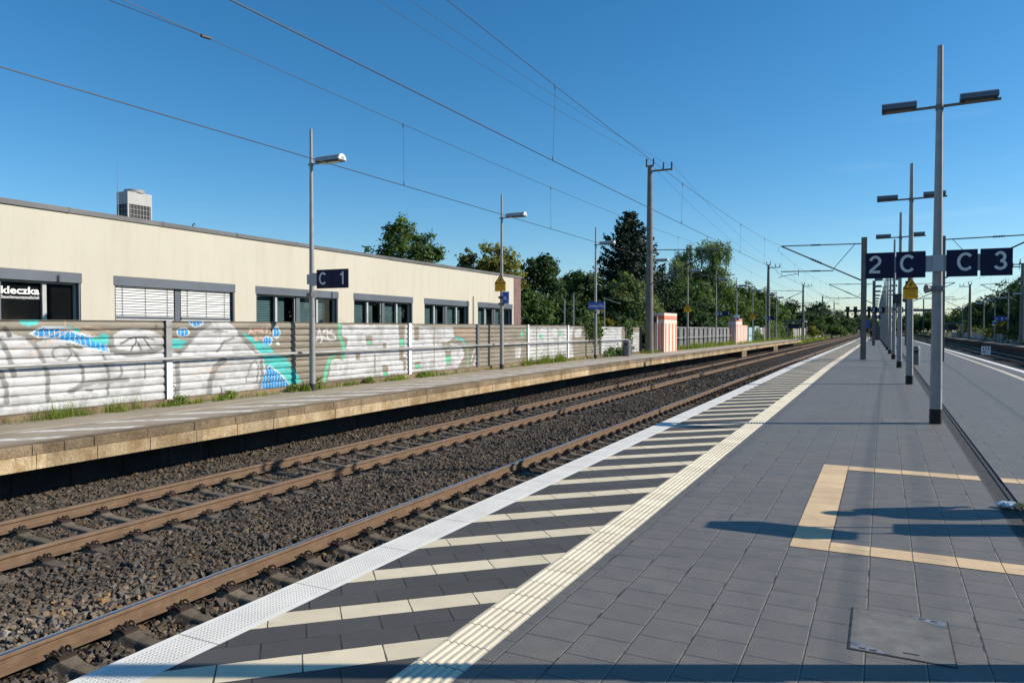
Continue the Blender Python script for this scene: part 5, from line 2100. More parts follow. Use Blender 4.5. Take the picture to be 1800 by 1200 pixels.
def steel_mast(loc, H, lab, s):
    t = thing('catenary_mast', lab, 'catenary mast', loc, 'steel catenary masts on the island platform')
    m = MB()
    m.box(-0.14, 0.14, -0.15, -0.135, -0.1, H)
    m.box(-0.14, 0.14, 0.135, 0.15, -0.1, H)
    m.box(-0.012, 0.012, -0.135, 0.135, -0.1, H)
    m.build('column', M['mast_conc'], t)
    cantilever(t, 0.14 * s, 6.27, 4.30, 4.25 * s, 6.33, 4.86, 1.5 * s, 4.25 * s, ((0.45 * s, 0, 6.27), (1.5 * s, 0, 4.98)))
    return t


steel_mast((-0.92, 44.3, G(44.3)), 6.6, 'steel catenary mast on the island platform, left of the 2 C sign', -1)
steel_mast((2.72, 44.1, G(44.1)), 6.45, 'steel catenary mast behind the lamp post, right of its pole', 1)
steel_mast((-0.80, 84.0, G(84)), 6.6, 'second steel catenary mast on the island platform, beyond the 2 B sign', -1)
steel_mast((2.2, 86.0, G(86)), 6.6, 'thin distant steel catenary mast by the warning sign post', 1)
t = concrete_mast((13.3, 148.0, G(148)), 9.3, 'concrete catenary mast in front of shelter on the far platform', -1)
cantilever(t, -0.2, 6.95, 4.72, -4.0, 6.8, 5.1, -1.5, -4.4)
t = concrete_mast((14.0, 99.9, G(99.9)), 9.0, 'concrete catenary mast among the trees behind the far platform', -1)
cantilever(t, -0.2, 6.95, 4.72, -4.0, 6.8, 5.1, -1.5, -4.4)


# ------------------------------------------------------------------ overhead wires
def wire_thing(lab, contact, messenger, drops, group='overhead contact lines'):
    t = thing('overhead_line', lab, 'overhead line', (0, 0, 0), group)
    m = MB()
    m.tube(contact, 0.0085, 6)
    m.build('contact_wire', M['wire'], t)
    m = MB()
    m.tube(messenger, 0.0062, 6)
    m.build('messenger_wire', M['wire'], t)
    for top, bot in drops:
        m = MB()
        m.tube([top, (bot[0], bot[1], bot[2] + 0.04)], 0.0034, 5)
        m.tube([(top[0], top[1], top[2] - 0.07), (top[0], top[1], top[2] + 0.02)], 0.014, 6)
        m.tube([(bot[0], bot[1], bot[2] - 0.005), (bot[0], bot[1], bot[2] + 0.085)], [0.018, 0.008], 6)
        m.build('dropper', M['wire'], t)
    return t


def lerp(a, b, f):
    return a + (b - a) * f


def spans(x, sup, zc, zm, sag, y0):
    """contact wire, messenger with its sag, droppers"""
    con, mes, dr = [], [], []
    for (ya, yb) in zip(sup[:-1], sup[1:]):
        n = 24
        for i in range(n + 1):
            f = i / n
            y = lerp(ya, yb, f)
            zig = 0.25 * (1 if (sup.index(ya) % 2) else -1) * (1 - 2 * f)
            con.append((x + zig, y, zc + G(y)))
            mes.append((x + zig, y, zm - 4 * sag * f * (1 - f) + G(y)))
        nd = 6
        for i in range(nd):
            f = (i + 0.5) / nd
            y = lerp(ya, yb, f)
            zig = 0.25 * (1 if (sup.index(ya) % 2) else -1) * (1 - 2 * f)
            dr.append(((x + zig, y, zm - 4 * sag * f * (1 - f) + G(y)), (x + zig, y, zc + G(y))))
    return con, mes, dr


def farmess(y):
    return 6.25 + 0.00063 * (y - 22) ** 2


con = [(-9.6, y, 4.96 - 0.0016 * max(0, y) + G(y)) for y in (-14, 0, 6, 12, 20, 30, 40, 48.9)]
mes = [(-9.6, y, farmess(y)) for y in np.linspace(-14, 48.9, 34)]
dr = [((-9.6, y, farmess(y)), (-9.6, y + 0.02, 4.96 - 0.0016 * y)) for y in (13.75, 21.95, 30.2, 38.6, 46)]
c2, m2_, d2 = spans(-9.6, [48.9, 107, 157, 210, 262], 4.88, 6.75, 0.55, 48.9)
w = wire_thing('overhead line above the rusty track by the old platform', con + c2[1:], mes + m2_[1:], dr + d2)
m = MB()
m.tube([(-9.6, 8.36, farmess(8.36)), (-9.6, 6.0, 6.28), (-9.6, 3.0, 6.14), (-9.6, -6, 5.8)], 0.0055, 5)
m.tube([(-9.6, 8.28, farmess(8.3) - 0.01), (-9.6, 8.45, farmess(8.4) + 0.01)], 0.028, 6)
m.build('stitch_wire', M['wire'], w)


def nearmess(y):
    return 6.05 + 0.00082 * (y - 26) ** 2


def nearcon(y):
    return 4.815 + 0.0048 * max(0, y - 14) * 0.9


con = [(-5.4, y, nearcon(y)) for y in (-14, 0, 6, 12, 20, 30, 44.3)]
mes = [(-5.4 + 0.15 * max(0, (y - 38) / 6), y, nearmess(y)) for y in np.linspace(-14, 44.3, 34)]
dr = [((-5.4, y, nearmess(y)), (-5.4, y - 0.1, nearcon(y))) for y in (12.55, 22.2, 32.4, 39.5)]
c2, m2_, d2 = spans(-5.3, [44.3, 84, 130, 176, 222, 268], 4.92, 6.32, 0.3, 44.3)
wire_thing('overhead line above the polished rail beside the paved platform', con + c2[1:], mes + m2_[1:], dr + d2)
c2, m2_, d2 = spans(7.6, [-14, 44.1, 86, 130, 176, 222], 4.92, 6.32, 0.3, 0)
wire_thing('overhead line above the track right of the island platform', c2, m2_, d2)
c2, m2_, d2 = spans(10.2, [-14, 52, 99.9, 148, 196, 244], 4.92, 6.7, 0.5, 0)
wire_thing('overhead line above the shaded track by the far platform', c2, m2_, d2)


def feeder(lab, pts, r=0.0075):
    t = thing('feeder_cable', lab, 'cable', (0, 0, 0), 'feeder cables on the mast tops')
    m = MB()
    m.tube(pts, r, 6)
    m.build('cable', M['wire'], t)


def sagline(a, b, sag, n=18):
    a, b = Vector(a), Vector(b)
    return [a.lerp(b, i / n) + Vector((0, 0, -4 * sag * (i / n) * (1 - i / n))) for i in range(n + 1)]


feeder('feeder cable on the left insulators of the tall mast top', [(-14.1, y, 11.87 + 0.00095 * (y - 14) ** 2 * (0.9 if y > 14 else 1)) for y in np.linspace(-14, 48.7, 26)] + sagline((-14.34, 48.9, 13.0), (-14.34, 107, 10.9 + G(107)), 0.9) + sagline((-14.34, 107, 10.9 + G(107)), (-14.34, 157, 10.9 + G(157)), 0.7) + sagline((-14.34, 157, 10.9 + G(157)), (-14.34, 210, 10.6 + G(210)), 0.7))
feeder('feeder cable on the outer insulators of the mast crossarm', [(-12.68, y, 11.47 + 0.00075 * (y - 14) ** 2) for y in np.linspace(-14, 48.7, 26)] + sagline((-12.65, 48.9, 12.6), (-12.65, 107, 10.5 + G(107)), 0.9) + sagline((-12.65, 107, 10.5 + G(107)), (-12.65, 157, 10.5 + G(157)), 0.7) + sagline((-12.65, 157, 10.5 + G(157)), (-12.65, 210, 10.3 + G(210)), 0.7))

# ------------------------------------------------------------------ trees and plants
def leaf_quads(C, Nn, size, droop=0.0, aspect=0.62):
    """one small folded leaf (two triangles joined as a quad) per centre"""
    n = len(C)
    a = RNG.normal(size=(n, 3))
    a -= Nn * (a * Nn).sum(1)[:, None]
    a /= np.linalg.norm(a, axis=1)[:, None] + 1e-9
    if droop:
        a = a * (1 - droop) + np.array([0, 0, -1.0]) * droop
        a /= np.linalg.norm(a, axis=1)[:, None] + 1e-9
    b = np.cross(Nn, a)
    b /= np.linalg.norm(b, axis=1)[:, None] + 1e-9
    s = size * RNG.lognormal(0, 0.28, n)[:, None]
    V = np.stack([C - a * s * 0.5, C + b * s * 0.5 * aspect + Nn * s * 0.06, C + a * s * 0.5, C - b * s * 0.5 * aspect + Nn * s * 0.06], 1).reshape(-1, 3)
    F = np.arange(n * 4).reshape(n, 4)
    return V, F


def unit(n):
    d = RNG.normal(size=(n, 3))
    return d / np.linalg.norm(d, axis=1)[:, None]


def crown_points(blobs, n, clumps=26, spread=0.24):
    """leaf centres gathered in clumps over the shells of a few big lobes"""
    bl = np.array(blobs, float)
    area = (bl[:, 3] * bl[:, 5])
    pb = area / area.sum()
    ncl = int(clumps * 1.7 * len(bl))
    which = RNG.choice(len(bl), ncl, p=pb)
    d = unit(ncl)
    d[:, 2] = np.where(d[:, 2] < -0.45, -d[:, 2] * 0.4, d[:, 2])
    rad = (RNG.uniform(0.12, 1.0, ncl) ** 0.5)[:, None]
    cc = bl[which, :3] + d * bl[which, 3:] * rad
    cs = spread * bl[which, 3:].mean(1) * RNG.uniform(0.55, 1.25, ncl)
    ct = RNG.lognormal(0, 0.20, ncl)
    w = cs ** 2
    ci = RNG.choice(ncl, n, p=w / w.sum())
    off = RNG.normal(size=(n, 3)) * 0.62
    off[:, 2] *= 0.72
    P = cc[ci] + off * cs[ci][:, None]
    nor = off * 0.5 + d[ci] * 0.6 + np.array([0, 0, 0.5]) + RNG.normal(size=(n, 3)) * 0.55
    nor /= np.linalg.norm(nor, axis=1)[:, None] + 1e-9
    tone = ct[ci] * RNG.lognormal(0, 0.22, n)
    return P, nor, tone, cc


def crown(name, parent, blobs, n, size, mat, clumps=26, droop=0.0, spread=0.24, warm=0.0):
    P, N_, tone, cc = crown_points(blobs, n, clumps, spread)
    V, F = leaf_quads(P, N_, size, droop)
    hue = RNG.normal(0, 0.10, n)
    col = np.stack([tone * (1 + hue + warm), tone, tone * (1 - hue * 0.8)], 1)
    return np_mesh(name, V, F, mat, parent, attr=np.repeat(np.clip(col, 0.1, 3), 4, 0)), cc


def trunk(parent, h, r, targets, mat='bark', lean=(0, 0)):
    m = MB()
    pts = [(lean[0] * f + 0.05 * math.sin(f * 5), lean[1] * f + 0.05 * math.cos(f * 4), h * f - 0.3) for f in (0, 0.25, 0.5, 0.75, 1.0)]
    m.tube(pts, [r * 1.25, r, r * 0.85, r * 0.65, r * 0.4], 9)
    for tg in targets:
        f = random.uniform(0.45, 0.95)
        b = Vector((lean[0] * f, lean[1] * f, h * f - 0.3))
        e = Vector(tg)
        mid = b.lerp(e, 0.5) + Vector((random.uniform(-.2, .2), random.uniform(-.2, .2), 0.12 * (e - b).length))
        m.tube([b, mid, e], [r * 0.42, r * 0.26, r * 0.08], 6)
    return m.build('trunk', M[mat], parent, smooth=60)


def tree(name, lab, loc, h, w, mat, n=9000, size=0.28, lobes=6, base=0.25, group='trees beyond the walls', droop=0.0, seed=0, clumps=26, spread=0.24, shape=1.0, warm=0.0, bark='bark'):
    global RNG
    RNG = np.random.default_rng(100 + seed)
    random.seed(100 + seed)
    t = thing(name, lab, 'tree', loc, group)
    bl = []
    zb = h * base
    for k in range(lobes):
        f = (k + 0.6) / lobes
        z = zb + (h - zb) * (0.18 + 0.66 * f)
        an = k * 2.4 + seed
        rr = w * 0.5 * (0.50 * math.sin(PI * min(1.0, 0.25 + 0.75 * f) ** shape) + 0.1)
        s = w * 0.5 * random.uniform(0.52, 0.72) * (1.08 - 0.34 * f)
        bl.append((rr * math.cos(an), rr * math.sin(an), z, s, s, s * random.uniform(0.75, 1.0) * min(1.5, max(0.8, (h - zb) / w * 0.85))))
    top = max(b[2] + b[5] for b in bl)
    bl = [(b[0], b[1], b[2] * h / top if b[2] > zb else b[2], b[3], b[4], b[5]) for b in bl]
    c, cc = crown('crown', t, bl, n, size, M[mat], clumps, droop, spread, warm)
    trunk(t, h * 0.8, max(0.09, h * 0.017), cc[RNG.choice(len(cc), 14)], bark)
    return t


tree('oak', 'dark green oak rising alone above the cream building roof', (-32.5, 46.6, -0.4), 10.4, 6.6, 'leaf_green', 19000, 0.25, 10, 0.3, seed=1, clumps=16, spread=0.26)
tree('small_tree', 'low tree tip peeking over the roof left of the oak', (-36.5, 45.6, -0.4), 8.1, 2.4, 'leaf_green', 1500, 0.26, 4, 0.4, seed=2)
tree('maple', 'yellowing maple behind the end of the cream building', (-30.0, 56.5, -0.4), 9.6, 5.4, 'leaf_yellow', 14000, 0.26, 9, 0.2, seed=3)
tree('maple', 'olive green tree between the yellow maple and roof edge', (-32.2, 56.0, -0.4), 8.9, 3.6, 'leaf_grey', 4500, 0.26, 5, 0.3, seed=33, warm=0.15)
tree('lime_tree', 'large dark leafy tree right of the brick corner', (-28.0, 61.5, -0.4), 9.2, 6.0, 'leaf_dark', 16000, 0.30, 10, 0.05, seed=4)
tree('lime_tree', 'broad dark leafy tree left of the station name sign', (-27.2, 69.0, -0.4), 8.3, 7.0, 'leaf_dark', 16000, 0.30, 10, 0.02, seed=5)
tree('hazel', 'low olive bush behind the wall beside the brick corner', (-26.0, 54.5, -0.4), 5.3, 4.6, 'leaf_green', 6000, 0.26, 6, 0.0, seed=6)
tree('hazel', 'low dark bush behind the wall between two thin poles', (-25.2, 61.5, -0.4), 4.6, 5.2, 'leaf_dark', 6000, 0.28, 6, 0.0, seed=7)
tree('hazel', 'yellowish bush behind the wall left of the station name sign', (-24.4, 66.0, -0.4), 4.2, 4.0, 'leaf_yellow', 2500, 0.26, 5, 0.0, seed=8)
tree('sallow', 'light grey green willow bush in front of the spruce', (-22.9, 71.0, -0.4), 7.4, 6.2, 'leaf_grey', 18000, 0.24, 10, 0.0, seed=9, spread=0.28)
tree('sallow', 'smaller grey green bush under the tall concrete mast', (-21.5, 74.0, -0.4), 4.6, 4.4, 'leaf_grey', 6000, 0.24, 6, 0.0, seed=10)


def spruce(lab, loc, h, w, seed):
    global RNG
    RNG = np.random.default_rng(seed)
    random.seed(seed)
    t = thing('spruce', lab, 'tree', loc, 'trees beyond the walls')
    m = MB()
    m.tube([(0, 0, -0.3), (0, 0, h * 0.5), (0, 0, h)], [0.24, 0.15, 0.015], 8)
    C, N_, T_ = [], [], []
    z = h * 0.10
    while z < h * 0.985:
        f = (z / h)
        L_ = w * 0.5 * (1 - f) ** 0.8 * random.uniform(0.9, 1.12) + 0.12
        nb = 12 if f < 0.8 else 8
        a0 = random.uniform(0, 6.28)
        for k in range(nb):
            a = a0 + 2 * PI * k / nb + random.uniform(-0.2, 0.2)
            LL_ = L_ * random.choice((0.55, 0.8, 0.95, 1.0, 1.12))
            zz = z + random.uniform(-0.2, 0.2)
            e = Vector((LL_ * math.cos(a), LL_ * math.sin(a), zz - 0.30 * LL_ + 0.14 * LL_ * f * 4))
            mid = Vector((0.55 * LL_ * math.cos(a), 0.55 * LL_ * math.sin(a), zz - 0.22 * LL_))
            m.tube([(0, 0, zz), mid, e], [0.045 * (1 - f) + 0.012, 0.03 * (1 - f) + 0.008, 0.006], 5)
            nn = int(170 * LL_ / (w * 0.5) + 22)
            tt = RNG.uniform(0.12, 1.03, nn)
            px_ = np.array([mid[:]]) * 0
            P = (1 - tt)[:, None] ** 2 * np.array([[0, 0, zz]]) + (2 * tt * (1 - tt))[:, None] * np.array([mid[:]]) + (tt ** 2)[:, None] * np.array([e[:]])
            wd = 0.36 * LL_ * (0.25 + np.sin(PI * np.clip(tt, 0, 1)) * 0.55)
            side = RNG.normal(size=nn) * wd * 0.5
            P[:, 0] += -math.sin(a) * side
            P[:, 1] += math.cos(a) * side
            P[:, 2] -= np.abs(RNG.normal(size=nn)) * 0.16 + np.abs(side) * 0.25
            C.append(P)
            n_ = np.tile([0.25 * math.cos(a), 0.25 * math.sin(a), 1.0], (nn, 1)) + RNG.normal(size=(nn, 3)) * 0.5
            N_.append(n_ / np.linalg.norm(n_, axis=1)[:, None])
            T_.append(np.full(nn, random.uniform(0.75, 1.3)))
        z += h * 0.026 * random.uniform(0.9, 1.1)
    C, N_, T_ = np.concatenate(C), np.concatenate(N_), np.concatenate(T_)
    V, F = leaf_quads(C, N_, 0.36, 0.35, 0.5)
    tone = T_ * RNG.lognormal(0, 0.25, len(C))
    np_mesh('crown', V, F, M['needle'], t, attr=np.repeat(np.stack([tone, tone, tone], 1), 4, 0))
    m.build('trunk', M['bark'], t, smooth=60)
    return t


spruce('tall dark pointed spruce standing left of the concrete mast', (-26.2, 82.5, -0.4), 15.7, 15.5, 21)
spruce('small dark conifer showing over the distant shelter trees', (-17.5, 168.0, -0.9), 7.4, 3.4, 22)

# weeping birch: hanging strands
RNG = np.random.default_rng(55)
random.seed(55)
def birch(lab, loc, h, w, n, seed):
    global RNG
    RNG = np.random.default_rng(seed)
    t = thing('weeping_birch', lab, 'tree', loc, 'trees beyond the walls')
    bl = [(-0.27 * w, 0, h * 0.80, w * 0.16, w * 0.16, h * 0.13), (0.05 * w, 0.1 * w, h * 0.87, w * 0.20, w * 0.2, h * 0.12), (0.30 * w, -0.05 * w, h * 0.82, w * 0.2, w * 0.2, h * 0.13),
          (0.12 * w, 0, h * 0.64, w * 0.30, w * 0.3, h * 0.15), (-0.18 * w, 0, h * 0.6, w * 0.22, w * 0.22, h * 0.14), (0.3 * w, 0, h * 0.5, w * 0.22, w * 0.22, h * 0.15)]
    P, N_, tone, cc = crown_points(bl, n // 9, 22, 0.28)
    k = 9
    drop = RNG.uniform(0, 1, (len(P), k)) * (RNG.uniform(0.6, 2.6, (len(P), 1)))
    Q = P[:, None, :] + np.stack([RNG.normal(0, 0.10, drop.shape), RNG.normal(0, 0.10, drop.shape), -drop], 2)
    Q = Q.reshape(-1, 3)
    NN = np.repeat(N_, k, 0) + RNG.normal(size=(len(Q), 3)) * 0.5
    NN /= np.linalg.norm(NN, axis=1)[:, None]
    V, F = leaf_quads(Q, NN, 0.24, 0.6, 0.5)
    tn = np.repeat(tone, k) * RNG.lognormal(0, 0.2, len(Q))
    np_mesh('crown', V, F, M['leaf_grey'], t, attr=np.repeat(np.stack([tn * 0.95, tn, tn * 0.9], 1), 4, 0))
    trunk(t, h * 0.92, 0.16, cc[RNG.choice(len(cc), 16)], 'birchbark')


birch('tall weeping birch with hanging twigs behind the grey panel wall', (-25.2, 116.0, -0.7), 16.4, 9.6, 26000, 61)
birch('narrower weeping birch just left of the tallest birch', (-28.2, 110.0, -0.6), 13.0, 6.2, 13000, 62)
MASS = [
    ('linden', 'dense dark tree behind the grey panel wall, beside the orange block', (-25.4, 94.0, -0.6), 9.2, 8.4, 'leaf_dark', 10000, 0.33, 8, 0.0),
    ('linden', 'dense green tree behind the grey panel wall under the birch', (-22.0, 99.0, -0.6), 8.4, 8.6, 'leaf_green', 11000, 0.32, 8, 0.0),
    ('linden', 'dark shady tree filling the gap behind the B 1 sign', (-20.2, 93.0, -0.6), 5.6, 6.6, 'leaf_dark', 8000, 0.30, 7, 0.0),
    ('linden', 'dark shady tree behind the wall next to the orange block', (-20.0, 82.0, -0.5), 5.2, 6.0, 'leaf_dark', 8000, 0.30, 7, 0.0),
    ('linden', 'bright green tree above the smaller striped block', (-20.6, 113.0, -0.7), 8.0, 7.6, 'leaf_green', 10000, 0.32, 8, 0.0),
    ('linden', 'tall rounded tree between the birch and second mast', (-21.4, 128.0, -0.8), 9.9, 8.4, 'leaf_green', 9500, 0.34, 7, 0.0),
    ('linden', 'rounded tree just left of the second mast', (-19.8, 138.0, -0.9), 9.6, 7.4, 'leaf_green', 8000, 0.34, 7, 0.0),
    ('linden', 'tree behind the second mast over the pale wall', (-19.6, 150.0, -0.9), 9.0, 8.0, 'leaf_green', 7500, 0.36, 7, 0.0),
    ('linden', 'dark tree between second mast and A 1 sign', (-18.8, 160.0, -1.0), 7.8, 7.0, 'leaf_dark', 6500, 0.38, 7, 0.0),
    ('linden', 'pointed tree over the A 1 sign', (-18.8, 178.0, -1.1), 8.6, 7.6, 'leaf_dark', 6000, 0.40, 6, 0.0),
    ('linden', 'wide tree behind the shelter roof', (-16.8, 196.0, -1.2), 7.0, 8.6, 'leaf_dark', 6000, 0.42, 6, 0.0),
    ('linden', 'round dark tree right of the shelter by the third mast', (-15.4, 212.0, -1.3), 9.6, 9.4, 'leaf_dark', 6500, 0.44, 7, 0.15),
    ('linden', 'light green tree near the end of the pale wall', (-16.0, 240.0, -1.4), 7.0, 9.0, 'leaf_green', 5500, 0.46, 6, 0.0),
    ('linden', 'dark tree left of the signal bridge', (-13.5, 268.0, -1.6), 8.2, 12.0, 'leaf_dark', 6000, 0.52, 7, 0.0),
    ('linden', 'pale green bush under the signal bridge', (-13.2, 236.0, -1.4), 4.2, 8.0, 'leaf_green', 4500, 0.42, 6, 0.0),
    ('linden', 'distant dark tree behind the steel mast', (-8.0, 330.0, -1.8), 8.4, 15.0, 'leaf_dark', 5000, 0.62, 6, 0.0),
    ('linden', 'distant tree right of the row of lamp posts', (10.5, 318.0, -1.8), 8.5, 15.0, 'leaf_dark', 5000, 0.62, 6, 0.0),
    ('linden', 'far dark tree under the round loudspeaker', (15.2, 268.0, -1.6), 8.6, 13.0, 'leaf_dark', 5000, 0.56, 6, 0.0),
    ('linden', 'tree above the shelter of the far platform', (19.6, 236.0, -1.4), 8.6, 12.0, 'leaf_green', 5500, 0.50, 6, 0.0),
    ('linden', 'olive tree right of the far concrete mast', (17.6, 186.0, -1.1), 8.4, 7.6, 'leaf_green', 6000, 0.42, 6, 0.0),
    ('linden', 'dark tree behind the person on the far platform', (18.2, 166.0, -1.0), 9.0, 7.4, 'leaf_dark', 6500, 0.40, 7, 0.0),
    ('linden', 'big backlit tree behind the 4 A sign', (19.2, 142.0, -0.9), 10.6, 8.0, 'leaf_dark', 8500, 0.38, 8, 0.0),
    ('linden', 'feathery tall tree top left of the mast at the picture edge', (18.0, 130.0, -0.8), 10.2, 3.2, 'leaf_grey', 2600, 0.34, 5, 0.3),
    ('linden', 'large dark tree at the edge behind the second far mast', (19.6, 122.0, -0.8), 10.6, 8.0, 'leaf_dark', 9000, 0.36, 8, 0.0),
    ('linden', 'dark tree beyond the far platform at the picture edge', (20.6, 109.0, -0.7), 10.0, 8.0, 'leaf_dark', 8000, 0.36, 8, 0.0),
    ('linden', 'dark tree beside the far platform outside the picture edge', (22.0, 98.0, -0.7), 10.5, 9.0, 'leaf_dark', 6000, 0.4, 7, 0.0),
    ('privet', 'sunny yellow green bush on the far platform beside 4 A sign', (15.6, 127.0, -0.8), 3.6, 4.6, 'leaf_yellow', 3000, 0.28, 5, 0.0),
    ('privet', 'low bush behind the far platform wall near the mast', (15.7, 108.0, -0.7), 3.0, 4.6, 'leaf_green', 3000, 0.28, 5, 0.0),
    ('privet', 'pale bush beside the shelter of the far platform', (16.4, 176.0, -1.0), 3.8, 6.0, 'leaf_grey', 3000, 0.34, 5, 0.0),
    ('privet', 'bright green bush beside the shelter on the old platform', (-13.6, 190.0, -1.1), 4.4, 4.6, 'leaf_green', 3500, 0.32, 5, 0.0),
    ('privet', 'light green creeper bush spilling over the pale wall', (-13.8, 172.0, -1.0), 2.9, 3.6, 'leaf_yellow', 2600, 0.28, 5, 0.0),
]
for k, (nm, lab, loc, h, w, mat, n, sz, lb, bs) in enumerate(MASS):
    tree(nm, lab, loc, h, w, mat, n, sz, lb, bs, seed=200 + k, clumps=20, spread=0.27)

# the tree belt goes on beside the tracks, outside the picture: shade and reflections
belt = [o for o in COL.objects if o.get('category') == 'tree' and o.name.split('.')[0] == 'linden' and o.location.x > 17 and o.location.y < 150]
for k, y in enumerate((-22, -9, 4, 17, 30, 43, 56, 69, 82)):
    dup(belt[k % len(belt)], ((27.5 if y < 50 else 22.5) + 1.5 * (k % 2), y, -0.5), 'tree of the belt beside the tracks, outside the picture on the sunny side', rz=k * 1.3)['group'] = 'tree belt on the sunny side'

# far wood along the horizon
RNG = np.random.default_rng(77)
bl = []
for k in range(60):
    x = -150 + 300 * k / 59 + RNG.uniform(-3, 3)
    y = 380 + RNG.uniform(-20, 40) + abs(x) * -0.2
    if -14 < x < 14:
        y += 120
    hh = RNG.uniform(5, 8.5) * (1.25 if -14 < x < 14 else 1)
    bl.append((x, y, G(y) + hh * 0.5, RNG.uniform(4, 7), 4, hh * 0.62))
wood, _ = crown('distant_wood', None, bl, 26000, 1.0, M['leaf_dark'], 14, 0.0, 0.3)
tag(wood, 'far dark wood along the horizon behind the tracks', 'wood', kind='stuff')


def climber(lab, pts, n, size, mat, spread, seed, nm='ivy'):
    """plant hanging over or climbing the wall, along a line of points"""
    global RNG
    RNG = np.random.default_rng(seed)
    t = thing(nm, lab, 'plant', pts[0], 'creepers on the walls')
    P0 = np.array(pts) - np.array(pts[0])
    m = MB()
    m.tube([tuple(p) for p in P0], 0.016, 5)
    seg = RNG.integers(0, len(pts) - 1, n)
    f = RNG.random(n)[:, None]
    C = P0[seg] * (1 - f) + P0[seg + 1] * f + RNG.normal(size=(n, 3)) * np.array(spread)
    nor = RNG.normal(size=(n, 3)) * 0.6 + np.array([0.8, -0.2, 0.5])
    nor /= np.linalg.norm(nor, axis=1)[:, None]
    V, F = leaf_quads(C, nor, size, 0.1, 0.8)
    tone = RNG.lognormal(0, 0.35, n)
    np_mesh('leaves', V, F, M[mat], t, attr=np.repeat(np.stack([tone, tone, tone], 1), 4, 0))
    m.build('stem', M['bark'], t)
    return t


climber('dense green ivy hanging over the graffiti wall behind the station sign', [(-14.7, 38.9, 2.2), (-14.5, 38.9, 1.8), (-14.45, 39.6, 1.3), (-14.5, 39.0, 2.1)], 1500, 0.13, 'leaf_green', (0.12, 0.5, 0.25), 301)
climber('thin vine climbing the graffiti wall right of the station sign', [(-14.45, 45.8, 0.0), (-14.5, 45.7, 0.8), (-14.5, 45.9, 1.5), (-14.6, 45.6, 2.0)], 700, 0.13, 'leaf_green', (0.08, 0.22, 0.12), 302)
climber('bushy weeds at the wall foot beside the grey bin', [(-14.35, 41.5, 0.1), (-14.35, 44.8, 0.15)], 1300, 0.13, 'leaf_green', (0.12, 0.5, 0.16), 303, 'weeds')
for k, (ya, za) in enumerate(((100, 0.7), (111, 1.9), (118.5, 1.8), (126, 1.6), (138, 1.7))):
    climber(['ivy covering the wall right of the pale blue panels', 'ivy hanging down the wall behind the second mast', 'ivy strands hanging beside the A 1 sign', 'ivy hanging on the wall past the A 1 sign', 'ivy mound on the wall before the shelter'][k],
            [(-14.6, ya, G(ya) + za + 0.4), (-14.4, ya + 0.8, G(ya) + za - 0.4), (-14.4, ya + 1.5, G(ya) + 0.2)], 1300, 0.22, 'leaf_green', (0.15, 0.9, 0.4), 310 + k)
# bare twigs sticking up behind the graffiti wall
RNG = np.random.default_rng(88)
random.seed(88)
t = thing('dry_bush', 'leafless tangle of twigs sticking up behind the graffiti wall', 'bush', (-15.6, 20.7, 0.0))
m = MB()
for k in range(46):
    yb = random.uniform(-1.1, 1.4)
    p = Vector((random.uniform(-.3, .3), yb * 0.6, 1.0))
    pts = [p]
    d = Vector((random.uniform(-.3, .3), random.uniform(-.5, .5), 1.0))
    for s in range(5):
        p = p + d * 0.27
        d = d + Vector((random.uniform(-.4, .4), random.uniform(-.5, .5), random.uniform(-.55, 0.1)))
        d.normalize()
        pts.append(p)
    m.tube(pts, [0.010, 0.008, 0.007, 0.006, 0.005, 0.004], 4)
m.build('twigs', M['grass_dry'], t)

# ------------------------------------------------------------------ grass and weeds along the wall
RNG = np.random.default_rng(91)


def blades(n, y0, y1, x0, x1, h, w, z0=0.0, lean=0.35):
    x = RNG.uniform(x0, x1, n)
    # tufts
    tuft = RNG.uniform(y0, y1, max(3, int((y1 - y0) * 5)))
    y = np.clip(tuft[RNG.integers(0, len(tuft), n)] + RNG.normal(0, 0.10, n), y0, y1)
    hh = h * RNG.lognormal(0, 0.4, n)
    a = RNG.uniform(0, 2 * PI, n)
    dx, dy = np.cos(a), np.sin(a)
    ln = lean * hh * RNG.uniform(0.2, 1.3, n)
    b = RNG.uniform(0, 2 * PI, n)
    g_ = np.array([G(v) for v in y]) + z0
    base = np.stack([x, y, g_ - 0.02], 1)
    side = np.stack([dx, dy, np.zeros(n)], 1) * (w * RNG.uniform(0.6, 1.4, n))[:, None]
    mid = base + np.stack([np.cos(b) * ln * 0.35, np.sin(b) * ln * 0.35, hh * 0.6], 1)
    tip = base + np.stack([np.cos(b) * ln, np.sin(b) * ln, hh], 1)
    V = np.stack([base - side, base + side, mid + side * 0.7, tip + side * 0.08, tip - side * 0.08, mid - side * 0.7], 1).reshape(-1, 3)
    k = np.arange(n)[:, None] * 6
    F = np.concatenate([k + np.array([[0, 1, 2, 5]]), k + np.array([[5, 2, 3, 4]])])
    tone = RNG.lognormal(0, 0.3, n)
    dry = RNG.random(n) < 0.16
    col = np.stack([tone, tone, tone], 1)
    col[dry] *= np.array([1.9, 1.25, 1.5])
    return V, F, np.repeat(col, 6, 0)


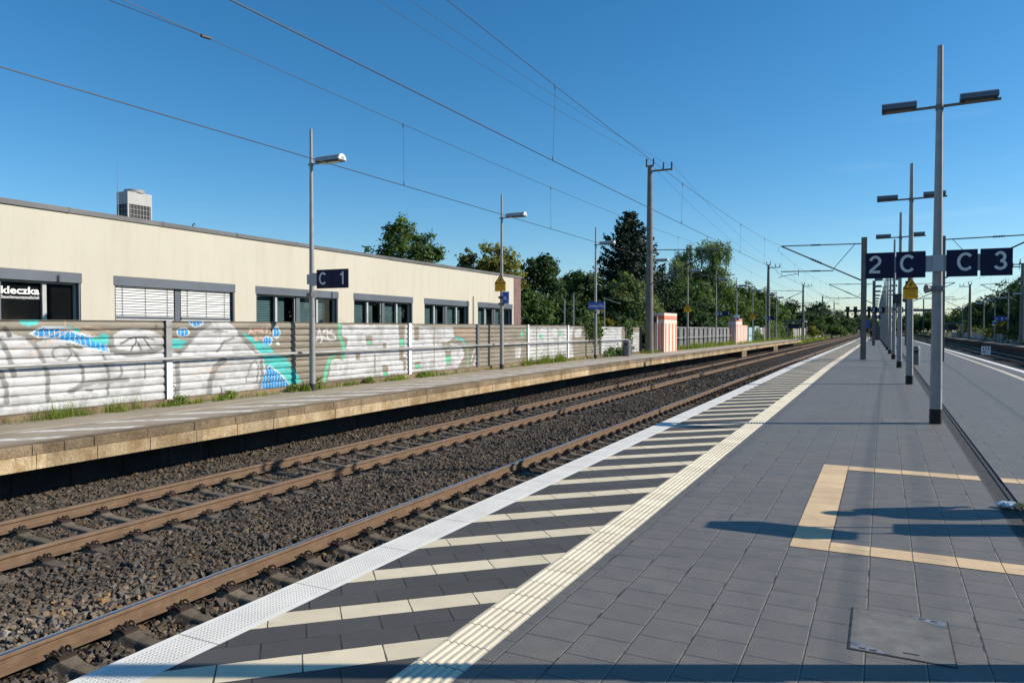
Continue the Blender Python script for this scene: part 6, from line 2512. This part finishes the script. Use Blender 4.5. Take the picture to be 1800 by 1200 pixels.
sets = [blades(560, 8.0, 10.9, -14.55, -14.38, 0.22, 0.0035), blades(500, 8.0, 11.4, -14.52, -14.25, 0.08, 0.006), blades(500, 11.2, 13.2, -14.5, -14.2, 0.09, 0.009),
        blades(260, 13.4, 17.5, -14.5, -14.25, 0.09, 0.009), blades(240, 15.5, 16.5, -14.5, -14.1, 0.18, 0.009), blades(260, 17.6, 19.0, -14.5, -14.3, 0.10, 0.009), blades(500, 19.5, 23.5, -14.5, -14.25, 0.13, 0.010),
        blades(300, 23.5, 29.8, -14.5, -14.3, 0.07, 0.011), blades(1300, 29.8, 34.5, -14.5, -14.2, 0.26, 0.010), blades(300, 34.5, 44, -14.5, -14.3, 0.10, 0.012),
        blades(600, 47.5, 56, -14.4, -13.8, 0.16, 0.014), blades(1800, 56, 81, -14.6, -13.9, 0.32, 0.016), blades(600, 82, 100, -14.0, -13.6, 0.25, 0.02), blades(900, 100, 190, -14.5, -13.5, 0.35, 0.03), blades(700, 126, 200, -13.4, -11.6, 0.45, 0.04, -0.7)]
o = 0
Vs, Fs, Cs = [], [], []
for v_, f_, c_ in sets:
    Vs.append(v_)
    Fs.append(f_ + o)
    Cs.append(c_)
    o += len(v_)
gg = np_mesh('grass', np.concatenate(Vs), np.concatenate(Fs), M['grass'], attr=np.concatenate(Cs))
tag(gg, 'tufts of green grass and weeds growing along the graffiti wall foot', 'grass', kind='stuff')

# broad-leaved weeds as small plants of their own
WEED = [(11.75, 'leafy dandelion clump at the wall foot beside the grey post'), (13.2, 'small leafy weed at the wall foot under the white figure'), (15.35, 'weed clump at the foot of the C 1 lamp post'),
        (16.35, 'tall weed on the right of the C 1 lamp post foot'), (18.7, 'bright leafy weed right of the C 1 lamp post'), (21.8, 'leafy weed at the foot of the white barrier post')]
for k, (y, lab) in enumerate(WEED):
    RNG = np.random.default_rng(400 + k)
    t = thing('weed', lab, 'weed', (-14.38, y, 0.0), 'leafy weeds along the graffiti wall')
    n = 130
    a = RNG.uniform(0, 2 * PI, n)
    rr = RNG.uniform(0.02, 0.22, n)
    C = np.stack([rr * np.cos(a) * 0.6, rr * np.sin(a), 0.03 + RNG.uniform(0, 0.17, n) * (1 if k != 3 else 1.8)], 1)
    nor = np.stack([np.cos(a) * 0.5, np.sin(a) * 0.5, np.ones(n)], 1) + RNG.normal(size=(n, 3)) * 0.3
    nor /= np.linalg.norm(nor, axis=1)[:, None]
    V, F = leaf_quads(C, nor, 0.075, 0.0, 0.5)
    tone = RNG.lognormal(0, 0.25, n)
    np_mesh('leaves', V, F, M['grass'], t, attr=np.repeat(np.stack([tone, tone, tone], 1), 4, 0))
    m = MB()
    for q in range(6):
        aa = q * 1.05
        m.tube([(0, 0, -0.02), (0.05 * math.cos(aa), 0.07 * math.sin(aa), 0.1), (0.09 * math.cos(aa), 0.14 * math.sin(aa), 0.15)], 0.004, 4)
    m.build('stems', M['grass'], t)

# ------------------------------------------------------------------ small things on the platforms
t = thing('access_cover', 'square grey steel access cover with pale corners set in the paving', 'access cover', (0, 0, 0))
m = MB()
m.add([(-0.157, 5.217, 0.004), (0.377, 5.217, 0.004), (0.377, 4.533, 0.004), (-0.157, 4.533, 0.004)], [(0, 3, 2, 1)])
m.build('gap', M['rubber'], t, fix=False)
m = MB()
m.box(-0.148, 0.368, 4.542, 5.208, 0.0, 0.0055)
m.build('plate', M['cover'], t)
for q in ((0.365, 5.205, -1, -1), (-0.145, 4.545, 1, 1)):
    x, y, sx, sy = q
    m = MB()
    m.prism([(x, y), (x + sx * 0.20, y), (x + sx * 0.03, y + sy * 0.11), (x, y + sy * 0.11)], 'z', 0.0056, 0.0066)
    m.build('corner_plate', M['cover_frame'], t)
for x, y in ((0.30, 5.175), (0.235, 5.185), (-0.085, 4.565), (-0.03, 4.563)):
    m = MB()
    m.box(x - 0.018, x + 0.018, y - 0.008, y + 0.008, 0.0068, 0.0072)
    m.build('key_slot', M['black'], t)
m = MB()
m.box(0.12, 0.2, 4.60, 4.614, 0.0058, 0.0062)
m.build('key_slot', M['black'], t)
t = thing('access_cover', 'pale concrete cover plate beside the foot of the 2 C lamp post', 'access cover', (0, 0, 0))
m = MB()
m.box(0.02, 0.6, 15.42, 16.15, 0.0, 0.005)
m.build('plate', M['cover'], t)
for k, (x, y) in enumerate(((0.0, 26.0), (-0.1, 36.2))):
    t = thing('access_cover', ['pale cover plate left of the warning sign lamp post', 'pale cover plate left of the camera lamp post'][k], 'access cover', (0, 0, 0))
    m = MB()
    m.box(x - 0.4, x + 0.5, y - 0.4, y + 0.4, G(y), G(y) + 0.005)
    m.build('plate', M['cover'], t)

RNG = np.random.default_rng(5)
t = thing('wrapper', 'crumpled pale blue snack wrapper lying by the drain channel', 'litter', (1.13, 8.78, 0.0), rz=0.3)


def crumple(rx, ry, rz_, n=14, seed=1):
    r = np.random.default_rng(seed)
    m = MB()
    vs, fs = [], []
    nu, nv = 12, 7
    for i in range(nv):
        th = PI * (i + 0.5) / nv - PI / 2
        for j in range(nu):
            ph = 2 * PI * j / nu
            k = r.uniform(0.72, 1.12)
            vs.append((rx * math.cos(th) * math.cos(ph) * k, ry * math.cos(th) * math.sin(ph) * k, rz_ + rz_ * math.sin(th) * k))
    for i in range(nv - 1):
        for j in range(nu):
            fs.append((i * nu + j, i * nu + (j + 1) % nu, (i + 1) * nu + (j + 1) % nu, (i + 1) * nu + j))
    fs.append(tuple(range(nu - 1, -1, -1)))
    fs.append(tuple((nv - 1) * nu + j for j in range(nu)))
    return m.add(vs, fs)


crumple(0.115, 0.06, 0.034, seed=3).build('foil', M['bag'], t)
o = crumple(0.05, 0.04, 0.028, seed=4).build('print_patch', M['bag_orange'], t)
o.location = (0.09, -0.05, 0.012)

# grey litter bins
def bin_(loc, lab, r=0.17, h=0.86, label=None):
    t = thing('litter_bin', lab, 'litter bin', loc)
    m = MB()
    m.tube([(0, 0, 0.0), (0, 0, h - 0.06), (0, 0, h)], [r, r, r * 0.8], 16)
    m.build('bin_body', M['galv_dark'], t, smooth=40)
    m = MB()
    m.ring((0, 0, 0), r + 0.002, r + 0.012, 'z', h - 0.16, h - 0.12, n=18)
    m.build('rim', M['galv'], t)
    m = MB()
    m.box(-0.09, 0.09, -r - 0.006, -r + 0.03, h - 0.3, h - 0.2)
    m.build('slot', M['black'], t)


bin_((1.42, 39.3, G(39.3)), 'grey round litter bin behind the lamp posts on the island platform')
bin_((-13.75, 42.9, G(42.9)), 'grey litter bin by the graffiti wall left of the mast', 0.26, 0.98)

# thin poles behind the barrier
for k, (x, y, h, lab) in enumerate(((-22.5, 54.2, 4.3, 'short thin pale pole behind the wall against dark trees'), (-22.3, 55.6, 4.7, 'taller thin pale pole next to the short one behind wall'), (-20.6, 58.2, 4.5, 'thin pole with a slanted arm left of the station sign'))):
    t = thing('pole', lab, 'pole', (x, y, -0.4), 'thin poles behind the graffiti wall')
    m = MB()
    m.tube([(0, 0, 0), (0, 0, h)], [0.07, 0.055], 8)
    m.build('shaft', M['galv'], t)
    m = MB()
    if k == 2:
        m.tube([(0, 0, h - 0.05), (1.3, 0.3, h - 0.55)], 0.03, 6)
    else:
        m.ring((0, 0, 0), 0.02, 0.075, 'z', h, h + 0.03, n=10)
    m.build('arm' if k == 2 else 'cap', M['galv'], t)

# white position marker between the far rails
t = thing('track_marker', 'small white numbered marker post standing between the far tracks', 'marker', (8.4, 79.0, G(79) - 0.98))
m = MB()
m.box(-0.36, 0.36, -0.02, 0.02, 0.35, 1.12)
b = m.build('plate', M['white'], t)
m = MB()
for x in (-0.2, 0.0, 0.2):
    m.box(x - 0.035, x + 0.035, -0.027, -0.022, 0.78, 1.02)
m.box(-0.26, 0.0, -0.027, -0.022, 0.58, 0.66)
m.build('marks', M['dark'], b)
m = MB()
m.tube([(0, 0.04, 0), (0, 0.04, 0.5)], 0.03, 8)
m.build('stake', M['galv_dark'], t)

# ------------------------------------------------------------------ far platform things
t = thing('retaining_wall', 'low grey concrete wall along the back of the far platform', 'wall', (0, 0, 0))
for k in range(16):
    y = 60 + 9 * k
    m = MB()
    m.box(14.72, 14.88, y + 0.03, y + 8.97, G(y + 4) - 0.1, G(y + 4) + 1.05)
    m.build('wall_panel', M['barrier_pale'], t)


def far_lamp(loc, lab):
    t = thing('lamp_post', lab, 'lamp post', loc, 'lamp posts on the far platform')
    m = MB()
    m.tube([(0, 0, 0), (0, 0, 6.4)], [0.09, 0.045], 10)
    m.build('pole', M['galv'], t, smooth=40)
    m = MB()
    m.tube([(0, 0, 0), (0, 0, 0.2)], 0.095, 10)
    m.build('base_sleeve', M['dark'], t)
    m = MB()
    m.tube([(0.05, 0, 5.5), (-1.0, 0, 5.52)], 0.025, 6)
    m.build('arm', M['galv'], t)
    lamp_head(t, -1.05, -0.25, 5.53, 0.15, M['hood_light'])
    return t


FL = [(13.9, 98.0, 'lamp post on the far platform beside the mast at the edge'), (13.9, 109.3, 'lamp post on the far platform right of the 4 A sign'), (13.8, 120.6, 'lamp post on the far platform right of the standing person'),
      (13.7, 132.0, 'lamp post on the far platform left of the standing person'), (13.6, 164.0, 'lamp post on the far platform by its shelter')]
fp = None
for k, (x, y, lab) in enumerate(FL):
    if fp is None:
        fp = far_lamp((x, y, G(y)), lab)
    else:
        dup(fp, (x, y, G(y)), lab)
t = thing('platform_sign', 'blue section sign reading 4 A on the far platform', 'sign', (13.9, 109.3, G(109.3)))
for w, x0 in (('4', -1.45), ('A', -0.88)):
    m = MB()
    m.box(x0, x0 + 0.54, -0.15, -0.12, 2.75, 3.29)
    p = m.build('sign_panel', M['blue'], t)
    m = MB()
    put_glyph(m, w, x0 + 0.12, 2.85, 0.34, -0.1525)
    m.build('letter', M['white'], p, fix=False)
m = MB()
m.box(-0.4, 0.08, -0.12, -0.1, 2.9, 3.2)
m.build('bracket', M['signgrey'], t)
t = thing('notice_box', 'small pale notice on the post left of the 4 A sign', 'notice', (13.8, 120.6, G(120.6) + 2.3))
m = MB()
m.box(-0.3, 0.12, -0.16, -0.11, 0, 0.55)
b = m.build('box', M['white'], t)
m = MB()
m.box(-0.3, 0.12, -0.166, -0.162, 0.1, 0.4)
m.build('notice', M['blue'], b)
warning((14.35, 101.5, G(101) + 2.7), 0.6, 0.4, 0.4, 'yellow warning sign at the picture edge on the far platform')


def shelter(loc, lab, s):
    t = thing('shelter', lab, 'shelter', loc, 'waiting shelters on the outer platforms')
    m = MB()
    m.box(-1.4, 1.4, 0, 8, 2.85, 3.05)
    m.box(-1.5, 1.5, -0.12, 0, 2.8, 3.1)
    m.build('roof', M['galv_dark'], t)
    for x in (-1.2, 1.2):
        for y in (0.4, 7.6):
            m = MB()
            m.tube([(x, y, 0), (x, y, 2.85)], 0.06, 8)
            m.build('post', M['galv'], t)
    m = MB()
    m.box(-1.28, -1.22, 0.5, 7.5, 0.3, 2.5) if s > 0 else m.box(1.22, 1.28, 0.5, 7.5, 0.3, 2.5)
    m.build('back_wall', M['pane_dark'], t)
    m = MB()
    m.box(-0.95, 0.85, -0.05, 0.06, 1.75, 2.55)
    m.build('display_board', M['navy_dull'], t)
    return t


shelter((-13.1, 131.0, G(131)), 'dark roofed waiting shelter at the end of the old platform', 1)
shelter((13.2, 178.0, G(178)), 'waiting shelter with dark display board on the far platform', -1)

# people --------------------------------------------------------------
def person(loc, lab, rz=0.0, top='cloth', trouser='cloth', arm_up=False, seed=0, h=1.74, hairc='hair'):
    """standing figure: one skinned body, then hair and clothes as children"""
    t = thing('person', lab, 'person', loc, rz=rz)
    s = h / 1.74
    J = {'pel': (0, 0, .95), 'spi': (0, .01, 1.12), 'che': (0, 0, 1.32), 'nec': (0, 0, 1.47), 'hd0': (0, -.01, 1.55), 'hd1': (0, -.015, 1.66), 'hd2': (0, -.005, 1.72),
         'shl': (-.17, 0, 1.41), 'shr': (.17, 0, 1.41), 'ell': (-.25, .03, 1.14), 'elr': (.25, .03, 1.14), 'wrl': (-.24, -.1, .90), 'wrr': (.24, -.1, .90), 'hal': (-.235, -.13, .82), 'har': (.235, -.13, .82),
         'hil': (-.09, 0, .90), 'hir': (.09, 0, .90), 'knl': (-.10, -.02, .50), 'knr': (.11, -.01, .50), 'anl': (-.10, .02, .09), 'anr': (.12, .02, .09), 'tol': (-.115, -.15, .03), 'tor': (.135, -.15, .03)}
    rad = {'pel': .135, 'spi': .125, 'che': .15, 'nec': .055, 'hd0': .075, 'hd1': .095, 'hd2': .07, 'shl': .07, 'shr': .07, 'ell': .045, 'elr': .045, 'wrl': .03, 'wrr': .03, 'hal': .035, 'har': .035,
           'hil': .095, 'hir': .095, 'knl': .062, 'knr': .062, 'anl': .042, 'anr': .042, 'tol': .035, 'tor': .035}
    ed = [('pel', 'spi'), ('spi', 'che'), ('che', 'nec'), ('nec', 'hd0'), ('hd0', 'hd1'), ('hd1', 'hd2'), ('che', 'shl'), ('shl', 'ell'), ('ell', 'wrl'), ('wrl', 'hal'), ('che', 'shr'), ('shr', 'elr'), ('elr', 'wrr'), ('wrr', 'har'),
          ('pel', 'hil'), ('hil', 'knl'), ('knl', 'anl'), ('anl', 'tol'), ('pel', 'hir'), ('hir', 'knr'), ('knr', 'anr'), ('anr', 'tor')]
    if arm_up:
        J.update({'elr': (.22, -.12, 1.2), 'wrr': (.12, -.28, 1.35), 'har': (.07, -.30, 1.42)})

    def skinned(keys, edges, grow, name, mat, parent):
        me = bpy.data.meshes.new(name)
        idx = {k: i for i, k in enumerate(keys)}
        me.from_pydata([tuple(c * s for c in J[k]) for k in keys], [(idx[a], idx[b]) for a, b in edges if a in idx and b in idx], [])
        ob = bpy.data.objects.new(name, me)
        COL.objects.link(ob)
        md = ob.modifiers.new('skin', 'SKIN')
        md.use_smooth_shade = True
        for k, i in idx.items():
            r_ = rad[k] * s + grow
            me.skin_vertices[0].data[i].radius = (r_, r_ * (0.78 if k in ('che', 'spi', 'pel') else 1.0))
        me.skin_vertices[0].data[0].use_root = True
        sb = ob.modifiers.new('sub', 'SUBSURF')
        sb.levels = sb.render_levels = 1
        dg = bpy.context.evaluated_depsgraph_get()
        me2 = bpy.data.meshes.new_from_object(ob.evaluated_get(dg))
        bpy.data.objects.remove(ob)
        me2.materials.clear()
        me2.materials.append(M[mat])
        o2 = bpy.data.objects.new(name, me2)
        COL.objects.link(o2)
        o2.parent = parent
        return o2
    skinned(list(J), ed, 0.0, 'body', 'skin', t)
    skinned(['che', 'spi', 'pel', 'nec', 'shl', 'shr', 'ell', 'elr', 'wrl', 'wrr'], ed, 0.034, 'jacket', top, t)
    skinned(['pel', 'spi', 'hil', 'hir', 'knl', 'knr', 'anl', 'anr'], ed, 0.026, 'trousers', trouser, t)
    skinned(['anl', 'tol'], ed, 0.016, 'shoe', 'black', t)
    skinned(['anr', 'tor'], ed, 0.016, 'shoe', 'black', t)
    m = MB()
    vs, fs = [], []
    nu, nv = 12, 6
    for i in range(nv + 1):
        th = -0.25 + (PI / 2 + 0.25) * i / nv
        for j in range(nu):
            ph = 2 * PI * j / nu
            back = 0.012 if math.sin(ph) > -0.3 else -0.012
            vs.append(((0.098 + back * .5) * math.cos(th) * math.cos(ph) * s, (0.105 + back) * math.cos(th) * math.sin(ph) * s, (1.65 + 0.105 * math.sin(th)) * s))
    for i in range(nv):
        for j in range(nu):
            if i < 2 and math.sin(2 * PI * (j + .5) / nu) < -0.2:
                continue
            fs.append((i * nu + j, i * nu + (j + 1) % nu, (i + 1) * nu + (j + 1) % nu, (i + 1) * nu + j))
    m.add(vs, fs)
    m.build('hair', M[hairc], t, smooth=80)
    m = MB()
    m.prism([(-0.10 * s, 1.60 * s), (-0.125 * s, 1.585 * s), (-0.10 * s, 1.57 * s)], 'x', -0.014 * s, 0.014 * s)
    m.build('nose', M['skin'], t)
    return t


person((14.2, 134.0, G(134)), 'fair haired person in dark clothes standing on the far platform', PI)
person((2.30, 9.10, 0.0), 'standing person in dark clothes outside the picture, casting long shadow', PI * 0.9, h=1.76, top='cloth2')

# information column outside the picture: its shadow lies across the tan marking
t = thing('information_column', 'slim information column with small sign outside the picture, shadow on paving', 'information column', (1.95, 8.28, 0.0))
m = MB()
m.prism([(-0.15, -0.15), (0.15, -0.15), (0.15, 0.15), (-0.15, 0.15)], 'z', 0.0, 1.08)
m.prism([(-0.13, 1.08), (0.13, 1.08), (0.09, 1.12), (-0.09, 1.12)], 'y', -0.13, 0.13)
m.build('column_body', M['galv_dark'], t)
m = MB()
m.tube([(0.0, -0.13, 1.10), (0.0, -0.13, 1.62)], 0.014, 8)
m.tube([(0.0, 0.09, 1.10), (0.0, 0.09, 1.62)], 0.014, 8)
m.build('stay', M['galv'], t)
m = MB()
m.box(-0.45, 0.40, -0.14, 0.10, 1.60, 1.86)
m.build('sign_box', M['navy'], t)
m = MB()
m.box(-0.1, 0.1, -0.158, -0.151, 0.85, 1.15)
m.build('screen', M['black'], t)

# signal bridge far down the line
t = thing('signal_bridge', 'distant steel signal bridge with signal boxes over the tracks', 'signal bridge', (0, 232.0, G(232)))
m = MB()
m.box(-9.8, 13, -0.3, 0.3, 6.6, 7.2)
m.build('beam', M['mast_steel'], t)
for x in (-1.8, 12.4):
    m = MB()
    m.box(x - 0.3, x + 0.3, -0.3, 0.3, -0.2, 6.6)
    m.build('leg', M['mast_steel'], t)
for x in (-8.9, -6.9, -3.4, 3.2):
    m = MB()
    m.box(x - 0.5, x + 0.5, -0.6, -0.32, 6.75, 8.1)
    m.box(x - 0.35, x + 0.35, -0.6, -0.32, 4.9, 6.6)
    b = m.build('signal_box', M['black'], t)
for k, (x, y, h, lab) in enumerate(((9.0, 208, 9.2, 'thin far lattice mast between the trees right of the lamp posts'), (4.6, 176, 8.6, 'thin far mast with two crossbars over the dark trees'))):
    t = thing('catenary_mast', lab, 'catenary mast', (x, y, G(y)))
    m = MB()
    m.box(-0.13, 0.13, -0.13, 0.13, 0, h)
    m.build('column', M['mast_steel'], t)
    m = MB()
    m.box(-2.2, 2.2, -0.05, 0.05, h - 0.12, h - 0.004)
    m.box(-2.2, 2.2, -0.05, 0.05, h - 2.6, h - 2.5)
    m.build('crossbar', M['mast_steel'], t)

# stair enclosure and blue display at the far end of the island platform
t = thing('stair_enclosure', 'far stair enclosure with horizontal slats at the platform end', 'stairs', (-0.5, 128, G(128)))
m = MB()
m.box(-0.9, 0.9, 0, 5, 0, 2.1)
m.build('side_wall', M['dark'], t)
m = MB()
for k in range(6):
    m.box(-0.9, 0.9, -0.06, -0.003, 0.25 + 0.33 * k, 0.35 + 0.33 * k)
m.build('slats', M['galv'], t)
t = thing('display_board', 'small bright blue board at the far platform end, beside steel mast', 'board', (-1.95, 116.0, G(116)))
m = MB()
m.box(-0.35, 0.35, -0.06, 0.0, 1.8, 2.9)
m.build('board', M['blue'], t)
m = MB()
m.tube([(-0.25, 0.03, 0), (-0.25, 0.03, 1.8)], 0.04, 8)
m.tube([(0.25, 0.03, 0), (0.25, 0.03, 1.8)], 0.04, 8)
m.build('legs', M['galv_dark'], t)
t = thing('person', 'tiny dark clothed person standing near the blue board', 'person', (0, 0, 0))
bpy.data.objects.remove(t)
person((-1.3, 112.0, G(112)), 'tiny dark clothed person standing by the far blue board', 0.4, seed=3, hairc='black')
